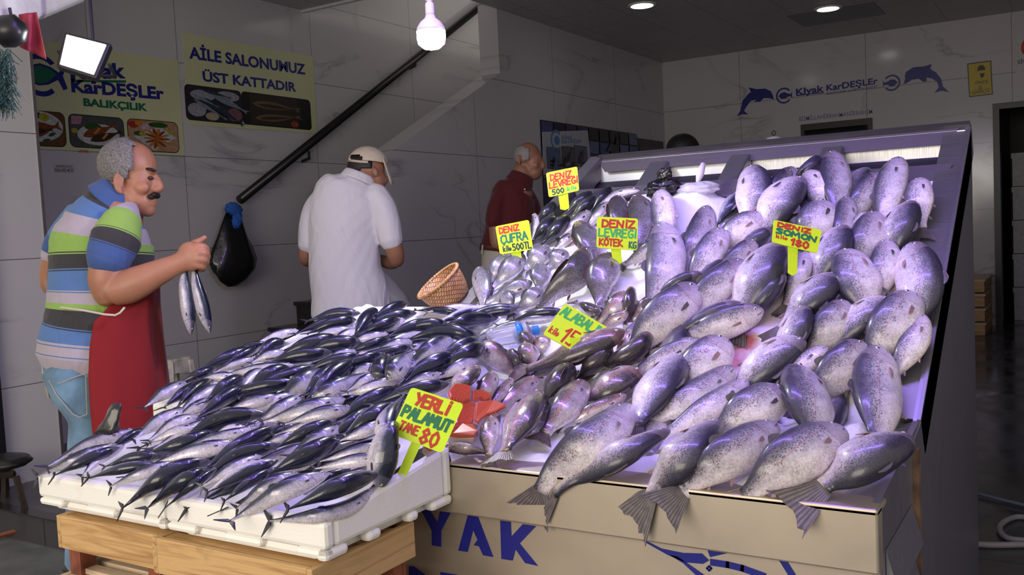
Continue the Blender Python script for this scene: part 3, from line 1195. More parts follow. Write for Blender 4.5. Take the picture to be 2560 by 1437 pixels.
def tail_mesh(mb, P, a, du, ln, spread, fork, nd, rag):
    """caudal fin: fan of rays from the tail root with a fork depth and ragged rim"""
    V, uv = [], []
    n = 13
    for i in range(n):
        f = i / (n - 1) * 2 - 1
        root = P + du * f * spread * .16 - a * ln * .05
        reach = ln * (1 - fork * (1 - abs(f) ** 1.1)) * (1 + rag * (random.random() - .5))
        tip = P + a * reach + du * f * spread * .5 * (1.0 if fork < .4 else abs(f) ** .25)
        V += [root, root + (tip - root) * .5, tip]
        uv += [(0, i / n), (.5, i / n), (1, i / n)]
    m = len(V)
    th = .0022
    V2 = [v + nd * th for v in V]
    F = []
    for i in range(n - 1):
        for k in range(2):
            b = i * 3 + k
            q = (b, b + 1, b + 4, b + 3)
            F.append(q)
            F.append(tuple(m + j for j in q[::-1]))
    rim = [0, 1, 2] + [i * 3 + 2 for i in range(1, n)] + [(n - 1) * 3 + 1, (n - 1) * 3]
    for b, c in zip(rim[:-1], rim[1:]):
        F.append((b, c, m + c, m + b))
    mb.add(V + V2, F, uvs=uv + uv)


def build_fish(sp, spine, normals, w3, roll, label, group, name, fins='tdp', eye=True, view=None, kmax=None):
    """spine: list of world points snout -> tail root; w3: visible width in metres"""
    P = np.array(spine)
    n = len(P)
    for _ in range(3):
        Q = P.copy()
        Q[1:-1] = (P[:-2] + 2 * P[1:-1] + P[2:]) / 4
        P = Q
    L = float(np.sum(np.linalg.norm(np.diff(P, axis=0), axis=1)))
    th = math.radians(roll)
    prof = PROF[sp]
    pu, ph = [p[0] for p in prof], [p[1] for p in prof]
    k = THK[sp]
    mid = n // 2
    A = np.array([nrm(P[min(i + 1, n - 1)] - P[max(i - 1, 0)]) for i in range(n)])
    DU, SW = [], []
    for i in range(n):
        nn = nrm(normals[i] - A[i] * np.dot(normals[i], A[i]))
        s_ = np.cross(nn, A[i])
        DU.append(math.cos(th) * s_ + math.sin(th) * nn)
        SW.append(-math.sin(th) * s_ + math.cos(th) * nn)   # flank direction (up for roll 0)
    DU, SW = np.array(DU), np.array(SW)
    vd = nrm(P[mid] - CAM)
    pv = nrm(np.cross(A[mid], vd))
    ext = math.sqrt((DU[mid] @ pv) ** 2 + (k * (SW[mid] @ pv)) ** 2)
    hg = w3 / 2 / max(ext, .35)
    V, uv = [], []
    for i in range(n):
        t = i / (n - 1)
        hh = hg * float(np.interp(t, pu, ph))
        tk = hg * k * float(np.interp(t, pu, [q ** (1.0 if sp != 'bonito' else .9) for q in ph])) * (1 - .35 * max(0, t - .6) / .4)
        for j in range(NA):
            an = 2 * math.pi * j / NA
            c, s_ = math.cos(an), math.sin(an)
            up = .94 if c > 0 else 1.06
            V.append(P[i] + DU[i] * (hh * up * c) + SW[i] * (tk * math.copysign(abs(s_) ** .9, s_)))
            uv.append((t, abs((j if j <= NA / 2 else NA - j)) / (NA / 2)))
    F = []
    for i in range(n - 1):
        for j in range(NA):
            j2 = (j + 1) % NA
            F.append((i * NA + j, (i + 1) * NA + j, (i + 1) * NA + j2, i * NA + j2))
    F.append(list(range(NA)))
    F.append([(n - 1) * NA + j for j in range(NA)][::-1])
    c0 = P[mid]
    mb = MB().add(V - c0 if isinstance(V, np.ndarray) else [v - c0 for v in V], F, uvs=uv)
    o = mb.build(name, FM[sp], smooth=True, fixn=True, label=label, cat='fish', group=group)
    o.location = Vector(c0)

    def part(nm, m, mat, smooth=False):
        return m.build(nm, mat, o, smooth=smooth, fixn=False)

    ctr = np.array([0, 0, 1.0])
    # tail fin lies flatter than the body
    if 't' in fins:
        a = A[-1]
        nn = nrm(normals[-1] - a * np.dot(normals[-1], a))
        flat = np.cross(nn, a)
        sgn = 1 if DU[-1] @ flat >= 0 else -1
        du = nrm(DU[-1] * .45 + flat * sgn * .75)
        nd = nrm(np.cross(a, du))
        LT = max(L, hg * 5.0)
        if sp == 'bonito':
            tl, spd, fk = min(.085 * LT, .042), min(.20 * LT, .085), .78
        elif sp in ('salmon', 'trout'):
            tl, spd, fk = hg * 1.15 * TAILK, hg * 1.70 * TAILK, .20
        else:
            tl, spd, fk = hg * .75, hg * 1.15, .22
        m = MB()
        tail_mesh(m, P[-1], a, du, tl, spd, fk, nd, .16 if sp != 'bonito' else .04)
        part('tail_fin', m, FINM[sp])

    def at(t):
        x = t * (n - 1)
        i = min(int(x), n - 2)
        f = x - i
        return P[i] * (1 - f) + P[i + 1] * f, A[i], DU[i], SW[i], hg * float(np.interp(t, pu, ph))

    up_side = 1 if SW[mid] @ (CAM - P[mid]) >= 0 else -1
    if 'd' in fins:
        t0, t1 = (.42, .55) if sp not in ('bream', 'croaker', 'bass') else (.30, .66)
        if sp == 'bonito':
            t0, t1 = .50, .58
        p0, a0, d0, s0, h0 = at(t0)
        p1, a1, d1, s1, h1 = at(t1)
        m = MB()
        dd = nrm(d0 * .75 + a0 * .75)
        fin_mesh(m, p0 + d0 * h0 * .90, p1 + d1 * h1 * .90, dd, hg * (.40 if sp != 'bonito' else .30), nrm(np.cross(a0, dd)), .12, curve=.45)
        part('dorsal_fin', m, FINM[sp])
    if 'p' in fins:
        p0, a0, d0, s0, h0 = at(.25)
        s0 = s0 * up_side
        tk = h0 * k
        # low on the flank, lying back along the body
        ang = .62 * math.pi
        b = p0 + d0 * (h0 * 1.0 * math.cos(ang)) + s0 * (tk * math.sin(ang) * .97)
        out = nrm(d0 * math.cos(ang) + s0 * math.sin(ang))
        w_ = np.cross(a0, out)
        m = MB()
        fl = hg * (.62 if sp != 'bonito' else .50)
        fin_mesh(m, b - w_ * fl * .14, b + w_ * fl * .14, nrm(a0 + out * .22), fl, out, .1, n=6)
        part('pectoral_fin', m, FINM['pink' if (sp == 'salmon' and random.random() < .5) else sp])
    if 'v' in fins:
        for nm, tt, ln in (('pelvic_fin', .56, .42), ('anal_fin', .78, .40)):
            p0, a0, d0, s0, h0 = at(tt)
            s0 = s0 * up_side
            b = p0 - d0 * h0 * .98 + s0 * h0 * k * .12
            b2 = b + a0 * hg * .26
            dd = nrm(a0 * .9 - d0 * .7)
            m = MB()
            fin_mesh(m, b, b2, dd, hg * ln, nrm(np.cross(a0, dd)), .1, curve=.3)
            part(nm, m, FINM['pink' if random.random() < .4 else sp])
    if eye:
        p0, a0, d0, s0, h0 = at(.085)
        sides = (1, -1) if abs(SW[mid] @ vd) < .55 else (up_side,)
        for sd_ in sides:
            ss = s0 * sd_
            e_ = p0 + d0 * h0 * .30 + ss * h0 * k * .86
            er = max(.0042, hg * .115)
            ob = MB().ell(e_, (a0 * er, d0 * er, ss * er * .5), 12, 6).build('eye', M['eye_white'], o, smooth=True)
            MB().ell(e_ + ss * er * .28, (a0 * er * .55, d0 * er * .55, ss * er * .30), 10, 6).build('pupil', M['eye_black'], ob, smooth=True)
    return o


# --- rolls: which side is up
D_, U_, N_, B_ = 58, 170, 12, 205
ORD = ['first', 'second', 'third', 'fourth', 'fifth', 'sixth', 'seventh', 'eighth', 'ninth', 'tenth', 'eleventh', 'twelfth', 'thirteenth', 'fourteenth', 'fifteenth', 'sixteenth', 'seventeenth', 'eighteenth', 'nineteenth', 'twentieth']
BON = [  # spine pixels snout..tail root, visible width, roll
    ([345, 1073, 225, 1108, 120, 1165], 30, U_), ([292, 1108, 190, 1147, 92, 1191], 30, U_), ([300, 1118, 215, 1150, 137, 1188], 27, D_),
    ([365, 1068, 315, 1096, 262, 1130], 21, D_), ([312, 1112, 255, 1140, 205, 1190], 28, U_), ([392, 1160, 305, 1172, 222, 1194], 25, D_),
    ([400, 1138, 330, 1146, 262, 1166], 27, D_), ([442, 1155, 360, 1180, 277, 1215], 30, U_), ([527, 1150, 420, 1185, 308, 1268], 43, D_),
    ([522, 1170, 445, 1210, 368, 1270], 34, D_), ([548, 1166, 480, 1214, 415, 1268], 21, D_), ([702, 1062, 600, 1110, 500, 1180], 33, D_),
    ([705, 1110, 590, 1140, 497, 1207], 37, D_), ([655, 1138, 580, 1172, 505, 1215], 31, U_), ([697, 1150, 610, 1180, 520, 1229], 34, N_),
    ([682, 1172, 620, 1208, 562, 1252], 24, D_), ([857, 1092, 760, 1140, 668, 1186], 46, D_), ([752, 1183, 670, 1215, 592, 1270], 38, U_),
    ([826, 1182, 710, 1225, 578, 1301], 48, U_), ([947, 1183, 850, 1215, 722, 1272], 46, D_), ([945, 1213, 870, 1270, 780, 1290, 675, 1301], 40, U_),
    ([951, 1226, 960, 1130, 992, 1020], 64, 150), ([962, 1106, 970, 1050, 1012, 985], 42, 150), ([962, 1140, 880, 1152, 788, 1171], 30, U_),
    ([965, 1108, 880, 1130, 800, 1153], 26, U_), ([968, 1050, 905, 1080, 850, 1101], 29, U_), ([990, 1013, 925, 1045, 860, 1086], 43, 40),
    ([932, 1020, 880, 1055, 825, 1096], 31, D_), ([1002, 970, 915, 1005, 836, 1055], 39, D_), ([1125, 958, 1030, 978, 930, 1012], 36, D_),
    ([842, 1054, 765, 1082, 688, 1120], 36, D_), ([855, 1068, 790, 1100, 725, 1138], 42, U_), ([842, 1040, 765, 1062, 686, 1087], 27, U_),
    ([882, 1019, 800, 1035, 712, 1060], 35, U_), ([864, 996, 760, 1028, 658, 1054], 46, 170), ([762, 988, 700, 1022, 638, 1057], 37, U_),
    ([747, 984, 650, 1012, 540, 1047], 35, U_), ([702, 990, 630, 1006, 558, 1031], 30, U_), ([667, 1034, 590, 1040, 520, 1062, 440, 1112], 40, D_),
    ([540, 1080, 450, 1112, 362, 1135], 38, D_), ([617, 1070, 575, 1076, 528, 1092], 28, B_), ([645, 1068, 530, 1100, 418, 1140], 28, U_),
    ([592, 1104, 490, 1128, 383, 1159], 36, 170), ([742, 1080, 700, 1096, 650, 1116], 20, U_), ([472, 1024, 400, 1052, 333, 1097], 35, U_),
    ([497, 1039, 435, 1062, 373, 1100], 33, U_), ([502, 1067, 440, 1080, 370, 1107], 26, B_), ([542, 1044, 460, 1080, 383, 1122], 26, U_),
    ([472, 954, 415, 980, 361, 1017], 31, U_), ([512, 954, 460, 980, 408, 1019], 24, D_), ([532, 949, 485, 975, 441, 1019], 28, D_),
    ([562, 959, 505, 988, 444, 1032], 29, U_), ([542, 994, 490, 1018, 438, 1046], 28, U_), ([614, 944, 565, 965, 512, 1005], 34, D_),
    ([622, 964, 560, 995, 490, 1046], 32, D_), ([542, 921, 495, 938, 444, 961], 26, D_), ([642, 869, 570, 892, 488, 931], 28, D_),
    ([642, 894, 590, 908, 533, 932], 18, U_), ([592, 939, 545, 942, 498, 949], 22, U_), ([737, 912, 645, 922, 546, 940], 25, U_),
    ([672, 924, 625, 945, 590, 991], 32, U_), ([727, 921, 670, 938, 613, 977], 36, D_), ([802, 914, 700, 945, 598, 991], 30, D_),
    ([747, 954, 640, 970, 538, 1002], 32, D_), ([812, 928, 760, 955, 699, 1002], 54, 150), ([852, 919, 805, 945, 759, 987], 38, D_),
    ([897, 904, 830, 940, 764, 1000], 42, D_), ([773, 1001, 840, 968, 925, 928], 40, 35), ([1012, 944, 930, 968, 855, 987], 31, 175),
    ([952, 934, 910, 952, 868, 977], 26, U_), ([943, 958, 958, 915, 985, 885], 46, 95), ([968, 951, 995, 915, 1035, 876], 46, 30),
    ([1132, 849, 1080, 875, 1021, 918], 50, 140), ([1207, 847, 1140, 875, 1080, 911], 36, D_), ([1145, 888, 1065, 918, 1000, 963], 42, D_),
    ([1217, 864, 1160, 888, 1100, 926], 42, D_), ([1197, 896, 1140, 920, 1093, 947], 33, U_), ([1102, 934, 1055, 948, 1004, 966], 26, U_),
    ([1202, 847, 1112, 828, 1010, 851], 34, D_), ([1032, 852, 985, 864, 929, 884], 30, 175), ([1042, 864, 950, 884, 853, 906], 25, D_),
    ([962, 884, 900, 902, 829, 927], 26, D_), ([977, 847, 925, 862, 873, 882], 23, D_), ([972, 834, 920, 842, 864, 858], 21, U_),
    ([1014, 799, 970, 812, 921, 837], 30, U_), ([1077, 802, 1025, 816, 969, 841], 24, D_), ([1122, 809, 1060, 812, 999, 829], 28, D_),
    ([1247, 794, 1170, 800, 1094, 823], 31, D_), ([1252, 771, 1165, 782, 1079, 813], 24, N_), ([1019, 759, 980, 770, 928, 797], 24, D_),
    ([941, 775, 918, 798, 884, 842], 35, D_), ([902, 783, 840, 783, 767, 802], 25, 35), ([882, 794, 815, 806, 739, 834], 23, D_),
    ([892, 799, 835, 808, 769, 834], 29, D_), ([887, 822, 825, 830, 767, 851], 24, 175), ([897, 827, 862, 840, 824, 864], 28, U_),
    ([1042, 782, 970, 795, 899, 824], 29, D_), ([1002, 799, 955, 812, 899, 837], 27, D_), ([1202, 769, 1140, 769, 1069, 779], 19, B_),
    ([1162, 784, 1100, 776, 1039, 776], 19, D_), ([747, 825, 695, 836, 639, 858], 21, U_), ([672, 857, 625, 864, 574, 881], 15, D_),
    ([717, 859, 680, 862, 634, 897], 29, D_), ([652, 867, 610, 884, 559, 913], 21, D_), ([612, 879, 580, 889, 544, 906], 18, D_),
    ([712, 879, 670, 888, 629, 906], 25, U_), ([852, 844, 770, 862, 688, 896], 37, D_), ([832, 879, 745, 890, 659, 913], 32, D_),
    ([907, 854, 830, 862, 748, 887], 37, D_), ([892, 879, 850, 886, 809, 906], 25, U_), ([907, 889, 830, 904, 759, 931], 29, D_),
    ([902, 904, 850, 916, 799, 937], 27, D_), ([952, 914, 905, 926, 859, 947], 31, U_), ([1302, 767, 1225, 776, 1149, 796], 25, D_),
    ([1412, 777, 1345, 784, 1279, 801], 24, D_), ([1402, 794, 1325, 800, 1249, 816], 21, U_), ([1332, 804, 1265, 818, 1199, 841], 23, U_),
    ([1292, 774, 1240, 780, 1189, 792], 22, D_),
]
ROWY = [1205, 1165, 1125, 1085, 1045, 1005, 968, 930, 894, 858, 825, 795]


def row_of(y):
    for i, v in enumerate(ROWY):
        if y > v:
            return i
    return len(ROWY)


LOOK = {D_: 'dark blue back up', U_: 'silver flank up', N_: 'silver flank and dark back facing the street', B_: 'pale belly up'}


def look(r):
    if r in LOOK:
        return LOOK[r]
    if r < 32:
        return 'silver flank up'
    if r < 100:
        return 'dark back up'
    return 'silver flank up' if r < 174 else 'pale belly up'


rows = {}
for i, (p, w, r) in enumerate(BON):
    my = p[3] if len(p) <= 6 else (p[3] + p[5]) / 2
    rows.setdefault(row_of(my), []).append((p[2], i))
BLAB = {}
for k, lst in rows.items():
    for j, (x, i) in enumerate(sorted(lst)):
        rn = 'front row' if k == 0 else ('last row before the wall' if k == len(ROWY) else ORD[k] + ' row from the front')
        BLAB[i] = 'bonito with %s, %s from left, %s' % (look(BON[i][2]).replace(' and dark back facing the street', ' and dark underside'), ORD[j], rn)
BLAB[21] = 'silver bonito lying head down under the price card on the near foam box'
BLAB[71] = 'stubby grey bonito pointing snout down, left of the upright pair mid pile'
BLAB[72] = 'stubby silver bonito pointing snout down, right of the upright pair mid pile'
BLAB[20] = 'silver bonito lying along the right rim of the near foam box'
BLAB[19] = 'glossy dark bonito with head at the rim of the near foam box'
BLAB[18] = 'big silver bonito with its tail over the near box front, head visible'


def place(sp, pts, w, roll, label, group, name, z=0.0, hb=None, fins='tdp', eye=True):
    P2 = [np.array(pts[i:i + 2], float) for i in range(0, len(pts), 2)]
    px = catmull(P2, NS)
    # thickness guess to lift the axis above the bed
    m = onS(*px[NS // 2], .03)
    D = float((ROT.T @ (m - CAM))[2])
    w3 = w * D / FPX
    half = w3 * .5 * (.70 if sp == 'bonito' else .62)
    b0, b1 = hb if hb else (.020, .010)
    sp3, nn = [], []
    prof = PROF[sp]
    for i, q in enumerate(px):
        t = i / (NS - 1)
        f = float(np.interp(t, [a[0] for a in prof], [a[1] for a in prof]))
        h = z + b0 * (1 - t) + b1 * t + half * max(f, .35)
        P = onSh(q[0], q[1], h)
        sp3.append(P)
        k = edge_step(P)
        # the fish settle tilted towards the street, so their upper flank faces partly forward
        nn.append(nrm(nrm(Snormal(P) * (1 - k * .8) + np.array([0, -1, .15]) * k * .8) * .62 + nrm(CAM - P) * .45))
    nn = np.array(nn)
    for _ in range(3):
        nn[1:-1] = (nn[:-2] + nn[1:-1] + nn[2:]) / 3
    return build_fish(sp, sp3, nn, w3, roll, label, group, name, fins, eye)


for i, (p, w, r) in enumerate(BON):
    zz = .010 + .005 * ((i * 7) % 4)
    if i in (21, 22, 71, 72):
        zz += .03
    far = p[1] < 900
    place('bonito', p, w * 1.16, r, BLAB[i], 'bonitos heaped on the foam boxes', 'bonito', z=zz, hb=(.016, .020), fins='t' if far else ('td' if r in (D_,) else 'tdp'), eye=not (r == D_))

# bonitos of the lower layer that fill the gaps of the heap
FILL = []
_rf = random.Random(31)
for (xa, ya, xb, yb_, n_) in ((330, 1150, 900, 1150, 7), (430, 1075, 930, 1090, 7), (480, 1010, 1000, 1020, 8), (560, 960, 1080, 965, 8), (640, 915, 1120, 925, 8), (700, 880, 1180, 880, 7), (780, 845, 1160, 850, 6), (560, 1215, 880, 1215, 4)):
    for k in range(n_):
        f_ = (k + .5) / n_
        x, y = xa + (xb - xa) * f_ + _rf.uniform(-12, 12), ya + (yb_ - ya) * f_ + _rf.uniform(-8, 8)
        L_ = 105 + (y - 840) * .12
        FILL.append(([x + L_ * .85, y - L_ * .34, x, y, x - L_ * .85, y + L_ * .36], 30 + (y - 840) * .025, _rf.choice([D_, D_, U_]), y))
for k, (p, w, r, y) in enumerate(FILL):
    o_ = place('bonito', p, w, r, 'bonito in the lower layer of the heap, mostly covered by other bonitos', 'bonitos of the covered lower layer', 'bonito', z=-.014, hb=(.0, .0), fins='t', eye=False)

# ------------------------------------------------------------------ fish on the counter: (species, spine pixels, width, roll, z, label)
CF = [
    # front row of salmon trout, tails over the lip
    ('salmon', [1572, 1012, 1522, 1070, 1450, 1125, 1380, 1180, 1352, 1226], 106, 165, .0, 'silver salmon trout farthest left of the row whose tails hang over the steel lip'),
    ('salmon', [1672, 1075, 1600, 1110, 1500, 1165, 1425, 1200, 1388, 1232], 66, 35, .0, 'slim dark-backed salmon trout, second from left of the row hanging over the lip'),
    ('salmon', [1790, 1055, 1738, 1108, 1672, 1180, 1625, 1240], 96, 25, .0, 'dark-backed salmon trout, third from left of the row hanging over the lip'),
    ('salmon', [1938, 1058, 1872, 1105, 1782, 1165, 1706, 1230], 102, 160, .0, 'pale salmon trout with red vent, fourth in the row hanging over the lip'),
    ('salmon', [2105, 1070, 2025, 1115, 1930, 1178, 1868, 1240], 122, 163, .0, 'biggest pale salmon trout, fifth in the row hanging over the lip'),
    ('salmon', [2264, 1100, 2190, 1132, 2110, 1185, 2056, 1216], 108, 28, .0, 'dark-shouldered salmon trout at the right corner of the lip'),
    # second rows
    ('salmon', [2200, 868, 2188, 950, 2192, 1030, 2195, 1092], 106, 150, .0, 'speckled salmon trout lying head up by the right rim, eye visible'),
    ('salmon', [1998, 918, 2012, 985, 2034, 1075], 102, 140, .0, 'dark-sided salmon trout with red gill, left of the speckled one by the rim'),
    ('salmon', [1962, 975, 1885, 1018, 1805, 1082], 102, 155, .0, 'plump violet-silver salmon trout with tattered dorsal fin above the front row'),
    ('salmon', [2164, 860, 2112, 905, 2040, 988], 94, 160, .0, 'pink-bellied salmon trout just left of the speckled one by the rim'),
    ('salmon', [2008, 845, 1938, 890, 1875, 950, 1850, 995], 82, 20, .0, 'long salmon trout with very dark back beside the bloody ice'),
    ('salmon', [2004, 770, 1990, 822, 1952, 888], 64, 40, .01, 'brownish salmon trout with a round eye showing, right of the bloody ice'),
    ('salmon', [2067, 868, 2015, 905, 1950, 980], 52, 200, -.005, 'salmon trout showing its white belly between two darker ones'),
    ('salmon', [2218, 745, 2160, 790, 2090, 856], 72, 25, .0, 'two-tone salmon trout, pale left flank and violet back, mid right'),
    ('salmon', [2283, 732, 2236, 800, 2185, 885], 108, 165, .0, 'large silver salmon trout near the right rim with orange pelvic fins'),
    ('salmon', [2302, 785, 2285, 850, 2238, 925], 64, 185, -.005, 'pale salmon trout squeezed against the right steel channel'),
    ('salmon', [2118, 755, 2082, 802, 2032, 866], 84, 165, .0, 'salmon trout with a torn pink belly, mid right'),
    ('salmon', [2276, 610, 2298, 680, 2306, 750, 2288, 800], 104, 20, .0, 'big silver salmon trout bending along the right steel channel'),
    ('salmon', [2216, 600, 2211, 660, 2192, 732], 72, 170, .0, 'salmon trout with bloody gills left of the big one by the channel'),
    ('salmon', [2120, 626, 2137, 690, 2165, 770], 102, 160, .0, 'plump lilac salmon trout right of the salmon price card, head up'),
    ('salmon', [2100, 570, 2080, 625, 2044, 694], 82, 30, .0, 'salmon trout with dark right side just right of the salmon price card'),
    ('salmon', [2192, 532, 2170, 590, 2150, 660], 84, 165, .0, 'silver salmon trout with an orange spot, upper right of the pile'),
    ('salmon', [2272, 510, 2250, 562, 2225, 632], 80, 35, .0, 'dark-backed salmon trout at the upper right beside bare ice'),
    ('salmon', [2160, 532, 2140, 570, 2118, 600], 38, 200, -.004, 'small pale salmon trout wedged in the upper right pile'),
    ('salmon', [2120, 492, 2112, 545, 2104, 615], 56, 150, .0, 'narrow salmon trout above the right edge of the salmon price card'),
    ('salmon', [2068, 508, 2042, 548, 2018, 605], 92, 170, .0, 'broad salmon trout directly above the salmon price card'),
    ('salmon', [2244, 394, 2224, 460, 2208, 545], 70, 190, .01, 'salmon trout with open mouth and bloody throat reaching above the steel ledge'),
    ('salmon', [2302, 446, 2294, 490, 2300, 548], 64, 180, .0, 'pale rounded salmon trout, topmost at the right end'),
    ('salmon', [2204, 436, 2168, 472, 2130, 540], 60, 150, .0, 'salmon trout slanting under the bloody-throated one'),
    ('salmon', [2082, 378, 2086, 440, 2094, 522], 70, 160, .01, 'tall dark-backed salmon trout, highest of the pile, against the steel divider'),
    ('salmon', [2048, 400, 2028, 424, 1996, 455], 46, 80, .0, 'dark salmon trout head peeping beside the tallest fish'),
    ('salmon', [2016, 430, 2040, 472, 2060, 520], 64, 190, .008, 'salmon trout belly up with pink throat left of the tallest fish'),
    ('salmon', [1998, 445, 1952, 505, 1912, 570], 86, 10, .008, 'pinkish salmon trout with red gill cover, upper middle of the pile'),
    ('salmon', [1978, 424, 1945, 462, 1915, 512], 44, 120, -.002, 'dark salmon trout half hidden behind the red-gilled one'),
    ('salmon', [1870, 421, 1888, 472, 1874, 542], 80, 20, .006, 'grey salmon trout standing head up at the left end of the top row'),
    ('bonito', [1864, 475, 1830, 512, 1790, 565], 42, 20, .0, 'lone blue-striped bonito among the salmon trout, upper middle'),
    ('salmon', [1770, 515, 1750, 580, 1712, 665], 66, 160, .0, 'salmon trout with gaping mouth, left edge of the salmon pile'),
    ('salmon', [1806, 572, 1778, 622, 1735, 700], 70, 160, .006, 'dark-edged salmon trout with a clear eye, left part of the salmon pile'),
    ('salmon', [1904, 536, 1852, 568, 1795, 610], 64, 170, -.004, 'pale pink salmon trout lying behind the clear-eyed one'),
    ('salmon', [1892, 600, 1850, 638, 1800, 700], 52, 150, .0, 'salmon trout with pink cheek left of the salmon price card'),
    ('salmon', [1928, 574, 1890, 600, 1850, 630], 44, 60, -.004, 'small dark salmon trout with red gill touching the salmon price card'),
    ('salmon', [1858, 652, 1808, 698, 1722, 778], 76, 150, .008, 'salmon trout with drooping pectoral fin and pink cheek, centre left'),
    ('salmon', [1940, 612, 1908, 675, 1860, 768], 100, 25, .008, 'big violet-flanked salmon trout under the salmon price card'),
    ('salmon', [2012, 630, 1996, 682, 1972, 740], 50, 190, .0, 'narrow pale salmon trout right of the card stake'),
    ('salmon', [1955, 688, 1918, 732, 1880, 790], 54, 60, -.006, 'shaded salmon trout lying under the card stake'),
    ('salmon', [2088, 688, 2042, 732, 1980, 798], 80, 30, .0, 'salmon trout with violet back, below the right end of the card'),
    ('salmon', [1908, 774, 1842, 795, 1765, 825, 1694, 846], 72, 150, .004, 'long pale salmon trout with bloodied belly lying across the bloody ice'),
    ('salmon', [1852, 758, 1782, 786, 1680, 846], 46, 60, -.002, 'slim black-backed salmon trout above the bloodied one'),
    ('salmon', [1818, 850, 1772, 890, 1690, 985], 104, 170, .0, 'round-bellied salmon trout just left of the bloody ice'),
    ('salmon', [1834, 918, 1772, 965, 1700, 1010, 1640, 1044], 70, 165, .002, 'pale salmon trout with red vent in the middle of the lower pile'),
    ('salmon', [1866, 950, 1800, 1000, 1690, 1070], 60, 175, .0, 'pale salmon trout with raised gill cover left of the tattered-finned one'),
    ('salmon', [1704, 888, 1660, 950, 1608, 1034], 86, 25, .01, 'salmon trout with red side line and blunt dark head, lower middle'),
    ('salmon', [1745, 848, 1668, 890, 1585, 940], 54, 170, -.006, 'pale salmon trout passing behind the blunt dark-headed one'),
    ('trout', [1598, 924, 1540, 960, 1458, 1010], 70, 20, .006, 'blue-shouldered trout with rounded end lying over the dark trout'),
    ('trout', [1622, 834, 1580, 882, 1488, 928], 54, 60, .0, 'dark brown trout right of the trout price card'),
    ('trout', [1560, 827, 1480, 862, 1390, 900, 1318, 922], 64, 30, .03, 'long violet trout laid across the bottom of the trout price card'),
    ('trout', [1524, 868, 1482, 910, 1442, 950], 52, 60, .0, 'dark pinkish trout under the long violet one'),
    ('trout', [1580, 822, 1562, 860, 1538, 898], 36, 190, -.002, 'small pale trout with pink jaw beside the trout price card'),
    ('trout', [1565, 986, 1482, 1026, 1405, 1062], 38, 150, .004, 'thin violet-sided trout above the leftmost lip-hanging fish'),
    # trout corner, front left of the counter
    ('trout', [1345, 943, 1302, 975, 1245, 1028], 52, 165, .0, 'silver trout right of the fillets, head up'),
    ('trout', [1282, 946, 1258, 975, 1222, 1018], 32, 170, .0, 'narrow pale trout with orange gill above the fillets'),
    ('trout', [1236, 933, 1218, 962, 1190, 1000], 46, 170, .0, 'speckled silver trout touching the top of the fillets'),
    ('trout', [1192, 918, 1162, 948, 1122, 988], 46, 30, .0, 'reddish brown trout between the bonitos and the fillets'),
    ('trout', [1345, 982, 1312, 1040, 1262, 1128], 76, 25, .012, 'large dark speckled trout with its tail on the steel lip'),
    ('trout', [1234, 1042, 1221, 1085, 1222, 1138], 48, 160, .012, 'small trout tail down right of the fillets, tail on the lip'),
    ('trout', [1459, 952, 1416, 1012, 1362, 1082], 76, 165, .006, 'silver trout with red cheek spot above the bare ice at the lip'),
    ('trout', [1428, 922, 1392, 968, 1350, 1030], 68, 70, .0, 'broad dark trout in the middle of the trout corner'),
    ('trout', [1108, 1117, 1160, 1122, 1218, 1130], 30, 205, .0, 'pale trout lying belly forward along the lip under the fillets'),
    ('trout', [1211, 854, 1245, 896, 1288, 936], 56, 20, .012, 'brown trout with orange cheek pointing up at the water bottle'),
    ('trout', [1270, 880, 1285, 905, 1305, 935], 46, 60, .0, 'dark speckled trout behind the orange-cheeked one'),
    ('trout', [1316, 860, 1322, 890, 1328, 918], 54, 150, .004, 'grey trout below the cap of the water bottle'),
    ('trout', [1312, 836, 1322, 855, 1338, 878], 42, 120, .0, 'dark-headed trout tucked against the water bottle'),
    ('trout', [1366, 842, 1352, 862, 1335, 888], 38, 190, .0, 'white-cheeked trout at the left corner of the trout price card'),
    ('trout', [1424, 886, 1378, 915, 1325, 945], 44, 80, -.004, 'black trout in the shade under the long violet one'),
    # middle: salmon with heads showing
    ('trout', [1567, 730, 1538, 765, 1495, 805], 50, 170, .004, 'pale trout with folded pectoral fin above the trout price card'),
    ('trout', [1581, 722, 1572, 765, 1562, 810], 36, 90, .0, 'black-backed trout standing beside the pale one above the card'),
    ('trout', [1570, 780, 1525, 805, 1498, 828], 32, 160, .01, 'violet-cheeked trout head at the right corner of the trout price card'),
    ('trout', [1640, 740, 1612, 765, 1580, 800], 38, 170, .0, 'small trout with dark fins left of the open-mouthed salmon trout'),
    ('salmon', [1744, 714, 1690, 762, 1628, 818, 1588, 872], 98, 155, .012, 'salmon trout with open white mouth and pink cheek, centre of the counter'),
    ('salmon', [1757, 685, 1702, 706, 1640, 748], 40, 70, .004, 'dark salmon trout head rising behind the open-mouthed one'),
    ('salmon', [1654, 556, 1664, 620, 1656, 690, 1632, 760], 92, 165, .010, 'long upright salmon trout with pink gill cover on bare ice'),
    ('salmon', [1644, 478, 1658, 530, 1668, 590], 58, 200, .004, 'greenish-throated salmon trout with beak up behind the upright one'),
    ('salmon', [1660, 600, 1620, 625, 1580, 650], 40, 150, -.002, 'grey-green salmon trout tail end left of the upright one'),
    # croakers
    ('croaker', [1526, 632, 1500, 700, 1500, 772], 80, 160, .004, 'grey speckled croaker with dark fins below its price card'),
    ('croaker', [1592, 486, 1602, 545, 1592, 630], 66, 165, .004, 'croaker with bloody gill behind its price card, right one'),
    ('croaker', [1550, 490, 1546, 540, 1540, 600], 60, 140, .0, 'dark croaker behind its price card, left one'),
    ('croaker', [1448, 552, 1466, 600, 1482, 660], 62, 160, .004, 'croaker with shiny head left of its price card'),
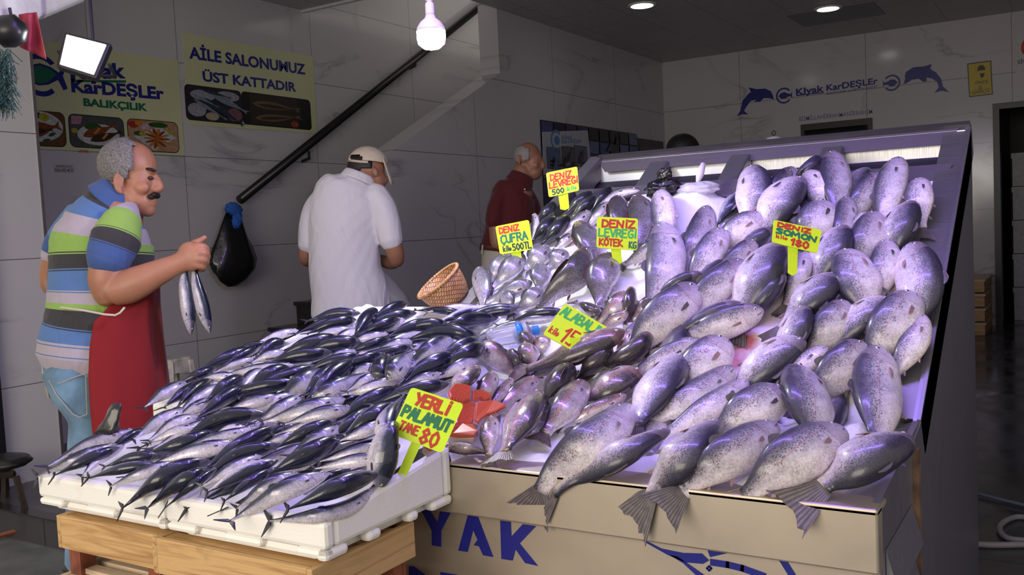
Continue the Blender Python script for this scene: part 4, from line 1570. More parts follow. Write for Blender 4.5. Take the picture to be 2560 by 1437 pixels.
    ('croaker', [1472, 618, 1442, 680, 1388, 725, 1346, 772], 74, 130, .012, 'big black croaker curving down past the sea breams'),
    ('croaker', [1496, 782, 1470, 770, 1440, 758], 30, 60, .004, 'dark brown fish with spread spiny fin above the trout price card'),
    # sea bass
    ('bass', [1386, 513, 1368, 532, 1342, 560], 32, 70, .0, 'black sea bass nearest the red-shirted man'),
    ('bass', [1480, 482, 1448, 503, 1412, 536], 28, 60, .0, 'black sea bass left of the pair at the steel ledge'),
    ('bass', [1491, 493, 1462, 515, 1424, 550], 28, 60, .002, 'black sea bass right of the pair at the steel ledge'),
    ('bass', [1384, 546, 1362, 572, 1330, 606], 36, 65, .002, 'black sea bass touching the corner of the sea bream card'),
    ('bass', [1420, 544, 1392, 574, 1354, 612], 36, 65, .004, 'black sea bass with visible tail, middle of the bass row'),
    ('bass', [1475, 527, 1440, 555, 1397, 592], 32, 170, .0, 'pale-bellied sea bass left of the shiny-headed croaker'),
    ('bass', [1528, 471, 1504, 495, 1478, 530], 28, 70, .002, 'black sea bass standing before the bright steel ledge'),
    ('bass', [1600, 475, 1560, 478, 1523, 497, 1460, 560], 24, 190, .0, 'long pinkish sea bass curving under the black bag'),
    ('bass', [1520, 505, 1496, 532, 1466, 568], 28, 180, .002, 'pale sea bass with pink streak above the shiny-headed croaker'),
    ('bass', [1335, 533, 1338, 562, 1330, 600], 20, 190, .0, 'white-bellied sea bass end beside the sea bream card'),
    ('bass', [1432, 583, 1410, 602, 1385, 624], 24, 175, -.002, 'pale sea bass below the black one with visible tail'),
    # sea bream
    ('bream', [1192, 668, 1209, 715, 1206, 770], 48, 15, .004, 'sea bream with round eye leaning on the wicker basket'),
    ('bream', [1266, 638, 1248, 665, 1222, 708], 48, 160, .0, 'sea bream under the left half of the sea bream card'),
    ('bream', [1308, 634, 1278, 668, 1230, 720], 50, 160, .004, 'sea bream under the stake of the sea bream card'),
    ('bream', [1367, 616, 1345, 640, 1312, 674], 54, 160, .0, 'sea bream right of the sea bream card'),
    ('bream', [1352, 657, 1350, 690, 1345, 730], 52, 150, .004, 'sea bream with sharp snout left of the black croaker'),
    ('bream', [1331, 704, 1280, 725, 1210, 758], 40, 160, .004, 'sea bream lying lengthwise above the bonitos'),
    ('bream', [1356, 722, 1328, 746, 1290, 778], 50, 160, .004, 'sea bream at the tail of the black croaker'),
    ('bream', [1256, 735, 1268, 755, 1276, 782], 48, 30, .010, 'sea bream with bright eye nearest the bonitos'),
    ('bream', [1410, 624, 1392, 645, 1370, 670], 44, 170, .0, 'pale sea bream with dark cheek above the black croaker'),
]
GRP = {'salmon': 'salmon trout on the counter', 'trout': 'trout at the front left of the counter', 'croaker': 'croakers on the counter', 'bass': 'sea bass at the back of the counter', 'bream': 'sea breams on the counter', 'bonito': None}
NAME = {'salmon': 'salmon_trout', 'trout': 'trout', 'croaker': 'croaker', 'bass': 'sea_bass', 'bream': 'sea_bream', 'bonito': 'bonito'}
for i, (sp, p, w, r, z, lab) in enumerate(CF):
    fins = 'tdpv' if sp in ('salmon', 'croaker') else ('tdp' if sp != 'bass' else 'tp')
    hb = (.062, .006) if sp == 'salmon' else ((.040, .006) if sp in ('trout', 'croaker') else (.022, .006))
    if i < 6:
        hb = (.050, .004)
    if sp == 'salmon' and i >= 6:
        p = p[:-2] + [p[-2] + (p[-2] - p[-4]) * .38, p[-1] + (p[-1] - p[-3]) * .38]
    if i < 6:
        TAILK = 1.3
    else:
        TAILK = 1.0
    place(sp, p, w * (1.10 if sp == 'salmon' else 1.04), r, lab, GRP[sp], NAME[sp], z=z, hb=hb, fins=fins, eye=True)

# fish of the lower layer that show only in the gaps of the pile
_rf = random.Random(12)
SF = [(1960, 470), (2130, 470), (2230, 480), (1830, 610), (1990, 560), (2080, 600), (2240, 590), (1760, 720), (1900, 690), (2020, 720), (2130, 760), (2250, 720), (1680, 900), (1560, 960), (1750, 1010), (1950, 930), (2090, 930), (1860, 1080), (2060, 1060), (1640, 1060), (2150, 860), (1640, 800)]
for k, (x, y) in enumerate(SF):
    L_ = 55 + (y - 450) * .06
    an = _rf.uniform(.9, 1.35)
    place('salmon', [x + L_ * math.cos(an), y - L_ * math.sin(an), x, y, x - L_ * math.cos(an), y + L_ * math.sin(an)], 62 + (y - 450) * .05, _rf.choice([25, 60, 150, 165]), 'salmon trout in the lower layer of the pile, mostly covered by other fish', 'salmon trout of the covered lower layer', 'salmon_trout', z=-.022, hb=(.0, .0), fins='t', eye=False)

# ------------------------------------------------------------------ salmon fillets and steaks
t_ = NT('salmon_flesh')
wv = t_.n('ShaderNodeTexWave')
wv.inputs['Scale'].default_value = 120
wv.inputs['Distortion'].default_value = 4
wv.inputs['Detail'].default_value = 2
t_.l(t_.coord('Object'), wv.inputs[0])
t_.set(Base_Color=t_.ramp(wv.outputs[0], [(0, (.50, .055, .018, 1)), (.8, (.58, .075, .025, 1)), (1, (.70, .20, .11, 1))]), Roughness=.3, Coat_Weight=.3)
M['flesh'] = t_.m
M['fillet_skin'] = plain('silver_fillet_skin', (.55, .42, .42, 1), .3, metal=.3)


def fillet(pts, h0, th, label):
    P = [onS(x, y, h0) for x, y in pts]
    c = np.mean(P, axis=0)
    n = Snormal(c)
    e = empty('salmon_fillet', c - n * .01, label, 'fish fillet', 'cut salmon pieces')
    inner = [c + (p - c) * .965 for p in P]
    MB().prism(inner, n * th).build('flesh', M['flesh'], e, bevel=.004)
    MB().prism([p - n * .004 for p in P], n * (th * .82)).build('skin', M['fillet_skin'], e, bevel=.003)


fillet([(1116, 992), (1130, 972), (1158, 972), (1176, 978), (1173, 1014), (1158, 1018), (1122, 1008)], .045, .016, 'square orange salmon fillet at the top of the cut pieces')
fillet([(1177, 986), (1200, 984), (1224, 993), (1228, 1006), (1214, 1012), (1200, 1006), (1176, 1014)], .040, .014, 'narrow orange salmon fillet right of the square one')
fillet([(1140, 1024), (1160, 1017), (1184, 1013), (1184, 1060), (1176, 1074), (1134, 1074)], .038, .014, 'pinkish salmon fillet behind the bonito price card')
fillet([(1186, 1018), (1232, 1013), (1266, 1024), (1240, 1040), (1216, 1048), (1192, 1068), (1182, 1062)], .052, .016, 'wedge-shaped orange salmon fillet with pointed tip')
fillet([(1122, 1082), (1150, 1076), (1180, 1078), (1194, 1096), (1184, 1106), (1120, 1108)], .040, .02, 'rounded salmon steak lowest right of the price card')
fillet([(1054, 1128), (1064, 1106), (1086, 1102), (1102, 1116), (1092, 1136), (1070, 1142)], .03, .02, 'small salmon steak left under the price card stake')

# ------------------------------------------------------------------ handwritten price cards
GL = {  # marker strokes in a unit cell
    'A': [[(0, 0), (.45, 1), (.9, 0)], [(.18, .38), (.75, .38)]], 'B': [[(0, 0), (0, 1), (.6, .95), (.7, .75), (.5, .55), (0, .52)], [(.5, .55), (.8, .35), (.7, .08), (0, 0)]],
    'C': [[(.85, .9), (.5, 1), (.12, .75), (.05, .4), (.25, .05), (.6, 0), (.88, .15)]], 'D': [[(0, 0), (.05, 1), (.55, .9), (.85, .55), (.6, .1), (0, 0)]],
    'E': [[(.8, 1), (.05, 1), (0, 0), (.8, .02)], [(.03, .52), (.65, .55)]], 'F': [[(.8, 1), (.05, 1), (0, 0)], [(.03, .52), (.6, .55)]],
    'G': [[(.85, .9), (.5, 1), (.12, .75), (.05, .4), (.25, .05), (.6, 0), (.85, .15), (.85, .45), (.5, .45)]],
    'I': [[(.25, 0), (.3, 1)]], 'i': [[(.25, 0), (.28, .68)], [(.28, .88), (.32, .98)]], 'K': [[(0, 0), (.05, 1)], [(.75, 1), (.05, .45), (.85, 0)]],
    'L': [[(.05, 1), (0, 0), (.75, .03)]], 'M': [[(0, 0), (.1, 1), (.45, .4), (.85, 1), (.95, 0)]], 'N': [[(0, 0), (.05, 1), (.75, 0), (.85, 1)]],
    'O': [[(.45, 1), (.08, .75), (.05, .3), (.4, 0), (.8, .25), (.85, .7), (.45, 1)]], 'P': [[(0, 0), (.05, 1), (.65, .95), (.75, .7), (.5, .5), (.03, .48)]],
    'R': [[(0, 0), (.05, 1), (.65, .95), (.75, .7), (.5, .5), (.03, .48)], [(.35, .5), (.85, 0)]], 'S': [[(.8, .9), (.4, 1), (.1, .78), (.4, .55), (.75, .38), (.65, .05), (.05, .08)]],
    'T': [[(0, 1), (.9, .97)], [(.45, .98), (.4, 0)]], 'U': [[(.03, 1), (.05, .25), (.35, 0), (.7, .1), (.8, 1)]], 'V': [[(0, 1), (.4, 0), (.85, 1)]],
    'Y': [[(0, 1), (.4, .5)], [(.85, 1), (.3, 0)]], 'Z': [[(0, 1), (.8, 1), (0, .02), (.85, .05)]],
    '0': [[(.4, 1), (.08, .7), (.08, .3), (.4, 0), (.72, .3), (.72, .7), (.4, 1)]], '1': [[(.05, .7), (.45, 1), (.3, 0)]], '5': [[(.75, 1), (.15, 1), (.1, .58), (.55, .58), (.75, .3), (.5, .02), (.05, .08)]],
    '8': [[(.4, .52), (.1, .75), (.4, 1), (.7, .75), (.4, .52), (.05, .25), (.4, 0), (.75, .25), (.4, .52)]],
    'k': [[(0, 0), (.05, 1)], [(.6, .6), (.05, .3), (.65, 0)]], 'l': [[(.2, 1), (.2, 0)]], 'o': [[(.35, .55), (.05, .3), (.35, 0), (.65, .3), (.35, .55)]], ' ': [],
}
GL['Ç'] = GL['C'] + [[(.45, 0), (.55, -.15), (.4, -.22)]]
GL['İ'] = [[(.25, 0), (.3, .85)], [(.3, 1.05), (.34, 1.15)]]
GL['Ğ'] = GL['G'] + [[(.3, 1.18), (.5, 1.08), (.7, 1.2)]]
GL['Ö'] = GL['O'] + [[(.25, 1.12), (.28, 1.2)], [(.6, 1.12), (.63, 1.2)]]
ADV = {'I': .55, 'i': .55, 'İ': .55, 'l': .45, ' ': .5, '1': .7, 'M': 1.2, 'k': .85, 'o': .85}


def price_card(corners, stake, D, lines, label, lean=.015, stick=None):
    """corners TL TR BR BL in pixels of the photo; D: distance of the card from the camera along its axis"""
    ds = [D + lean, D + lean, D, D]
    Q = [onD(x, y, d) for (x, y), d in zip(corners, ds)]
    TL, TR, BR, BL = Q
    n = nrm(np.cross(TR - TL, BL - TL))
    if n @ (CAM - TL) < 0:
        n = -n

    def q(u, v, h=0):
        return (TL * (1 - u) + TR * u) * v + (BL * (1 - u) + BR * u) * (1 - v) + n * h
    base = onD(*stake[1], D)
    top = onD(*stake[0], D)
    e = empty('price_card', base, label, 'price card', 'yellow price cards')
    pts = [q(u, v) for u, v in rrect(0, 1, 0, 1, .07, 4)]
    m = MB().prism([p - n * .0035 for p in pts], n * .0035)
    m.build('card', M['neon'], e)
    sd = nrm(np.cross(n, base - top)) * .006 * D * .9
    top = top + (top - base) * .25
    low = base + (base - top) * .02
    MB().prism([top - sd - n * .004, top + sd - n * .004, low + sd * .9 - n * .004, low + (low - top) * .08 - n * .004, low - sd * .9 - n * .004], n * -.003).build('stake', M['neon'], e)
    k = 0
    for txt, u0, u1, v0, v1, mat, wgt in lines:
        adv = [ADV.get(c, 1.0) for c in txt]
        tot = sum(adv) - .12
        mb = MB()
        x = 0
        for c, a in zip(txt, adv):
            for st_ in GL.get(c, []):
                P = [(u0 + (u1 - u0) * (x + px_) / tot, v0 + (v1 - v0) * py_) for px_, py_ in st_]
                W_ = [q(u, v, .0006) for u, v in P]
                for A_, B_ in zip(W_[:-1], W_[1:]):
                    d_ = nrm(B_ - A_)
                    s_ = np.cross(n, d_) * wgt * .62
                    ex = d_ * wgt * .35
                    mb.prism([A_ - ex + s_, A_ - ex - s_, B_ + ex - s_, B_ + ex + s_], n * .0004)
            x += a
        mb.build('lettering', mat, e)
    return e


dS = lambda x, y, h=.04: float((ROT.T @ (onS(x, y, h) - CAM))[2])
price_card([(1028, 967), (1160, 1010), (1105, 1133), (975, 1083)], ((1040, 1108), (1005, 1186)), dS(1005, 1184, .02) - .01,
           [('YERLİ', .17, .80, .70, .93, M['ink_red'], .0052), ('PALAMUT', .05, .95, .40, .62, M['ink_green'], .0050), ('TANE', .10, .46, .14, .31, M['ink_red'], .0034), ('80', .52, .86, .04, .33, M['ink_red'], .0044)],
           'yellow price card reading YERLI PALAMUT 80 stuck in the near foam box')
price_card([(1365, 432), (1443, 416), (1448, 476), (1372, 493)], ((1408, 486), (1412, 520)), dS(1412, 520, .02) - .03,
           [('DENİZ', .12, .80, .64, .88, M['ink_red'], .0042), ('LEVREĞİ', .06, .98, .34, .58, M['ink_red'], .0042), ('500', .12, .52, .06, .26, M['ink_dark'], .0034), ('kilo', .62, .92, .09, .26, M['ink_lime'], .0026)],
           'yellow price card reading DENIZ LEVREGI 500 in front of the red-shirted man')
price_card([(1238, 566), (1322, 549), (1333, 623), (1250, 636)], ((1290, 630), (1293, 648)), dS(1293, 646, .03) - .04,
           [('DENiZ', .10, .68, .72, .92, M['ink_red'], .0040), ('ÇUFRA', .09, .88, .36, .64, M['ink_green'], .0042), ('kilo', .12, .36, .08, .26, M['ink_dark'], .0030), ('500TL', .40, .97, .06, .28, M['ink_dark'], .0032)],
           'yellow price card reading DENIZ CUFRA 500 over the sea breams')
price_card([(1493, 541), (1595, 546), (1593, 626), (1491, 619)], ((1540, 622), (1545, 656)), dS(1545, 655, .02) - .07,
           [('DENİZ', .13, .93, .68, .90, M['ink_red'], .0048), ('LEVREĞİ', .05, .97, .38, .62, M['ink_lime'], .0042), ('KÖTEK', .07, .64, .09, .30, M['ink_red'], .0040), ('KG', .80, .97, .06, .26, M['ink_green'], .0034)],
           'yellow price card reading DENIZ LEVREGI KOTEK in front of the croakers')
price_card([(1413, 757), (1526, 822), (1468, 896), (1357, 835)], ((1440, 850), (1440, 880)), dS(1440, 850, .11) - .02,
           [('ALABALIK', .04, .93, .66, .92, M['ink_lime'], .0046), ('kilo', .06, .26, .12, .30, M['ink_red'], .0028), ('150', .33, .80, .06, .48, M['ink_red'], .0048)],
           'yellow price card reading ALABALIK tilted and half covered by a trout', lean=.05)
price_card([(1935, 549), (2055, 575), (2043, 633), (1930, 605)], ((1984, 618), (1983, 680)), dS(1983, 676, .08) - .07,
           [('DENiZ', .09, .78, .74, .92, M['ink_red'], .0038), ('SOMON', .06, .92, .44, .66, M['ink_green'], .0042), ('kilo', .08, .32, .24, .38, M['ink_red'], .0024), ('180', .40, .80, .08, .36, M['ink_red'], .0044)],
           'yellow price card reading DENIZ SOMON 180 over the salmon trout')

# ------------------------------------------------------------------ basket, bottle, bags on the counter
bc = onSh(1128, 765, .0)
bD = float((ROT.T @ (bc - CAM))[2])
br_ = 62 * bD / FPX
bk = empty('wicker_basket', bc, 'round woven wicker basket tipped on the bonitos beside the sea breams', 'basket')
tl = []
upb = nrm(np.array([-.50, -.62, 1.0]))
c0 = bc + np.array([.0, 0, .035])
t_ = NT('woven_wicker')
ub = t_.n('ShaderNodeTexBrick')
ub.inputs['Scale'].default_value = 1
ub.inputs['Brick Width'].default_value = .085
ub.inputs['Row Height'].default_value = .16
ub.inputs['Mortar Size'].default_value = .012
ub.inputs['Color1'].default_value = (.42, .20, .07, 1)
ub.inputs['Color2'].default_value = (.58, .33, .14, 1)
ub.inputs['Mortar'].default_value = (.10, .04, .015, 1)
uvn = t_.n('ShaderNodeUVMap')
mp = t_.n('ShaderNodeMapping')
mp.inputs['Rotation'].default_value = (0, 0, .75)
mp.inputs['Scale'].default_value = (2.2, 1, 1)
t_.l(uvn.outputs[0], mp.inputs[0])
t_.l(mp.outputs[0], ub.inputs[0])
t_.set(Base_Color=ub.outputs[0], Roughness=.6)
t_.bump(ub.outputs[1], -.8, .004)
M['wicker'] = t_.m
ax1 = nrm(np.cross(upb, [0, 1, 0]))
ax2 = np.cross(upb, ax1)
V, F, uv = [], [], []
prof = [(.02, .0), (.60, .0), (.74, .06), (.86, .32), (.95, .62), (1.0, .95), (.95, .95), (.88, .60), (.78, .30), (.62, .06), (.02, .05)]
SG = 40
for i, (r, h) in enumerate(prof):
    for k in range(SG):
        a = 2 * math.pi * k / SG
        V.append(c0 + upb * (h * br_ * 1.15 - br_ * .3) + (ax1 * math.cos(a) + ax2 * math.sin(a)) * r * br_)
        uv.append((k / SG * 2 if k <= SG / 2 else (SG - k) / SG * 2, h * 1.2))
for i in range(len(prof) - 1):
    for k in range(SG):
        k2 = (k + 1) % SG
        F.append((i * SG + k, i * SG + k2, (i + 1) * SG + k2, (i + 1) * SG + k))
MB().add(V, F, uvs=uv).build('weave', M['wicker'], bk, smooth=True)
rim = MB()
for ph in (0, math.pi):
    pts = []
    for k in range(121):
        a = 2 * math.pi * k / 120
        w_ = a * 24 + ph
        rr = br_ * (1.0 + .035 * math.cos(w_))
        pts.append(c0 + upb * (br_ * .80 + br_ * .035 * math.sin(w_)) + (ax1 * math.cos(a) + ax2 * math.sin(a)) * rr)
    rim.tube(pts, br_ * .045, 6)
rim.build('braided_rim', plain('wicker_braid', (.50, .27, .11, 1), .6, var=.4, vscale=80), bk, smooth=True)

# water bottle
b0, b1 = onSh(1216, 848, .035), onSh(1338, 826, .035)
ba = nrm(b1 - b0)
bl = np.linalg.norm(b1 - b0)
bo = empty('water_bottle', b0, 'clear plastic water bottle with blue label lying by the bonitos', 'bottle')
br = .030
t_ = NT('clear_plastic')
t_.set(Base_Color=(.86, .88, .95, 1), Roughness=.06, Transmission_Weight=.72, IOR=1.25)
M['clear'] = t_.m
prof = [(.004, 0), (br * .7, .0), (br, .012)]
for k in range(9):
    prof += [(br, .02 + k * .011), (br * .95, .0255 + k * .011)]
prof += [(br, .125), (br, bl * .74), (br * .75, bl * .84), (br * .42, bl * .92), (br * .40, bl * .95)]
MB().lathe(b0, prof, 24, ba).build('bottle_body', M['clear'], bo, smooth=True)
MB().lathe(b0 + ba * bl * .60, [(br * 1.012, 0), (br * 1.012, bl * .13)], 24, ba).build('label', plain('blue_label', (.02, .20, .62, 1), .3), bo, smooth=True)
MB().lathe(b0 + ba * bl * .94, [(br * .46, 0), (br * .46, .018), (br * .40, .02)], 20, ba).build('cap', bpy.data.materials['blue_label'], bo)


def crumple(mb, c, ax, seed, amp=.22, seg=34, rings=22, freq=3.0):
    """a crumpled bag: an ellipsoid pushed about by folds"""
    rg = np.random.default_rng(seed)
    ks = rg.normal(size=(9, 3)) * freq
    phs = rg.uniform(0, 6.28, 9)
    c = np.asarray(c, float)
    b = len(mb.v)
    mb.ell(c, ax, seg, rings)
    A = np.array([nrm(a) for a in ax])
    Ln = np.array([np.linalg.norm(a) for a in ax])
    for i in range(b, len(mb.v)):
        d = (np.array(mb.v[i]) - c) @ A.T / Ln
        f = sum(abs(math.sin(float(k @ d) + p)) for k, p in zip(ks, phs)) / 9
        mb.v[i] = tuple(c + (np.array(mb.v[i]) - c) * (1 - amp + amp * 1.8 * (f - .4)))
    return mb


P = onD(1656, 472, dS(1656, 488, .0) - .04)
g = empty('plastic_bag', P, 'crumpled black plastic bag lying on the steel ledge of the counter', 'bag')
sc = float((ROT.T @ (P - CAM))[2]) / FPX
mb = crumple(MB(), P, (np.array([60 * sc, 0, 0]), np.array([0, 45 * sc, 10 * sc]), np.array([0, -6 * sc, 32 * sc])), 3, .5)
crumple(mb, P + np.array([.01, .0, .045]), (np.array([26 * sc, 0, 0]), np.array([0, 14 * sc, 0]), np.array([0, 0, 26 * sc])), 5, .5)
mb.build('bag_body', M['bag_black'], g, smooth=True)
t_ = NT('clear_bag_film')
t_.set(Base_Color=(.72, .70, .74, 1), Roughness=.22, Alpha=.55)
M['film'] = t_.m
P = onD(1745, 472, dS(1745, 486, .0) - .03)
g = empty('clear_bag', P, 'knotted clear plastic bag with a white twist beside the black bag', 'bag')
mb = crumple(MB(), P, (np.array([66 * sc, 0, 0]), np.array([0, 40 * sc, 8 * sc]), np.array([0, -6 * sc, 20 * sc])), 8, .4)
mb.build('bag_film', M['film'], g, smooth=True)
q0, q1 = onD(1744, 455, dS(1745, 486, .0) - .03), onD(1758, 410, dS(1745, 486, .0))
MB().tube([q0, q0 * .6 + q1 * .4, q1], [.006, .014, .009], 8).build('twist', M['white_plastic'], g, smooth=True)

# black bag and blue cloth that hang on the lower end of the handrail
A = onX(588, 520, -5.53)
sD = float((ROT.T @ (A - CAM))[2]) / FPX
g = empty('plastic_bag', A, 'black plastic bag tied to the lower end of the handrail', 'bag')
mb = MB()
pr = [(580, 530, 14), (578, 560, 24), (580, 590, 34), (586, 620, 44), (590, 650, 52), (590, 676, 48), (584, 700, 30), (580, 716, 10)]
V, F = [], []
for i, (x, y, r) in enumerate(pr):
    c = onX(x, y, -5.53)
    for k in range(20):
        a = 2 * math.pi * k / 20
        w_ = r * sD * (1 + .13 * math.sin(3 * a + i * .9) + .08 * math.sin(5 * a - i))
        V.append(c + np.array([.45 * w_ * math.sin(a), w_ * math.cos(a) * 1.35, 0]))
for i in range(len(pr) - 1):
    for k in range(20):
        k2 = (k + 1) % 20
        F.append((i * 20 + k, i * 20 + k2, (i + 1) * 20 + k2, (i + 1) * 20 + k))
F.append(list(range(20)))
F.append([(len(pr) - 1) * 20 + k for k in range(20)])
mb.add(V, F)
mb.build('bag_body', M['bag_black'], g, smooth=True)
g = MB()
crumple(g, onX(584, 522, -5.50), (np.array([.05, 0, 0]), np.array([0, 34 * sD, 0]), np.array([0, 0, 22 * sD])), 14, .5)
crumple(g, onX(592, 552, -5.49), (np.array([.035, 0, 0]), np.array([0, 20 * sD, 0]), np.array([0, 6 * sD, 26 * sD])), 15, .5)
g.build('cloth', M['cloth_blue'], smooth=True, label='bright blue cloth knotted round the lower end of the handrail', cat='cloth')
# dark bag hanging at the corner of the rear foam box
P = onD(278, 1040, 2.62)
s2 = 2.16 / FPX
mb = MB()
V, F = [], []
pr = [(292, 1008, 12), (286, 1025, 20), (280, 1045, 24), (272, 1065, 30), (266, 1082, 34)]
for i, (x, y, r) in enumerate(pr):
    c = onD(x, y, 2.16)
    for k in range(18):
        a = 2 * math.pi * k / 18
        w_ = r * s2 * (1 + .2 * math.sin(4 * a + i))
        V.append(c + np.array([w_ * math.cos(a), .6 * w_ * math.sin(a), 0]))
for i in range(len(pr) - 1):
    for k in range(18):
        k2 = (k + 1) % 18
        F.append((i * 18 + k, i * 18 + k2, (i + 1) * 18 + k2, (i + 1) * 18 + k))
F.append(list(range(18)))
F.append([(len(pr) - 1) * 18 + k for k in range(18)])
mb.add(V, F)
mb.build('plastic_bag', plain('grey_black_bag', (.018, .018, .02, 1), .3, coat=.3), smooth=True, label='grey-black plastic bag hanging at the corner of the rear foam box', cat='bag')

# ------------------------------------------------------------------ signs and posters on the left wall
FL = Frame((XL + .002, 0, 0), (0, 1, 0), (0, 0, 1))


def lpx(x, y):
    P = onX(x, y, XL + .002)
    return P[1], P[2]


def lpts(pts):
    return [lpx(*p) for p in pts]


def ltext(s, p0, p1, ptop, mat, par, bold=.02, h=.004, label=None):
    """text on the left wall from baseline pixels p0 -> p1; ptop is a pixel at cap height above p0"""
    a0, b0 = lpx(*p0)
    a1, b1 = lpx(*p1)
    hgt = lpx(*ptop)[1] - b0
    return text_obj('lettering', s, FL, a0, b0, a1 - a0, hgt, mat, par, h=h, bold=bold, slope=(b1 - b0) / (a1 - a0), label=label)


def photo(parent, y0, y1, z0, z1, bg, items, r=.035, fr=FL, h=.004, name='photo_print'):
    """a rounded photo print: background plus flat printed shapes (one mesh, several inks)"""
    mats = [bg]
    mb = MB()
    fr.poly(mb, rrect(y0, y1, z0, z1, r), h, .0006, 0)
    for k, (mat, pts) in enumerate(items):
        if mat not in mats:
            mats.append(mat)
        fr.poly(mb, [(y0 + (y1 - y0) * u, z0 + (z1 - z0) * v) for u, v in pts], h + .0007 + .0004 * k, .0003, mats.index(mat))
    o = mb.build(name, mats, parent)
    bo = MB()
    out = rrect(y0 - .006, y1 + .006, z0 - .006, z1 + .006, r + .006)
    fr.poly(bo, out, h - .0006, .0005)
    bo.build('photo_border', M['black'], parent)
    return o


K = {}


def ink(name, r, g, b):
    if name not in K:
        K[name] = plain(name, srgb(r, g, b), .35, var=.25, vscale=40)
    return K[name]


def lens(cx, cy, L, w, rot=0, n=10):
    """fish outline in unit coordinates"""
    pts = [(-.5 + i / n, math.sin(math.pi * (i / n) ** .75) * .5) for i in range(n + 1)] + [(.5 - i / n, -math.sin(math.pi * ((n - i) / n) ** .75) * .5) for i in range(1, n)]
    pts = pts[:n] + [(.50, .10), (.66, .34), (.60, 0), (.66, -.34), (.50, -.10)] + pts[n + 1:]
    c, s_ = math.cos(rot), math.sin(rot)
    return [(cx + L * x * c - w * y * s_, cy + L * x * s_ + w * y * c) for x, y in pts]


# poster 1: shop name, three dishes
y0, y1 = 3.40, 4.635
p1 = empty('shop_poster', (XL, 4.0, 1.9), 'cream poster with fish logo, shop name and three dishes behind the floodlight', 'poster')
m = MB()
FL.poly(m, [(y0, 1.90), (y1, 1.905), (y1, 2.595), (y0, 2.60)], 0, .003)
m.build('sheet', M['cream_poster'], p1)
ltext('Kıyak', (176, 197), (314, 194), (176, 160), M['navy'], p1, .042)
m = MB()
FL.poly(m, lpts([(178, 199), (314, 201), (314, 207), (178, 205)]), .004, .0006)
m.build('underline', M['green_vinyl'], p1)
ltext('KarDEŞLEr', (178, 229), (410, 248), (178, 198), M['navy'], p1, .042)
ltext('BALIKÇILIK', (208, 264), (368, 277), (208, 246), M['green_vinyl'], p1, .045)
# logo: a broken ring around a fish
cy_, cz_ = lpx(100, 188)
R_ = lpx(150, 188)[0] - cy_
m = MB()
outer = [(cy_ + R_ * .98 * math.cos(a), cz_ + R_ * .98 * math.sin(a)) for a in np.linspace(math.radians(40), math.radians(312), 30)]
inner = [(cy_ + R_ * .74 * math.cos(a), cz_ + R_ * .74 * math.sin(a)) for a in np.linspace(math.radians(312), math.radians(44), 30)]
FL.poly(m, outer + inner, .004, .0006)
FL.poly(m, lpts([(54, 180), (70, 164), (98, 158), (126, 168), (146, 182), (160, 160), (166, 164), (156, 190), (168, 222), (158, 226), (144, 200), (120, 212), (96, 214), (72, 204)]), .0046, .0006)
m.build('logo_ring', M['navy'], p1)
m = MB()
FL.poly(m, lpts([(62, 181), (76, 168), (98, 163), (124, 173), (140, 186), (118, 206), (96, 209), (76, 200)]), .0054, .0006)
m.build('logo_fish', M['green_vinyl'], p1)
m = MB()
a_, b_ = lpx(77, 183)
FL.poly(m, ellipse(a_, b_, .018, .022, 14), .0062, .0006)
m.build('logo_eye', M['white_paint'], p1)
z0 = lpx(58, 368)[1]
fish_b, fish_d, leaf = ink('fried_brown', 120, 62, 22), ink('crisp_dark', 60, 34, 18), ink('parsley_green', 40, 82, 30)
pa, pb = lpx(50, 368), lpx(162, 275)
photo(p1, 3.405, 3.695, 1.926, 2.140, ink('table_wood', 96, 64, 32), [(ink('plate_white', 190, 190, 192), ellipse(.36, .56, .60, .46, 28)), (fish_b, lens(.38, .48, .82, .46, .25)), (fish_d, lens(.34, .40, .6, .2, .25)), (leaf, ellipse(.30, .88, .20, .10)), (ink('lemon_yellow', 170, 160, 40), ellipse(.52, .84, .12, .12)), (leaf, ellipse(.68, .34, .10, .05, 12, .6)), (leaf, ellipse(.54, .16, .10, .04, 12, .3))])
pa, pb = lpx(167, 370), lpx(311, 292)
photo(p1, 3.730, 4.132, 1.930, 2.138, ink('grey_linen', 74, 76, 76), [(ink('check_pink', 168, 120, 140), [(0.03, .70), (.20, .72), (.24, .97), (.04, .97)]), (ink('plate_white', 190, 190, 192), ellipse(.52, .42, .40, .34, 24, .3)), (leaf, ellipse(.42, .66, .16, .12)), (fish_b, lens(.50, .52, .66, .26, .62)), (fish_d, lens(.62, .36, .62, .24, .55)), (ink('lemon_yellow', 170, 160, 40), ellipse(.08, .50, .06, .08)), (ink('crisp_gold', 176, 128, 60), [(.42, .46), (.46, .42), (.56, .62), (.52, .64)]), (K['crisp_gold'], [(.56, .30), (.60, .27), (.70, .46), (.66, .48)])])
pa, pb = lpx(317, 378), lpx(445, 302)
petals = []
for k in range(14):
    a = 2 * math.pi * k / 14
    petals.append((ink('fried_orange', 186, 110, 40) if k % 2 else fish_b, ellipse(.55 + .13 * math.cos(a), .42 + .20 * math.sin(a), .15, .035, 10, math.atan2(math.sin(a) * 1.0, math.cos(a)))))
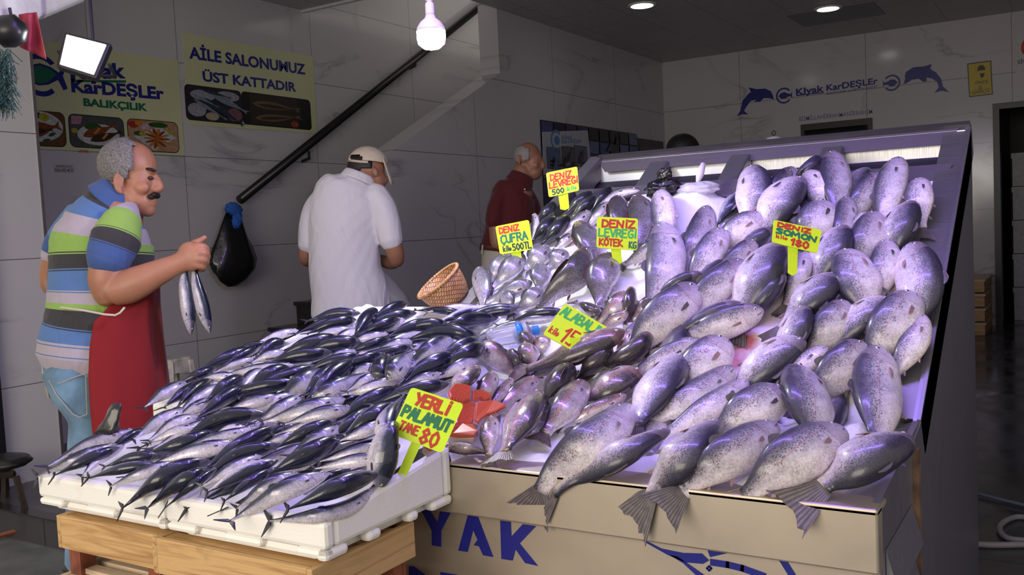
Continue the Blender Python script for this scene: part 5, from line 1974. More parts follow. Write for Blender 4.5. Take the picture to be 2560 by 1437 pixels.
photo(p1, 4.170, 4.585, 1.927, 2.140, ink('board_peach', 176, 140, 110), [(ink('plate_white', 190, 190, 192), [(.1, .45), (.5, .02), (.96, .5), (.62, .85)]), (ink('tomato_red', 160, 50, 30), ellipse(.1, .85, .10, .12)), (ink('onion_pink', 190, 160, 170), ellipse(.33, .80, .10, .11)), (leaf, ellipse(.60, .88, .20, .09)), (leaf, ellipse(.22, .56, .12, .08))] + petals + [(K['lemon_yellow'], ellipse(.26, .55, .07, .07)), (K['lemon_yellow'], ellipse(.84, .66, .07, .07)), (ink('lemon_orange', 200, 130, 30), ellipse(.20, .90, .08, .09))])
ltext('LEVREK', (196, 381), (222, 382), (196, 374), M['ink_red'], p1, .01)

# poster 2: family room upstairs
y0, y1 = 4.69, 6.055
p2 = empty('shop_poster', (XL, 5.35, 2.13), 'cream poster reading AILE SALONUMUZ UST KATTADIR beside the handrail', 'poster')
m = MB()
FL.poly(m, [(y0, 2.135), (y1, 2.155), (y1, 2.815), (y0, 2.812)], .001, .003)
m.build('sheet', M['cream_poster'], p2)
ltext('AİLE SALONUMUZ', (472, 145), (763, 186), (472, 117), M['navy'], p2, .035, .005)
ltext('ÜST KATTADIR', (506, 202), (740, 229), (506, 178), M['navy'], p2, .035, .005)
pa, pb = lpx(467, 300), lpx(600, 232)
zlo, zhi = 2.178, 2.430
silver, ice_ = ink('silver_blue', 120, 132, 150), ink('ice_white', 150, 152, 165)
its = [(ice_, ellipse(.3, .75, .22, .16)), (ice_, ellipse(.75, .8, .22, .15)), (ice_, ellipse(.18, .30, .16, .20)), (ink('ice_pink', 120, 80, 96), ellipse(.86, .25, .14, .2))]
for k, (cx, cy, L, w, r) in enumerate(((.48, .45, .8, .10, -.7), (.38, .38, .7, .09, -.75), (.62, .36, .9, .16, -.8), (.74, .62, .7, .18, -.6), (.5, .85, .5, .10, -.3), (.30, .62, .5, .08, -.6))):
    its.append((silver if k % 2 else ink('mackerel_dark', 36, 52, 64), lens(cx, cy, L, w, r)))
its.append((ink('scallop', 176, 160, 140), ellipse(.44, .14, .12, .12)))
photo(p2, pa[0], lpx(601, 250)[0], zlo, zhi, ink('photo_dark', 34, 32, 40), its, r=.03, h=.005)
pb = lpx(776, 300)
photo(p2, lpx(604, 250)[0], pb[0], zlo + .005, zhi, ink('photo_black', 18, 15, 14), [(ink('baking_tray', 46, 36, 26), [(.10, .02), (.80, .02), (.80, .98), (.10, .98)]), (ink('fish_tan', 104, 86, 60), lens(.44, .66, .62, .26, -.1)), (fish_d, lens(.46, .64, .5, .12, -.1)), (ink('fish_tan', 104, 86, 60), lens(.46, .28, .62, .24, .25)), (fish_d, lens(.46, .27, .5, .10, .25)), (ink('carrot', 150, 66, 24), ellipse(.74, .12, .06, .10))], r=.03, h=.005)

# phone number sticker
s_ = empty('phone_sticker', onX(160, 420, XL), 'small grey phone number sticker below the dish poster', 'sticker')
a0, b1 = lpx(135, 409)
a1, b0 = lpx(186, 432)
m = MB()
FL.poly(m, [(a0, b0), (a1, b0), (a1, b1), (a0, b1)], 0, .001)
m.build('sheet', plain('sticker_grey', (.55, .54, .56, 1), .4), s_)
ltext('0362 432 40 55', (137, 429), (184, 430), (137, 421), M['black'], s_, .01, .001)
ltext('SİPARİŞ HATTI', (140, 418), (180, 419), (140, 413), M['black'], s_, .01, .001)

# ------------------------------------------------------------------ lettering and dolphins on the back wall
FB = Frame((0, YB - .002, 0), (1, 0, 0), (0, 0, 1))


def bpx(x, y):
    P = onY(x, y, YB - .002)
    return P[0], P[2]


def btext(s, p0, p1, ptop, mat, par, bold=.02, h=.001):
    a0, b0 = bpx(*p0)
    a1, b1 = bpx(*p1)
    hgt = bpx(*ptop)[1] - b0
    return text_obj('lettering', s, FB, a0, b0, a1 - a0, hgt, mat, par, h=h, bold=bold, slope=(b1 - b0) / (a1 - a0))


def c5(pts):
    return [bpx(x / 2.783 + 1640, y / 2.783) for x, y in pts]


def decal(name, polys, mat, label, cat):
    m_ = MB()
    for p in polys:
        FB.poly(m_, c5(p), 0, .0025)
    return m_.build(name, mat, label=label, cat=cat)


decal('dolphin_decal', [[(562, 810), (588, 768), (602, 700), (640, 655), (660, 640), (645, 608), (700, 620), (760, 616), (800, 635), (814, 665), (820, 692), (790, 684), (750, 682), (725, 708), (682, 708), (700, 692), (660, 702), (630, 740), (612, 770), (642, 796), (600, 795)]], M['navy'], 'navy dolphin decal leaping right, left end of the wall lettering', 'wall decal')
decal('dolphin_decal', [[(1722, 585), (1735, 545), (1730, 530), (1740, 500), (1790, 468), (1860, 462), (1890, 455), (1918, 445), (1908, 480), (1950, 505), (1985, 550), (1995, 600), (2040, 640), (1985, 632), (1938, 645), (1968, 605), (1955, 570), (1920, 545), (1880, 540), (1885, 565), (1860, 570), (1828, 548), (1780, 555), (1750, 575)]], M['navy'], 'navy dolphin decal leaping left, right end of the wall lettering', 'wall decal')
ws = empty('wall_lettering', (-2.4, YB, 2.55), 'navy shop name lettering with two ringed fish on the back wall', 'wall sign')


def ringfish(cx, cy, R_, flip):
    m_ = MB()
    s_ = -1 if flip else 1
    a0, b0 = bpx(cx / 2.783 + 1640, cy / 2.783)
    r = R_ / 2.783 / FPX * float((ROT.T @ (onY(cx / 2.783 + 1640, cy / 2.783, YB) - CAM))[2])
    A1 = np.linspace(math.radians(38), math.radians(322), 26)
    FB.poly(m_, [(a0 + s_ * r * math.cos(a), b0 + r * math.sin(a)) for a in A1] + [(a0 + s_ * r * .80 * math.cos(a), b0 + r * .80 * math.sin(a)) for a in A1[::-1]], 0, .002)
    m_.build('logo_ring', M['navy'], ws)
    m_ = MB()
    FB.poly(m_, [(a0 + s_ * r * x, b0 + r * y) for x, y in ((-.70, 0), (-.35, .36), (.1, .42), (.5, .2), (.85, .1), (1.05, .45), (1.0, 0), (1.05, -.5), (.8, -.12), (.5, -.22), (.1, -.42), (-.35, -.36))], 0, .002)
    m_.build('logo_fish', M['navy'], ws)


ringfish(890, 665, 55, False)
ringfish(1640, 576, 56, True)
btext('KIyak', (1990, 238), (2060, 228), (1990, 222), M['navy'], ws, .03)
btext('KarDEŞLEr', (2066, 227), (2195, 209), (2066, 212), M['navy'], ws, .03)
m = MB()
FB.poly(m, c5([(980, 660), (1170, 640), (1170, 647), (980, 668)]), 0, .002)
m.build('underline', M['navy'], ws)
btext('BALIKÇILIK ve RESTAURANT', (2067, 237), (2194, 219), (2067, 231), M['navy'], ws, .005)
bs = empty('wall_lettering', (-2.37, YB, 2.3), 'small lilac BISMILLAH lettering above the dark window', 'wall sign')
btext('BİSMİLLAHİRRAHMANİRRAHİM', (1998, 303), (2181, 284), (1998, 292), plain('lilac_vinyl', (.16, .15, .38, 1), .35), bs, .004)
# yellow safety sign with a worker's head
ys = empty('safety_sign', (-.92, YB, 2.5), 'yellow safety sign with a helmeted head reading ONCE IS GUVENLIGI', 'sign')
q = [bpx(2418, 159), bpx(2478, 151), bpx(2482, 236), bpx(2423, 243)]
m = MB()
FB.poly(m, q, 0, .004)
m.build('border', M['black'], ys)
cx = sum(a for a, b in q) / 4
cz = sum(b for a, b in q) / 4
m = MB()
FB.poly(m, [(cx + (a - cx) * .92, cz + (b - cz) * .94) for a, b in q], .004, .001)
m.build('panel', M['yellow'], ys)
m = MB()
FB.poly(m, c5([(2235, 500), (2238, 470), (2252, 455), (2275, 453), (2290, 470), (2292, 490), (2286, 488), (2240, 494)]), .005, .001)
FB.poly(m, c5([(2252, 512), (2286, 506), (2284, 530), (2268, 545), (2256, 532)]), .005, .001)
m.build('head_symbol', M['black'], ys)
btext('ÖNCE', (2438, 211), (2470, 207), (2438, 204), M['black'], ys, .02, .006)
btext('İŞ', (2446, 223), (2456, 222), (2446, 216), M['black'], ys, .02, .006)
btext('GÜVENLİĞİ', (2430, 236), (2475, 230), (2430, 227), M['black'], ys, .01, .006)
ns = empty('no_smoking_sign', (-.5, YB, 2.75), 'white no-smoking sign with red ring cut by the frame edge', 'sign')
q = [bpx(2541, 82), bpx(2640, 66), bpx(2646, 165), bpx(2541, 181)]
m = MB()
FB.poly(m, q, 0, .003)
m.build('panel', plain('sign_white', (.6, .6, .6, 1), .4), ns)
a_, b_ = bpx(2585, 116)
m = MB()
A1 = np.linspace(0, 2 * math.pi, 29)[:-1]
r_ = bpx(2618, 112)[0] - a_
for i in range(28):
    j = (i + 1) % 28
    FB.poly(m, [(a_ + r_ * math.cos(A1[i]), b_ + r_ * math.sin(A1[i])), (a_ + r_ * math.cos(A1[j]), b_ + r_ * math.sin(A1[j])), (a_ + r_ * .78 * math.cos(A1[j]), b_ + r_ * .78 * math.sin(A1[j])), (a_ + r_ * .78 * math.cos(A1[i]), b_ + r_ * .78 * math.sin(A1[i]))], .003, .001)
FB.poly(m, [(a_ - r_ * .6, b_ + r_ * .5), (a_ - r_ * .5, b_ + r_ * .6), (a_ + r_ * .6, b_ - r_ * .5), (a_ + r_ * .5, b_ - r_ * .6)], .003, .001)
m.build('ring', M['ink_red'], ns)
btext('SİGARA', (2544, 160), (2600, 152), (2544, 151), M['black'], ns, .02, .003)

# ------------------------------------------------------------------ collage and poster on the middle wall
FM_ = Frame((XM + .002, 0, 0), (0, 1, 0), (0, 0, 1))


def mpx(x, y):
    P = onX(x, y, XM + .002)
    return P[1], P[2]


cg = empty('photo_collage', (XM, 8.8, 1.9), 'dark blue picture collage of sea and boats on the middle wall', 'poster')
ya, yb_ = mpx(1350, 300)[0], mpx(1588, 335)[0]
its = []
rg = random.Random(4)
cols = [ink('collage_blue', 66, 76, 130), ink('collage_dark', 26, 24, 36), ink('collage_violet', 58, 46, 92), ink('collage_sky', 92, 108, 150), ink('collage_black', 14, 13, 18)]
for i in range(9):
    for j in range(7):
        x, y = i / 9, j / 7
        its.append((cols[rg.randrange(5)], [(x + .005, y + .006), (x + .106, y + .006), (x + .106, y + .136), (x + .005, y + .136)]))
for i in range(14):
    x, y = rg.random() * .9, rg.random() * .85
    its.append((cols[rg.randrange(5)], [(x, y), (x + .05, y), (x + .02 + rg.random() * .05, y + .12)]))
photo(cg, ya, yb_, 1.30, 2.265, ink('collage_base', 40, 40, 70), its, r=.005, fr=FM_, h=.002)
wp = empty('white_poster', (XM, 8.2, 1.9), 'white poster with blue fish logo and three photos behind the red-shirted man', 'poster')
m = MB()
FM_.poly(m, [mpx(1352, 330), mpx(1466, 326), mpx(1476, 425), mpx(1356, 437)], .012, .004)
m.build('sheet', plain('white_print', (.52, .53, .60, 1), .35), wp)
lb_ = plain('light_blue_print', (.09, .24, .52, 1), .35)
a_, b_ = mpx(1387, 351)
r_ = mpx(1401, 351)[0] - a_
m = MB()
A1 = np.linspace(math.radians(45), math.radians(315), 22)
FM_.poly(m, [(a_ + r_ * math.cos(a), b_ + r_ * .9 * math.sin(a)) for a in A1] + [(a_ + r_ * .75 * math.cos(a), b_ + r_ * .68 * math.sin(a)) for a in A1[::-1]], .017, .001)
m.build('logo_ring', lb_, wp)
m = MB()
FM_.poly(m, ellipse(a_ + r_ * .1, b_, r_ * .5, r_ * .4, 16), .017, .001)
m.build('logo_fish', lb_, wp)


def mtext(s, p0, p1, ptop, mat, par, bold=.01):
    a0, b0 = mpx(*p0)
    a1, b1 = mpx(*p1)
    return text_obj('lettering', s, FM_, a0, b0, a1 - a0, mpx(*ptop)[1] - b0, mat, par, h=.017, bold=bold, slope=(b1 - b0) / (a1 - a0))


mtext('KIyak', (1401, 348), (1427, 347), (1401, 338), lb_, wp)
mtext('KarDEŞLEr', (1401, 359), (1450, 357), (1401, 349), lb_, wp)
mtext('BALIKÇILIK', (1412, 367), (1438, 366), (1412, 363), lb_, wp, 0)
for xa, xb, ya, yb_, k in ((1365, 1396, 372, 420, 0), (1402, 1431, 370, 418, 1), (1434, 1463, 368, 414, 2)):
    pa, pb = mpx(xa, yb_), mpx(xb, ya)
    photo(wp, pa[0], pb[0], pa[1], pb[1], [cols[3], ink('pic_grey', 96, 92, 104), ink('pic_haze', 100, 104, 122)][k],
          [[(cols[4], ellipse(.5, .34, .32, .09)), (ink('hull_red', 80, 36, 36), [(.1, .22), (.9, .2), (.8, .08), (.2, .08)]), (cols[1], [(.4, .4), (.5, .66), (.6, .4)])],
           [(cols[1], lens(.5, .5, .9, .3, 1.0)), (ink('pic_white', 140, 138, 146), [(.2, .1), (.5, .3), (.8, .08)])],
           [(cols[1], [(.4, .2), (.5, .8), (.6, .2)]), (cols[4], ellipse(.5, .16, .4, .06))]][k], r=.004, fr=FM_, h=.018)

# ------------------------------------------------------------------ lamps
# floodlight, top left
D0 = 3.1
Qs = [(160, 78), (277, 108), (240, 196), (140, 165)]
ds = [D0 + .02, D0 + .02, D0 - .03, D0 - .03]
Q = [onD(x, y, d_) for (x, y), d_ in zip(Qs, ds)]
n_ = nrm(np.cross(Q[1] - Q[0], Q[3] - Q[0]))
if n_ @ (CAM - Q[0]) < 0:
    n_ = -n_
cQ = sum(Q) / 4
fl = empty('floodlight', cQ - n_ * .05, 'lit white LED floodlight hanging at the upper left of the shop front', 'floodlight')
mb = MB()
mb.prism([q_ - n_ * .028 for q_ in Q], n_ * .028)
mb.build('housing', M['black'], fl, bevel=.004)
MB().prism([cQ + (q_ - cQ) * .84 for q_ in Q], n_ * .0015).build('lens', emissive('floodlight_lens', (.88, .94, 1, 1), 22), fl)
for k in range(8):
    f_ = .12 + .76 * k / 7
    a_ = Q[0] * (1 - f_) + Q[1] * f_
    b_ = Q[3] * (1 - f_) + Q[2] * f_
    MB().obox(a_ * .9 + b_ * .1 - n_ * .05, (b_ - a_) * .8, (Q[1] - Q[0]) * .02, n_ * .024).build('cooling_fin', M['black'], fl)
up_ = nrm((Q[0] + Q[1]) / 2 - (Q[2] + Q[3]) / 2)
MB().tube([cQ + (Q[1] - Q[0]) * .54 - n_ * .02, cQ + (Q[1] - Q[0]) * .54 - n_ * .09, cQ - n_ * .12, cQ - (Q[1] - Q[0]) * .54 - n_ * .09, cQ - (Q[1] - Q[0]) * .54 - n_ * .02], .006, 8).build('bracket', M['black'], fl)
MB().tube([cQ - n_ * .12, cQ - n_ * .12 + np.array([0, 0, 1.3])], .012, 8).build('hanger', M['black'], fl)
# LED bulb on its pendant
D1 = 2.9
bp = onD(1078, 92, D1)
s3 = D1 / FPX
lbp = empty('light_bulb', bp, 'lit white LED bulb hanging on a cord over the stall', 'light bulb')
axz = (0, 0, 1)
ld_ = bpy.data.lights.new('bulb_light', 'POINT')
ld_.energy = 22
ld_.color = (.93, .94, 1.0)
ld_.shadow_soft_size = .06
lo_ = bpy.data.objects.new('bulb_light', ld_)
COL.objects.link(lo_)
lo_.location = Vector(bp - np.array([0, 0, .115]))
MB().lathe(bp, [(.012 * 0 + 2 * s3, -33 * s3), (20 * s3, -29 * s3), (33 * s3, -18 * s3), (36 * s3, -4 * s3), (36 * s3, 14 * s3)], 32, axz).build('diffuser', emissive('bulb_glow', (.92, .95, 1, 1), 26), lbp, smooth=True)
MB().lathe(bp, [(36 * s3, 14 * s3), (35 * s3, 22 * s3), (26 * s3, 36 * s3), (14 * s3, 46 * s3), (11 * s3, 54 * s3)], 32, axz).build('bulb_body', M['white_plastic'], lbp, smooth=True)
MB().lathe(bp, [(11 * s3, 54 * s3), (11.5 * s3, 58 * s3), (11 * s3, 80 * s3), (9 * s3, 84 * s3), (5 * s3, 86 * s3), (10 * s3, 90 * s3), (10 * s3, 100 * s3), (2 * s3, 106 * s3)], 24, axz).build('lamp_socket', M['white_plastic'], lbp, smooth=True)
MB().tube([bp + np.array([0, 0, 104 * s3]), bp + np.array([0, 0, 1.6])], .004, 8).build('cord', M['white_plastic'], lbp)
# recessed downlights
dm = emissive('downlight_lens', (.95, .97, 1, 1), 9)
for (x, y), lab in (((1605, 12), 'left one of the two lit round downlights in the ceiling'), ((2070, 20), 'right one of the two lit round downlights, beside the open ceiling panel')):
    P = onZ(x, y, ZC)
    e = empty('downlight', P, lab, 'ceiling light', 'round ceiling downlights')
    MB().lathe(P + np.array([0, 0, -.012]), [(.10, .0), (.125, .002), (.13, .012)], 32, axz).build('bezel', M['white_plastic'], e, smooth=False)
    MB().lathe(P + np.array([0, 0, -.014]), [(.002, .0), (.098, .0), (.10, .003)], 32, axz).build('lens', dm, e)
P = onZ(2090, 36, ZC)
MB().box(P[0] - .40, P[0] + .40, P[1] - .35, P[1] + .35, ZC - .006, ZC - .001).build('ceiling_hatch', plain('grey_hatch', (.26, .25, .27, 1), .5), label='grey access panel set in the ceiling round the right downlight', cat='ceiling panel')
# the LED battens over the counter that give the violet and the white light
for nm, x0, x1, y, col, lab in (('v', -1.5, -.2, 2.2, (.30, .20, 1, 1), 'violet LED batten hung over the right half of the counter'), ('v2', -2.4, -1.1, 1.75, (.30, .20, 1, 1), 'violet LED batten hung over the bonito stall')):
    e = empty('led_batten', ((x0 + x1) / 2, y, 2.45), lab, 'lamp', 'LED battens over the stall')
    MB().box(x0, x1, y - .03, y + .03, 2.45, 2.48).build('housing', M['white_plastic'], e)
    MB().tube([(x0 + .02, y, 2.44), (x1 - .02, y, 2.44)], .012, 10).build('tube', emissive('led_' + nm, col, 3), e)
    for xx in (x0 + .1, x1 - .1):
        MB().tube([(xx, y, 2.48), (xx, y, 4.2)], .003, 6).build('wire', M['black'], e)

# ------------------------------------------------------------------ things at the top left: flag, tassel, black lamp housing
P = [onD(x, y, 3.05) for x, y in ((46, 36), (92, 30), (116, 148), (50, 118))]
fr_ = MB()
V, F = [], []
N1, N2 = 9, 12
for i in range(N2):
    for j in range(N1):
        u, v = j / (N1 - 1), i / (N2 - 1)
        p = (P[0] * (1 - u) + P[1] * u) * (1 - v) + (P[3] * (1 - u) + P[2] * u) * v
        V.append(p + ray(80, 90) * .02 * math.sin(u * 9 + v * 2))
for i in range(N2 - 1):
    for j in range(N1 - 1):
        F.append((i * N1 + j, i * N1 + j + 1, (i + 1) * N1 + j + 1, (i + 1) * N1 + j))
fr_.add(V, F)
o = fr_.build('red_flag', plain('red_flag_cloth', (.42, .05, .07, 1), .8), smooth=True, label='small red cloth flag hanging under the awning beside the floodlight', cat='flag')
mo = o.modifiers.new('s', 'SOLIDIFY')
mo.thickness = .002
# green tinsel tassel
gt = MB()
rg = random.Random(2)
c_ = onD(18, 130, 2.9)
for k in range(420):
    x = rg.uniform(-24, 30)
    y = rg.uniform(120, 260)
    p = onD(x, y, 2.9 + rg.uniform(-.04, .04))
    q_ = p + np.array([rg.uniform(-.04, .04), rg.uniform(-.03, .03), -rg.uniform(.02, .06)])
    gt.tube([p, q_], .0011, 3, cap=False)
gt.build('green_tinsel', plain('green_tinsel', (.008, .05, .045, 1), .4), label='dark green tinsel hanging at the upper left corner', cat='garland', kind='stuff', fixn=False)
sp_ = empty('lamp_housing', onD(18, 80, 2.95), 'black horn-shaped lamp housing at the upper left corner under the awning', 'lamp')
MB().lathe(onD(22, 78, 2.95), [(.012, -.05), (.045, -.03), (.052, .0), (.045, .035), (.012, .055)], 20, (.6, .5, .2)).build('housing', M['black'], sp_, smooth=True)
MB().tube([onD(22, 70, 2.95), onD(30, 50, 2.95), onD(24, 20, 2.95)], .005, 6).build('cable', M['black'], sp_)

# ------------------------------------------------------------------ left side: black stool, white stool, cream container
P0 = onZ(30, 1345, ZST)
so = empty('wooden_stool', (P0[0], P0[1], ZST), 'dark wooden stool with black cushion at the bottom left by the pilaster', 'stool')
DS = float((ROT.T @ (P0 - CAM))[2])


def sP(x, y, d_):
    return onD(x, y, DS + d_)


def leg(x0, y0_, x1, y1_, d0, d1, r=.017):
    MB().tube([sP(x0, y0_, d0), sP(x1, y1_, d1)], r, 4).build('leg', M['wood_dark'], so)


leg(40, 1190, 88, 1362, 0, 0)
leg(12, 1190, 12, 1330, .22, .24)
leg(-40, 1200, -60, 1380, -.05, -.05)
leg(-60, 1190, -70, 1335, .2, .22)
MB().tube([sP(76, 1318, 0), sP(-52, 1352, -.05)], .012, 4).build('stretcher', M['wood_red'], so)
MB().tube([sP(70, 1310, 0), sP(14, 1300, .23)], .012, 4).build('stretcher', M['wood_red'], so)
a_, b_, c_ = sP(66, 1158, .02), sP(-80, 1160, .0), sP(0, 1150, .30)
mb = crumple(MB(), (a_ + b_) / 2 + np.array([-.03, .05, -.005]), (np.array([.15, -.03, 0]), np.array([.03, .13, 0]), np.array([0, 0, .04])), 21, .15)
mb.build('cushion', plain('black_vinyl_cushion', (.014, .014, .015, 1), .35, bump=.3), so, smooth=True)
leg(36, 1185, -74, 1185, 0, 0, .02)

D2 = 5.75
s4 = D2 / FPX
wz = onD(430, 905, D2)
ws_ = empty('plastic_stool', (wz[0], wz[1], 0), 'stained white plastic stool against the left wall behind the bonito pile', 'stool')
zt = wz[2] + .03
hw = .085
MB().box(wz[0] - hw, wz[0] + hw, wz[1] - hw, wz[1] + hw, zt - .03, zt).build('seat', plain('stained_white_plastic', (.66, .62, .54, 1), .45, var=.35, vscale=14), ws_, bevel=.02)
for sx_ in (-1, 1):
    for sy_ in (-1, 1):
        MB().tube([(wz[0] + sx_ * hw * .85, wz[1] + sy_ * hw * .85, zt - .02), (wz[0] + sx_ * hw * 1.25, wz[1] + sy_ * hw * 1.25, 0)], [.026, .02], 6).build('leg', bpy.data.materials['stained_white_plastic'], ws_)
    for aa in (0, 1):
        V = []
    MB().box(wz[0] + sx_ * hw * .95 - .006, wz[0] + sx_ * hw * .95 + .006, wz[1] - hw, wz[1] + hw, zt - .09, zt - .02).build('apron', bpy.data.materials['stained_white_plastic'], ws_)
    MB().box(wz[0] - hw, wz[0] + hw, wz[1] + sx_ * hw * .95 - .006, wz[1] + sx_ * hw * .95 + .006, zt - .09, zt - .02).build('apron', bpy.data.materials['stained_white_plastic'], ws_)
# cream ribbed plastic drum behind the crates
jc = empty('plastic_canister', (-2.0, 1.4, ZST), 'cream ribbed plastic canister squeezed between the crates and the step', 'canister')
prof = [(.01, 0), (.05, .0)]
for k in range(10):
    prof += [(.034, .02 + k * .055), (.040, .045 + k * .055)]
prof += [(.03, .585), (.02, .60)]
cc_ = onD(150, 1400, 2.25)
MB().lathe((cc_[0], cc_[1], ZST), prof, 20, axz).build('drum', plain('cream_plastic', (.50, .46, .27, 1), .45), jc, smooth=True)

# ------------------------------------------------------------------ right side: hoses, boxes, pallets
hm = plain('grey_hose', (.30, .29, .30, 1), .45)


def hose(pts, r, label, mat=hm):
    P = [onZ(x, y, .012) for x, y in pts]
    P = catmull(P, 40)
    MB().tube(P, r, 8).build('hose', mat, smooth=True, label=label, cat='hose', group='hoses on the shop floor')


hose([(2335, 1345), (2400, 1356), (2480, 1362), (2600, 1360)], .012, 'pale grey hose running along the floor at the lower right')
hose([(2600, 1300), (2540, 1292), (2500, 1315), (2520, 1345), (2600, 1352)], .011, 'loop of pale grey hose on the floor at the right edge')
hose([(2345, 1215), (2420, 1228), (2500, 1248), (2600, 1272)], .008, 'thin blue-grey hose crossing the floor behind the counter', plain('blue_grey_hose', (.14, .17, .26, 1), .4))
wbm = plain('white_crate_plastic', (.46, .46, .48, 1), .5, var=.15)
for st_, (xx, n_b) in enumerate(((-.42, 5), (.12, 5))):
    for k in range(n_b):
        e = empty('storage_box', (xx, YB + .7, .36 * k), ('white storage box, %s from the floor in the %s stack beyond the doorway' % (['first', 'second', 'third', 'fourth', 'fifth'][k], ['left', 'right'][st_])), 'box', 'white storage boxes beyond the doorway')
        MB().box(xx - .24, xx + .24, YB + .5, YB + .9, .36 * k + .002, .36 * k + .30).build('box', wbm, e)
        MB().box(xx - .25, xx + .25, YB + .49, YB + .91, .36 * k + .30, .36 * k + .355).build('lid', wbm, e)
for k in range(4):
    z = .14 * k
    e = empty('wooden_pallet', (-1.15, YB - .5, z), 'dim brown pallet, %s from the floor in the stack by the doorway' % ['first', 'second', 'third', 'fourth'][k], 'pallet', 'pallets stacked by the doorway')
    for j in range(5):
        MB().box(-1.55, -.82, YB - .9 + j * .17, YB - .78 + j * .17, z + .105, z + .125).build('slat', M['wood_pale'], e)
    for j in range(3):
        MB().box(-1.53 + j * .3, -1.43 + j * .3, YB - .9, YB - .1, z + .003, z + .104).build('block', M['wood_x'], e)
# pale dome lamp just showing above the counter's back edge
P = onD(1935, 350, 5.2)
dl_ = empty('dome_cover', P, 'pale dome cover with a wire hook peeping over the counter back', 'cover')
MB().lathe(P, [(.055, -.02), (.05, .0), (.035, .016), (.008, .022)], 24, axz).build('dome', M['white_plastic'], dl_, smooth=True)
MB().tube([P + np.array([0, 0, .02]), P + np.array([-.012, 0, .04]), P + np.array([0, 0, .055]), P + np.array([.012, 0, .04]), P + np.array([.0, 0, .02])], .003, 6).build('hook', M['black'], dl_)
MB().tube([P + np.array([0, 0, -.02]), (P[0], P[1], 0)], .02, 10).build('post', M['black'], dl_)
MB().lathe((P[0], P[1], 0), [(.14, 0), (.13, .03), (.03, .05)], 20, axz).build('foot', M['black'], dl_)

# ------------------------------------------------------------------ people
CR, CU, CF_ = ROT[:, 0], -ROT[:, 1], ROT[:, 2]


def skin_mat(name, a, b):
    t = NT(name)
    c = t.coord('Object')
    n = t.noise(c, 14, 5)
    n2 = t.noise(c, 160, 2)
    cc = t.mix(t.ramp(n, [(.35, (0, 0, 0, 1)), (.7, (1, 1, 1, 1))]), a, b)
    t.set(Base_Color=cc, Roughness=.46, Subsurface_Weight=.08, Subsurface_Radius=(.012, .004, .002))
    t.bump(n2, .12, .001)
    return t.m


M['skin_a'] = skin_mat('tanned_skin', (.40, .185, .105, 1), (.46, .20, .115, 1))
M['skin_b'] = skin_mat('brown_skin', (.30, .145, .085, 1), (.35, .16, .09, 1))
M['hair_grey'] = plain('grey_hair', (.20, .19, .18, 1), .6, var=.55, vscale=140, bump=.7)
M['hair_black'] = plain('black_hair', (.010, .009, .009, 1), .5, var=.4, vscale=120, bump=.6)
M['hair_white'] = plain('white_hair', (.27, .25, .24, 1), .6, var=.3, vscale=140, bump=.5)


def cloth(name, col, scale=7, strength=.5, rough=.85):
    t = NT(name)
    c = t.coord('Object', (1, 1, .45))
    n = t.noise(c, scale, 3, .45, 1.6)
    f = t.noise(t.coord('Object'), 300, 2)
    t.set(Base_Color=t.mix(t.noise(t.coord('Object'), 40, 3), tuple(v * .96 for v in col[:3]) + (1,), col), Roughness=rough)
    t.b.inputs['Sheen Weight'].default_value = .15
    t.bump(t.math('ADD', n, t.math('MULTIPLY', f, .02)), strength, .03)
    return t.m


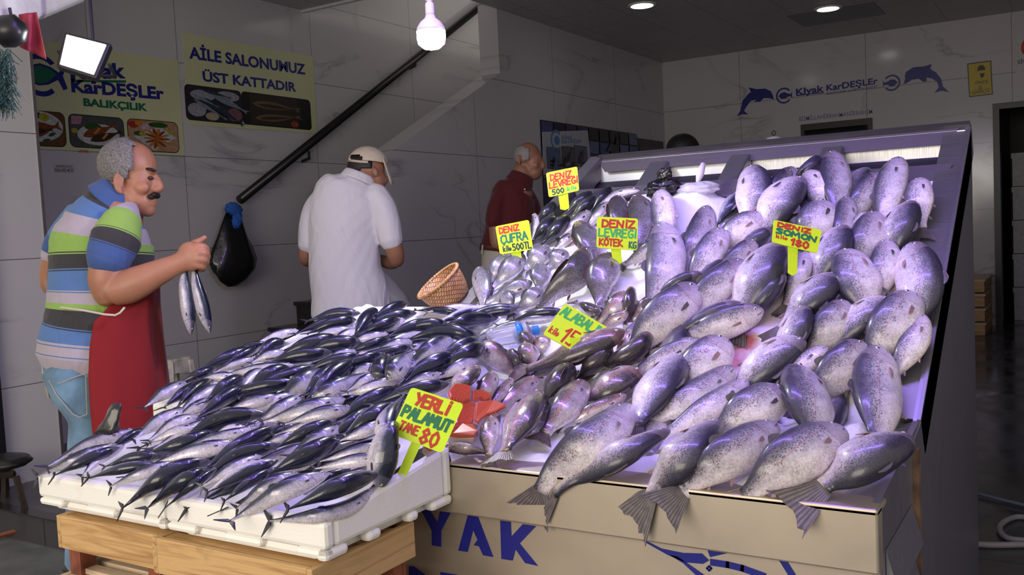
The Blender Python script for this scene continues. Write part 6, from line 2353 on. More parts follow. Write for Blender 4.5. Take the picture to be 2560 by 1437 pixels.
class Fig:
    def __init__(s, D):
        s.D = D
        s.mb = MB()

    def P(s, x, y, d=0):
        """d in pixels of depth at the figure's own scale; positive is away from the camera"""
        return onD(x, y, s.D + d * s.D / FPX)

    def k(s, d=0):
        return (s.D + d * s.D / FPX) / FPX

    def rings(s, chain, n, a0=0, a1=2 * math.pi, seg=24):
        C_ = np.array([c[:5] for c in chain], float)
        pts = catmull([c[:2] for c in C_], n) if len(C_) > 2 else [C_[0][:2] + (C_[1][:2] - C_[0][:2]) * i / (n - 1) for i in range(n)]
        L = np.concatenate([[0], np.cumsum(np.linalg.norm(np.diff(C_[:, :3], axis=0), axis=1))])
        L2 = np.concatenate([[0], np.cumsum(np.linalg.norm(np.diff(C_[:, :2], axis=0), axis=1))])
        out = []
        for i in range(n):
            q = L2[-1] * i / (n - 1)
            d = np.interp(q, L2, C_[:, 2]); rx = np.interp(q, L2, C_[:, 3]); rd = np.interp(q, L2, C_[:, 4])
            out.append((s.P(pts[i][0], pts[i][1], d), rx * s.k(d), rd * s.k(d), q))
        R_ = []
        for i, (c, rx, rd, q) in enumerate(out):
            t = nrm(out[min(i + 1, n - 1)][0] - out[max(i - 1, 0)][0])
            v = nrm(c - CAM)
            e1 = np.cross(t, v)
            if np.linalg.norm(e1) < .2:
                e1 = np.cross(t, CU)
            e1 = nrm(e1)
            e2 = nrm(np.cross(e1, t))
            full = abs(a1 - a0 - 2 * math.pi) < 1e-6
            m_ = seg if full else seg + 1
            R_.append([c + e1 * rx * math.cos(a0 + (a1 - a0) * j / seg) + e2 * rd * math.sin(a0 + (a1 - a0) * j / seg) for j in range(m_)])
        return R_, [o[3] for o in out], out

    def limb(s, chain, n=None, seg=20, mb=None, bands=None, wob=None):
        """tapering limb through pixel joints (x, y, depth, half width, half depth)"""
        mb = mb or s.mb
        n = n or (len(chain) - 1) * 6 + 1
        R_, q, out = s.rings(chain, n, seg=seg)
        b = len(mb.v)
        V = [p for r in R_ for p in r]
        if wob:
            for i in range(n):
                for j in range(seg):
                    c = out[i][0]
                    p = V[i * seg + j]
                    V[i * seg + j] = c + (p - c) * (1 + wob * math.sin(j * 1.3 + i * .35) * math.sin(i * .21 + j * .7))
        # rounded ends
        def dome(ring, c, dirv, r):
            return [c + (p - c) * .72 + dirv * r * .55 for p in ring], [c + (p - c) * .25 + dirv * r * .80 for p in ring]
        t0 = nrm(out[0][0] - out[1][0])
        t1 = nrm(out[-1][0] - out[-2][0])
        A1, A2 = dome(R_[0], out[0][0], t0, min(out[0][1], out[0][2]))
        B1, B2 = dome(R_[-1], out[-1][0], t1, min(out[-1][1], out[-1][2]))
        V = A2 + A1 + V + B1 + B2
        N_ = n + 4
        for i in range(N_ - 1):
            mi = 0
            if bands:
                qq = q[min(max(i - 2, 0), n - 1)]
                mi = 0
                for lim, ix in bands:
                    if qq < lim:
                        mi = ix
                        break
                else:
                    mi = bands[-1][1]
            F = [(i * seg + j, i * seg + (j + 1) % seg, (i + 1) * seg + (j + 1) % seg, (i + 1) * seg + j) for j in range(seg)]
            for f in F:
                mb.f.append([b + x for x in f])
                mb.mi.append(mi)
        mb.f.append([b + x for x in range(seg)][::-1])
        mb.mi.append(0 if not bands else bands[0][1])
        mb.f.append([b + (N_ - 1) * seg + x for x in range(seg)])
        mb.mi.append(0 if not bands else bands[-1][1])
        mb.v += [tuple(float(x) for x in p) for p in V]
        return mb

    def ell(s, x, y, d, rx, ry, rd, rot=0, mb=None, seg=20, rings=14):
        mb = mb or s.mb
        a = math.radians(rot)
        k = s.k(d)
        r = CR * math.cos(a) - CU * math.sin(a)
        u = CR * math.sin(a) + CU * math.cos(a)
        mb.ell(s.P(x, y, d), (r * rx * k, CF_ * rd * k, u * ry * k), seg, rings)
        return mb

    def skin(s, mat, voxel, parent, name='body'):
        """fuse everything laid down so far into one continuous surface"""
        me = s.mb.mesh(name)
        bm = bmesh.new()
        bm.from_mesh(me)
        bmesh.ops.recalc_face_normals(bm, faces=bm.faces)
        bm.to_mesh(me)
        bm.free()
        o = bpy.data.objects.new('tmp', me)
        COL.objects.link(o)
        r = o.modifiers.new('r', 'REMESH')
        r.mode = 'VOXEL'
        r.voxel_size = voxel
        sm_ = o.modifiers.new('s', 'SMOOTH')
        sm_.iterations = 4
        sm_.factor = .5
        dg = bpy.context.evaluated_depsgraph_get()
        m2 = bpy.data.meshes.new_from_object(o.evaluated_get(dg))
        bpy.data.objects.remove(o, do_unlink=True)
        m2.name = name
        m2.materials.clear()
        return link(name, m2, mat, parent, smooth=True)

    def shell(s, x, y, d, rx, ry, rd, keep, rot=0, lump=0.0):
        """part of an ellipsoid kept where keep(px, py, side) holds; used for hair and caps"""
        mb = MB()
        s.ell(x, y, d, rx, ry, rd, rot, mb, 40, 28)
        c = s.P(x, y, d)
        F, inv = [], []
        for f in mb.f:
            m = np.mean([mb.v[i] for i in f], axis=0)
            cc = ROT.T @ (m - CAM)
            px_, py_ = W / 2 + FPX * cc[0] / cc[2], HPX / 2 + FPX * cc[1] / cc[2]
            if keep(px_, py_, (cc[2] - s.D) / s.D * FPX):
                F.append(f)
        mb.f = F
        mb.mi = [0] * len(F)
        if lump:
            rg = random.Random(5)
            for i in range(len(mb.v)):
                p = np.array(mb.v[i])
                mb.v[i] = tuple(c + (p - c) * (1 + lump * (rg.random() - .3)))
        return mb


def solid(o, t, off=1.0):
    m = o.modifiers.new('thick', 'SOLIDIFY')
    m.thickness = t
    m.offset = off
    return o


def fingers(f, items, mb=None):
    for ch in items:
        f.limb(ch, n=(len(ch) - 1) * 4 + 1, seg=10, mb=mb)


# --- 1. man in the striped polo shirt and red apron, holding three bonitos by the tail
f = Fig(3.57)
foot = f.P(250, 1434)
p = empty('person', (foot[0], foot[1], 0), 'man with grey hair and moustache in striped polo and red apron holding up fish', 'person')
# head
f.ell(324, 413, 0, 66, 61, 54)
f.ell(350, 458, 0, 40, 62, 44, 4)
f.ell(352, 503, 0, 36, 38, 37, -18)
f.ell(369, 524, 0, 19, 18, 20)
f.ell(330, 492, -24, 28, 34, 20, -20)
f.ell(352, 468, -32, 22, 18, 14)
f.ell(352, 468, 32, 22, 18, 14)
f.ell(381, 427, -18, 10, 7, 16)
f.ell(381, 427, 18, 10, 7, 16)
f.limb([(382, 430, 0, 8, 9), (392, 450, 0, 10, 11), (401, 467, 0, 10, 13), (394, 476, 0, 9, 14)], seg=14)
f.ell(388, 474, -11, 9, 7, 6)
f.ell(386, 500, 0, 8, 5, 16)
f.ell(383, 510, 0, 9, 6, 15)
for sd_ in (-1, 1):
    f.limb([(303, 431, sd_ * 52, 5, 5), (292, 438, sd_ * 56, 6, 6), (288, 455, sd_ * 57, 6, 6), (294, 474, sd_ * 54, 6, 6), (304, 481, sd_ * 50, 6, 5)], seg=10)
    f.ell(300, 456, sd_ * 51, 11, 23, 5, 8)
# neck, torso core, arms
f.limb([(312, 462, 3, 50, 44), (306, 510, 4, 50, 50), (288, 560, 5, 70, 72)], seg=24)
f.limb([(280, 540, 5, 74, 90), (258, 620, 5, 104, 108), (256, 720, 5, 112, 112), (250, 860, 8, 118, 112)], seg=24)
f.limb([(286, 606, -100, 36, 36), (272, 640, -108, 43, 42), (262, 700, -112, 41, 40), (266, 742, -110, 30, 32)])
f.limb([(264, 740, -110, 26, 28), (276, 729, -110, 38, 36), (318, 717, -110, 44, 38), (350, 703, -108, 41, 36), (398, 680, -103, 32, 28), (438, 662, -97, 26, 21), (470, 648, -92, 27, 20)])
f.limb([(190, 560, 85, 40, 40), (140, 625, 95, 26, 30), (119, 690, 96, 19, 23), (130, 724, 96, 17, 20), (190, 735, 104, 15, 17), (260, 735, 110, 13, 13)])
f.ell(290, 735, 112, 30, 20, 14)
# near hand: palm, four curled fingers, thumb
f.ell(476, 641, -90, 34, 38, 20, -12)
fingers(f, [[(492, 616, -96, 10, 9), (509, 617, -90, 10, 9), (516, 626, -72, 9, 9), (502, 633, -62, 8, 8)],
            [(495, 632, -100, 10, 9), (512, 633, -92, 10, 10), (518, 643, -73, 9, 9), (503, 648, -62, 8, 8)],
            [(494, 648, -100, 10, 9), (510, 650, -92, 10, 9), (515, 658, -74, 9, 9), (501, 662, -63, 8, 8)],
            [(488, 663, -98, 9, 8), (503, 666, -91, 9, 8), (508, 672, -77, 8, 8), (496, 674, -66, 7, 7)],
            [(468, 625, -88, 13, 12), (484, 610, -78, 11, 10), (500, 602, -72, 9, 9), (513, 593, -70, 7, 7)]])
f.skin(M['skin_a'], .0055, p)
# hair, brows, moustache, eyes
h = f.shell(322, 411, 0, 70, 63, 59, lambda x, y, d: (x < 335 and y < 428 and not (x > 318 and y < 362 and abs(d) < 30)) or (x < 322 and y < 447) or (x < 290 and y < 462), lump=.03)
solid(h.build('hair', M['hair_grey'], p, smooth=True), .008)
mb = MB()
f.ell(388, 489, -2, 11, 8, 22, -12, mb)
f.ell(378, 492, -22, 9, 6, 9, 20, mb)
mb.build('moustache', M['hair_black'], p, smooth=True)
mb = MB()
f.ell(377, 424, -27, 14, 4.5, 8, 14, mb)
mb.build('eyebrow', M['hair_black'], p, smooth=True)
mb = MB()
f.ell(377, 445, -26, 8, 4.5, 5, 8, mb)
mb.build('eye', plain('dark_eye', (.03, .02, .018, 1), .2), p, smooth=True)
# trousers
J = plain('washed_denim', (.15, .27, .40, 1), .85, var=.35, vscale=9, bump=.3, sheen=.2)
mb = MB()
f.limb([(248, 868, 8, 132, 118), (236, 915, 8, 126, 116), (226, 960, 0, 108, 104)], mb=mb, seg=32)
f.limb([(205, 925, -36, 92, 76), (215, 985, -40, 78, 70), (226, 1050, -42, 52, 56), (216, 1130, -44, 44, 50), (205, 1260, -40, 36, 42), (198, 1405, -38, 33, 38)], mb=mb, seg=28, wob=.03)
f.limb([(285, 930, 52, 90, 76), (300, 1010, 56, 72, 66), (300, 1100, 58, 54, 54), (292, 1250, 56, 40, 44), (284, 1405, 54, 34, 38)], mb=mb, seg=28, wob=.03)
tr_ = mb.build('jeans', J, p, smooth=True)
S_ = plain('denim_stitching', (.42, .40, .34, 1), .8)
mb = MB()
for pts in ([(122, 950), (150, 958), (200, 938), (214, 934)], [(214, 934), (216, 985), (218, 1035)], [(218, 1035), (200, 1043), (182, 1035)], [(122, 950), (140, 985), (182, 1035)]):
    mb.tube([f.P(x, y, -118 + .0025 * (x - 205) ** 2) for x, y in pts], .0022, 6)
mb.build('back_pocket', S_, tr_)
mb = MB()
mb.tube([f.P(x, y, -118 + .0030 * (x - 235) ** 2) for x, y in [(116, 903), (160, 908), (210, 906), (290, 918)]], .0022, 6)
mb.tube([f.P(x, y, -116) for x, y in [(254, 908), (258, 960), (266, 1020), (270, 1060)]], .0022, 6)
mb.build('seam', S_, tr_)
sh = plain('dark_shoe', (.03, .028, .028, 1), .5)
for x, d in ((214, -40), (300, 54)):
    mb = MB()
    f.ell(x, 1422, d, 58, 17, 24, 0, mb)
    mb.build('shoe', sh, p, smooth=True)
# striped shirt
SB = [cloth('shirt_blue', srgb(88, 126, 182)), cloth('shirt_green', srgb(146, 186, 86)), cloth('shirt_dark', srgb(58, 56, 58)),
      cloth('shirt_lilac', srgb(182, 172, 184)), cloth('shirt_deep_blue', srgb(66, 94, 152))]
mb = MB()
body_b = [(4, 1), (8, 1), (28, 2), (44, 0), (66, 0), (69, 3), (71, 0), (74, 3), (112, 3), (114, 1), (150, 1), (153, 2), (155, 1), (158, 2), (188, 2), (191, 0), (193, 2), (196, 0), (240, 0), (243, 3), (246, 0), (275, 3), (292, 1), (297, 2), (326, 2), (329, 0), (331, 2), (372, 0), (375, 3), (378, 0), (402, 3), (405, 0), (440, 3)]
f.limb([(293, 490, 4, 46, 54), (278, 514, 5, 66, 86), (267, 545, 5, 92, 108), (260, 580, 5, 110, 118), (256, 606, 5, 119, 122), (256, 650, 5, 122, 122), (257, 710, 5, 125, 122), (256, 755, 5, 126, 124), (253, 800, 5, 130, 126), (248, 850, 8, 138, 128), (244, 893, 8, 139, 128)], n=150, seg=40, mb=mb, bands=body_b, wob=.012)
sl_b = [(6, 3), (26, 3), (62, 1), (65, 2), (67, 1), (92, 2), (95, 4), (97, 2), (138, 4), (141, 3), (143, 4), (146, 3), (149, 4), (175, 3)]
f.limb([(322, 530, -50, 24, 34), (306, 556, -84, 48, 48), (290, 598, -102, 61, 54), (275, 636, -110, 55, 51), (268, 654, -112, 52, 49)], n=80, seg=30, mb=mb, bands=sl_b, wob=.012)
f.limb([(205, 545, 80, 45, 46), (150, 600, 94, 34, 38), (128, 646, 97, 26, 31)], n=40, seg=24, mb=mb, bands=[(70, 0), (110, 4), (116, 3)])
mb.build('striped_shirt', SB, p, smooth=True)
mb = MB()
R_, q, out = f.rings([(312, 474, 3, 51, 48), (298, 492, 4, 60, 58), (286, 508, 5, 70, 74)], 8, seg=30)
V = [x for r in R_ for x in r]
F = [(i * 30 + j, i * 30 + (j + 1) % 30, (i + 1) * 30 + (j + 1) % 30, (i + 1) * 30 + j) for i in range(7) for j in range(30)]
mb.add(V, F)
solid(mb.build('collar', SB[4], p, smooth=True), .006)
# apron with ties
AP = cloth('red_apron', (.26, .006, .010, 1), 5, .5)
rows_ = [(258, 690, 5, 131, 130, 40), (257, 760, 5, 134, 132, 60), (256, 800, 6, 139, 134, 75), (252, 860, 8, 150, 140, 77), (250, 930, 8, 160, 146, 77), (252, 1010, 8, 166, 150, 76), (254, 1080, 8, 168, 152, 74)]
R_ = []
for k_ in range(40):
    t = k_ / 39 * (len(rows_) - 1)
    i = min(int(t), len(rows_) - 2)
    a = np.array(rows_[i], float) * (1 - (t - i)) + np.array(rows_[i + 1], float) * (t - i)
    c = f.P(a[0], a[1], a[2])
    kk = f.k(a[2])
    am = math.radians(a[5])
    R_.append([c + CR * a[3] * kk * math.cos(-am + 2 * am * j / 30) * (1 + .012 * math.sin(j * 1.1 + k_ * .15)) + CF_ * a[4] * kk * math.sin(-am + 2 * am * j / 30) for j in range(31)])
V = [x for r in R_ for x in r]
F = [(i * 31 + j, i * 31 + j + 1, (i + 1) * 31 + j + 1, (i + 1) * 31 + j) for i in range(39) for j in range(30)]
ap = solid(MB().add(V, F).build('apron', AP, p, smooth=True), .003)
TM = plain('cream_tape', (.62, .57, .46, 1), .8)
mb = MB()
mb.tube([f.P(x, y, d) for x, y, d in ((126, 758, -50), (140, 765, -92), (160, 770, -118), (210, 776, -140), (262, 786, -146), (288, 788, -144), (300, 782, -142), (312, 768, -138))], .0042, 8)
mb.tube([f.P(x, y, d) for x, y, d in ((128, 758, -44), (120, 752, -46), (124, 747, -50), (134, 750, -52), (138, 762, -56), (128, 800, -62), (112, 842, -64), (104, 880, -64), (108, 930, -60), (122, 996, -56))], .0042, 8)
mb.tube([f.P(x, y, d) for x, y, d in ((136, 764, -54), (118, 800, -50), (102, 850, -46))], .0034, 8)
mb.build('tie', TM, ap, smooth=True)
# the bonitos he holds: three fish hanging head down from his fist
hand = [([478, 838, 470, 760, 461, 695, 470, 645], 37, 200, 'white-bellied bonito held head down, left one in his fist', -82),
        ([526, 834, 508, 770, 490, 700, 484, 645], 36, 175, 'bonito held head down, right one in his fist', -76),
        ([466, 800, 462, 755, 458, 700, 468, 645], 22, 205, 'pale bonito half hidden behind the other two in his fist', -60)]
for pts, w_, r_, lb, dd in hand:
    px = catmull([np.array(pts[i:i + 2], float) for i in range(0, len(pts), 2)], NS)
    sp3 = [f.P(q_[0], q_[1], dd) for q_ in px]
    nn = np.array([-CF_ * .9 + CU * .1] * NS)
    build_fish('bonito', sp3, nn, w_ * f.k(dd), r_, lb, 'bonitos in the man\'s fist', 'bonito', 'tdp', True)

# --- 2. man in white shirt and beige cap, seen from behind
f = Fig(4.84)
p = empty('person', (f.P(870, 1190)[0], f.P(870, 1190)[1], 0), 'man in white short-sleeved shirt and beige cap seen from behind, head bowed', 'person')
f.ell(917, 420, 4, 45, 44, 38, 10)
f.ell(944, 446, 8, 22, 28, 28, -20)
f.limb([(956, 436, 4, 6, 6), (966, 452, 4, 6, 7)], seg=10)
f.limb([(904, 430, 2, 32, 32), (894, 462, 0, 36, 36), (885, 500, 0, 60, 50)], seg=20)
f.limb([(880, 500, 0, 66, 44), (868, 600, 0, 74, 52), (872, 740, 0, 88, 56)], seg=20)
for sd_ in (-1, 1):
    f.ell(938, 430, sd_ * 36 + 2, 8, 14, 4, -12)
f.limb([(940, 512, -4, 20, 22), (974, 590, -10, 25, 26), (988, 632, -6, 23, 22), (992, 650, 4, 20, 20)], seg=16)
f.limb([(992, 648, 2, 20, 20), (975, 656, 50, 18, 18), (948, 648, 110, 13, 13), (936, 640, 130, 12, 11)], seg=16)
f.ell(928, 636, 146, 14, 10, 18)
fingers(f, [[(922, 634, 160, 4, 4), (914, 640, 172, 4, 4), (910, 648, 176, 3.5, 3.5)], [(926, 630, 162, 4, 4), (920, 634, 178, 4, 4), (914, 644, 182, 3.5, 3.5)], [(931, 630, 160, 4, 4), (928, 634, 178, 4, 4), (922, 646, 184, 3.5, 3.5)], [(936, 632, 158, 4, 4), (934, 638, 172, 3.5, 4), (930, 648, 178, 3.5, 3.5)], [(934, 642, 140, 5, 5), (926, 650, 152, 4.5, 4.5), (918, 652, 162, 4, 4)]])
f.limb([(800, 524, 4, 18, 20), (770, 600, 10, 18, 21), (764, 640, 16, 18, 20), (766, 652, 26, 16, 16)], seg=16)
f.limb([(766, 650, 24, 16, 16), (800, 660, 90, 14, 14), (850, 655, 140, 12, 11)], seg=16)
f.ell(864, 652, 152, 14, 10, 16)
fingers(f, [[(872, 648, 160, 4, 4), (882, 650, 170, 4, 4), (888, 656, 172, 3.5, 3.5)], [(872, 652, 164, 4, 4), (882, 656, 174, 4, 4), (886, 662, 176, 3.5, 3.5)], [(870, 656, 166, 4, 4), (878, 662, 176, 4, 4), (882, 668, 176, 3.5, 3.5)], [(866, 660, 164, 4, 4), (872, 668, 172, 3.5, 3.5), (876, 672, 172, 3.5, 3.5)], [(868, 646, 150, 5, 5), (878, 640, 158, 4.5, 4.5), (886, 640, 164, 4, 4)]])
f.skin(M['skin_b'], .007, p)
h = f.shell(915, 421, 4, 45.5, 44, 38.5, lambda x, y, d: (x < 930 and y > 401 and y < 426 - (x - 880) * .12) or ((x - 890) ** 2 / 18 ** 2 + (y - 394) ** 2 / 12 ** 2 < 1 and d < 0), lump=.02)
solid(h.build('hair', plain('brown_black_hair', (.018, .013, .011, 1), .5, var=.4, vscale=120, bump=.5), p, smooth=True), .003)
CM = plain('beige_cap_cloth', (.62, .53, .40, 1), .8, var=.06, vscale=60, bump=.15)
h = f.shell(920, 412, 4, 49, 44, 44, lambda x, y, d: (y < 402 + (x - 900) * .10) and not ((x - 890) ** 2 / 15 ** 2 + (y - 394) ** 2 / 9 ** 2 < 1 and d < 0), rot=4)
cp = solid(h.build('cap', CM, p, smooth=True), .005)
mb = MB()
V = []
for i in range(9):
    for j in range(7):
        u = i / 8 * 2 - 1
        v_ = j / 6
        V.append(f.P(962 + v_ * 21 - 6 * u * u, 398 + v_ * 64 - 4 * (1 - u * u), 4 + u * 38 * (1 - .45 * v_ ** 2)))
F = [(i * 7 + j, i * 7 + j + 1, (i + 1) * 7 + j + 1, (i + 1) * 7 + j) for i in range(8) for j in range(6)]
solid(mb.add(V, F).build('brim', CM, cp, smooth=True), .004)
mb = MB()
mb.tube([f.P(x, y, d) for x, y, d in ((872, 401, -12), (884, 402, -30), (900, 404, -40), (920, 405, -44))], .007, 8)
mb.build('strap', CM, cp, smooth=True)
WS = cloth('white_shirt_cotton', (.74, .72, .75, 1), 6, .6)
f.mb = MB()
f.limb([(894, 452, 0, 42, 42), (886, 468, 0, 66, 54), (876, 486, 0, 88, 58), (868, 520, 0, 92, 62), (862, 560, 0, 88, 64), (860, 600, 0, 85, 64), (864, 680, 0, 90, 66), (876, 740, 0, 97, 68), (878, 788, 0, 98, 69)], n=70, seg=48, wob=.02)
f.limb([(812, 492, 0, 30, 36), (786, 524, 4, 28, 34), (772, 566, 8, 25, 32), (767, 616, 12, 22, 29)], n=24, seg=24, wob=.02)
f.limb([(935, 486, -2, 34, 36), (958, 520, -6, 33, 38), (970, 565, -9, 33, 36), (978, 604, -10, 30, 33)], n=24, seg=24, wob=.02)
sh_ = f.skin(WS, .0075, p, 'shirt')
mb = MB()
R_, q, out = f.rings([(902, 436, 2, 38, 38), (894, 456, 0, 46, 46)], 5, seg=26)
V = [x for r in R_ for x in r]
F = [(i * 26 + j, i * 26 + (j + 1) % 26, (i + 1) * 26 + (j + 1) % 26, (i + 1) * 26 + j) for i in range(4) for j in range(26)]
solid(mb.add(V, F).build('collar', WS, sh_, smooth=True), .005)
BG = plain('beige_trousers', (.40, .35, .28, 1), .85)
mb = MB()
f.limb([(878, 760, 0, 92, 62), (878, 830, 0, 90, 64)], mb=mb)
f.limb([(845, 820, 0, 52, 52), (842, 980, 0, 38, 42), (840, 1165, 0, 30, 32)], mb=mb)
f.limb([(915, 820, 0, 52, 52), (918, 980, 0, 38, 42), (920, 1165, 0, 30, 32)], mb=mb)
mb.build('trousers', BG, p, smooth=True)
for x in (842, 922):
    mb = MB()
    f.ell(x, 1178, 18, 19, 13, 46, 0, mb)
    mb.build('shoe', sh, p, smooth=True)
# clear bag with fish pieces in front of him
g = empty('clear_bag', f.P(985, 750, 40), 'thin clear bag with pink fish in front of the white-shirted man', 'bag')
mb = MB()
V, F = [], []
for i, (x, y, r) in enumerate(((955, 680, 8), (968, 705, 18), (982, 735, 30), (992, 760, 34), (994, 775, 26))):
    for k_ in range(16):
        a = 2 * math.pi * k_ / 16
        V.append(f.P(x, y, 40) + (CR * math.cos(a) + CF_ * math.sin(a)) * r * f.k() * (1 + .12 * math.sin(3 * a + i)))
for i in range(4):
    for k_ in range(16):
        F.append((i * 16 + k_, i * 16 + (k_ + 1) % 16, (i + 1) * 16 + (k_ + 1) % 16, (i + 1) * 16 + k_))
F.append([64 + k_ for k_ in range(16)])
t_ = NT('thin_film')
t_.set(Base_Color=(.6, .58, .62, 1), Roughness=.3, Alpha=.22)
mb.add(V, F).build('bag_film', t_.m, g, smooth=True)
mb = MB()
f.ell(990, 764, 40, 24, 12, 20, 0, mb)
mb.build('content', plain('pink_fish_flesh', (.50, .16, .12, 1), .5), g, smooth=True)

# --- 3. man in the dark red polo behind the counter
f = Fig(5.8)
p = empty('person', (f.P(1275, 1070)[0], f.P(1275, 1070)[1], 0), 'bald man with grey fringe in dark red polo standing by the middle wall', 'person')
f.ell(1319, 389, 0, 32, 33, 29)
f.ell(1333, 408, -2, 24, 36, 24, 6)
f.ell(1336, 430, -2, 20, 20, 20, -10)
f.ell(1342, 439, -2, 10, 9, 10)
f.ell(1338, 412, -22, 9, 9, 6)
f.ell(1345, 393, -14, 9, 3.5, 7)
f.ell(1354, 393, 4, 5, 3.5, 8)
f.limb([(1352, 394, -6, 4, 5), (1356, 405, -8, 5, 6), (1359, 415, -9, 5.5, 7), (1354, 419, -7, 5, 7)], seg=12)
f.ell(1350, 429, -6, 6, 2.6, 9)
f.ell(1348, 433, -6, 6, 2.6, 8)
for sd_ in (-1, 1):
    f.ell(1299, 399, sd_ * 27, 6, 12, 3.5, 8)
    f.limb([(1303, 388, sd_ * 27, 2.5, 2.5), (1295, 391, sd_ * 30, 3, 3), (1294, 402, sd_ * 30, 3, 3), (1300, 411, sd_ * 27, 3, 3)], seg=8)
f.limb([(1308, 424, 0, 24, 24), (1300, 450, 0, 26, 27), (1292, 480, 0, 44, 44)], seg=18)
f.limb([(1288, 486, 0, 38, 36), (1280, 540, 0, 50, 44), (1268, 610, 0, 54, 46)], seg=20)
f.limb([(1252, 516, -26, 15, 17), (1238, 560, -40, 16, 17), (1240, 606, -40, 15, 16), (1243, 618, -38, 13, 13)], seg=14)
f.limb([(1243, 616, -38, 13, 13), (1275, 640, -48, 12, 12), (1306, 652, -56, 9, 9)], seg=14)
f.ell(1316, 656, -58, 12, 8, 12)
fingers(f, [[(1322, 650, -60, 3.5, 3.5), (1332, 652, -64, 3.2, 3.2), (1336, 660, -66, 3, 3)], [(1324, 655, -64, 3.5, 3.5), (1334, 658, -68, 3.2, 3.2), (1337, 666, -68, 3, 3)], [(1323, 660, -64, 3.5, 3.5), (1332, 664, -68, 3.2, 3.2), (1334, 671, -68, 3, 3)], [(1320, 664, -62, 3.2, 3.2), (1327, 669, -66, 3, 3), (1329, 675, -66, 2.8, 2.8)], [(1312, 650, -52, 4, 4), (1320, 645, -54, 3.6, 3.6), (1328, 645, -56, 3.2, 3.2)]])
f.limb([(1322, 516, 24, 13, 16), (1337, 560, 36, 13, 15), (1342, 610, 36, 13, 15), (1356, 640, 20, 11, 12), (1372, 655, 10, 9, 9)], seg=14)
f.ell(1380, 660, 8, 11, 8, 11)
fingers(f, [[(1386, 655, 6, 3.4, 3.4), (1395, 658, 2, 3.2, 3.2), (1398, 666, 0, 3, 3)], [(1387, 660, 4, 3.4, 3.4), (1396, 664, 0, 3.2, 3.2), (1398, 671, -2, 3, 3)], [(1386, 665, 4, 3.4, 3.4), (1394, 669, 0, 3.2, 3.2), (1395, 676, -2, 3, 3)], [(1383, 669, 6, 3.2, 3.2), (1389, 674, 2, 3, 3), (1390, 680, 0, 2.8, 2.8)], [(1376, 654, 14, 4, 4), (1384, 649, 12, 3.6, 3.6), (1392, 648, 10, 3.2, 3.2)]])
f.skin(M['skin_b'], .007, p)
h = f.shell(1318, 389, 0, 33, 33.4, 30.5, lambda x, y, d: (x < 1312 and 366 < y < 405 and x > 1280) or (x < 1322 and abs(d) > 22 and 372 < y < 398), lump=.02)
solid(h.build('hair', M['hair_white'], p, smooth=True), .004)
mb = MB()
f.ell(1343, 400, -20, 4.5, 2.2, 3, 0, mb)
mb.build('eye', bpy.data.materials['dark_eye'], p, smooth=True)
mb = MB()
f.ell(1343, 391, -20, 8, 1.8, 3.5, 6, mb)
mb.build('eyebrow', M['hair_grey'], p, smooth=True)
RS = cloth('dark_red_cotton', (.085, .003, .006, 1), 7, .5)
f.mb = MB()
f.limb([(1300, 450, 0, 30, 32), (1293, 468, 0, 42, 42), (1284, 486, 0, 55, 48), (1278, 530, 0, 61, 52), (1274, 570, 0, 62, 52), (1264, 618, 0, 63, 53)], n=40, seg=36, wob=.015)
f.limb([(1258, 486, -16, 24, 28), (1240, 516, -32, 22, 27), (1234, 556, -40, 22, 26)], n=16, seg=20)
f.limb([(1312, 484, 16, 22, 28), (1332, 516, 32, 19, 26), (1338, 552, 36, 18, 24)], n=16, seg=20)
sh_ = f.skin(RS, .0085, p, 'polo_shirt')
mb = MB()
R_, q, out = f.rings([(1306, 436, 0, 27, 28), (1298, 456, 0, 34, 36)], 5, seg=24)
V = [x for r in R_ for x in r]
F = [(i * 24 + j, i * 24 + (j + 1) % 24, (i + 1) * 24 + (j + 1) % 24, (i + 1) * 24 + j) for i in range(4) for j in range(24)]
solid(mb.add(V, F).build('collar', RS, sh_, smooth=True), .005)
mb = MB()
f.ell(1312, 473, -40, 2.2, 2.2, 2, 0, mb, 10, 6)
mb.build('button', M['white_plastic'], sh_, smooth=True)
mb = MB()
f.limb([(1264, 612, 0, 60, 50), (1260, 700, 0, 58, 52)], mb=mb)
f.limb([(1236, 690, 0, 34, 40), (1236, 860, 0, 28, 32), (1238, 1048, 0, 22, 26)], mb=mb)
f.limb([(1286, 690, 0, 34, 40), (1290, 860, 0, 28, 32), (1292, 1048, 0, 22, 26)], mb=mb)
tr_ = mb.build('trousers', plain('pale_trousers', (.50, .46, .38, 1), .85), p, smooth=True)
mb = MB()
R_, q, out = f.rings([(1264, 616, 0, 63, 53), (1262, 632, 0, 63, 53)], 3, seg=28)
V = [x for r in R_ for x in r]
F = [(i * 28 + j, i * 28 + (j + 1) % 28, (i + 1) * 28 + (j + 1) % 28, (i + 1) * 28 + j) for i in range(2) for j in range(28)]
solid(mb.add(V, F).build('belt', plain('brown_belt', (.09, .022, .014, 1), .4), tr_, smooth=True), .004)
mb = MB()
for a in (-100, -150, -40):
    ar = math.radians(a)
    c0_, c1_ = f.P(1264, 613, 0), f.P(1262, 636, 0)
    o_ = (CR * 65 * math.cos(ar) + CF_ * 55 * math.sin(ar)) * f.k()
    mb.tube([c0_ + o_, c1_ + o_], .006, 6)
mb.build('belt_loop', bpy.data.materials['pale_trousers'], tr_)
for x in (1240, 1294):
    mb = MB()
    f.ell(x + 12, 1058, -6, 30, 11, 15, 0, mb)
    mb.build('shoe', sh, p, smooth=True)

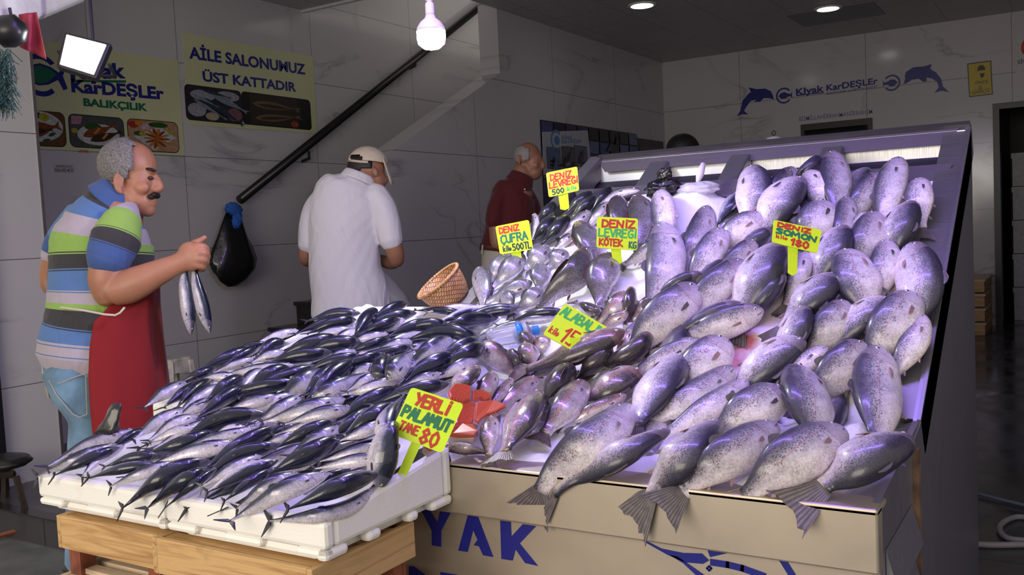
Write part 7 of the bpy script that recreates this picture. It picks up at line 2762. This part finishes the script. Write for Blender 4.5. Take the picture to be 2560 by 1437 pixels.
# --- 4. person of whom only the black hair shows over the counter back
f = Fig(6.1)
p = empty('person', (f.P(1707, 1025)[0], f.P(1707, 1025)[1], 0), 'person mostly hidden behind the counter, only black hair showing over its back', 'person')
f.ell(1707, 378, 0, 32, 38, 34)
f.ell(1707, 402, -8, 26, 32, 26)
f.limb([(1707, 410, 2, 22, 22), (1707, 450, 4, 26, 26)], seg=16)
f.limb([(1707, 455, 4, 60, 34), (1707, 520, 4, 66, 42), (1707, 620, 4, 56, 40)], seg=18)
for sd_ in (-1, 1):
    f.limb([(1707 + sd_ * 62, 468, 4, 20, 22), (1707 + sd_ * 74, 540, 6, 17, 18), (1707 + sd_ * 72, 600, -10, 14, 14), (1707 + sd_ * 60, 660, -40, 10, 10)], seg=14)
    f.ell(1707 + sd_ * 57, 672, -46, 10, 13, 7)
    fingers(f, [[(1707 + sd_ * 57 - 8 + 5 * q_, 682, -47, 3.2, 3.2), (1707 + sd_ * 57 - 8 + 5 * q_, 692, -50, 3, 3), (1707 + sd_ * 57 - 8 + 5 * q_, 698, -54, 2.8, 2.8)] for q_ in range(4)] + [[(1707 + sd_ * 48, 668, -48, 4, 4), (1707 + sd_ * 43, 678, -52, 3.4, 3.4), (1707 + sd_ * 43, 686, -54, 3, 3)]])
f.skin(M['skin_b'], .009, p)
h = f.shell(1707, 374, 2, 40, 38, 40, lambda x, y, d: y < 378 or (d > 0 and y < 402), lump=.02)
solid(h.build('hair', M['hair_black'], p, smooth=True), .005)
mb = MB()
f.limb([(1707, 446, 4, 40, 34), (1707, 470, 4, 70, 44), (1707, 540, 4, 74, 50), (1707, 640, 4, 66, 48)], n=20, seg=28, mb=mb)
for sd_ in (-1, 1):
    f.limb([(1707 + sd_ * 60, 466, 4, 24, 28), (1707 + sd_ * 75, 530, 6, 22, 24)], n=8, mb=mb)
mb.build('shirt', plain('dull_red_shirt', (.16, .02, .02, 1), .85), p, smooth=True)
mb = MB()
f.limb([(1707, 630, 4, 62, 46), (1707, 680, 4, 60, 46)], mb=mb)
for sd_ in (-1, 1):
    f.limb([(1707 + sd_ * 28, 680, 4, 34, 38), (1707 + sd_ * 26, 840, 4, 26, 30), (1707 + sd_ * 26, 1004, 4, 20, 24)], mb=mb)
mb.build('trousers', M['grey_dark'], p, smooth=True)
for sd_ in (-1, 1):
    mb = MB()
    f.ell(1707 + sd_ * 28, 1014, -16, 15, 11, 34, 0, mb)
    mb.build('shoe', sh, p, smooth=True)
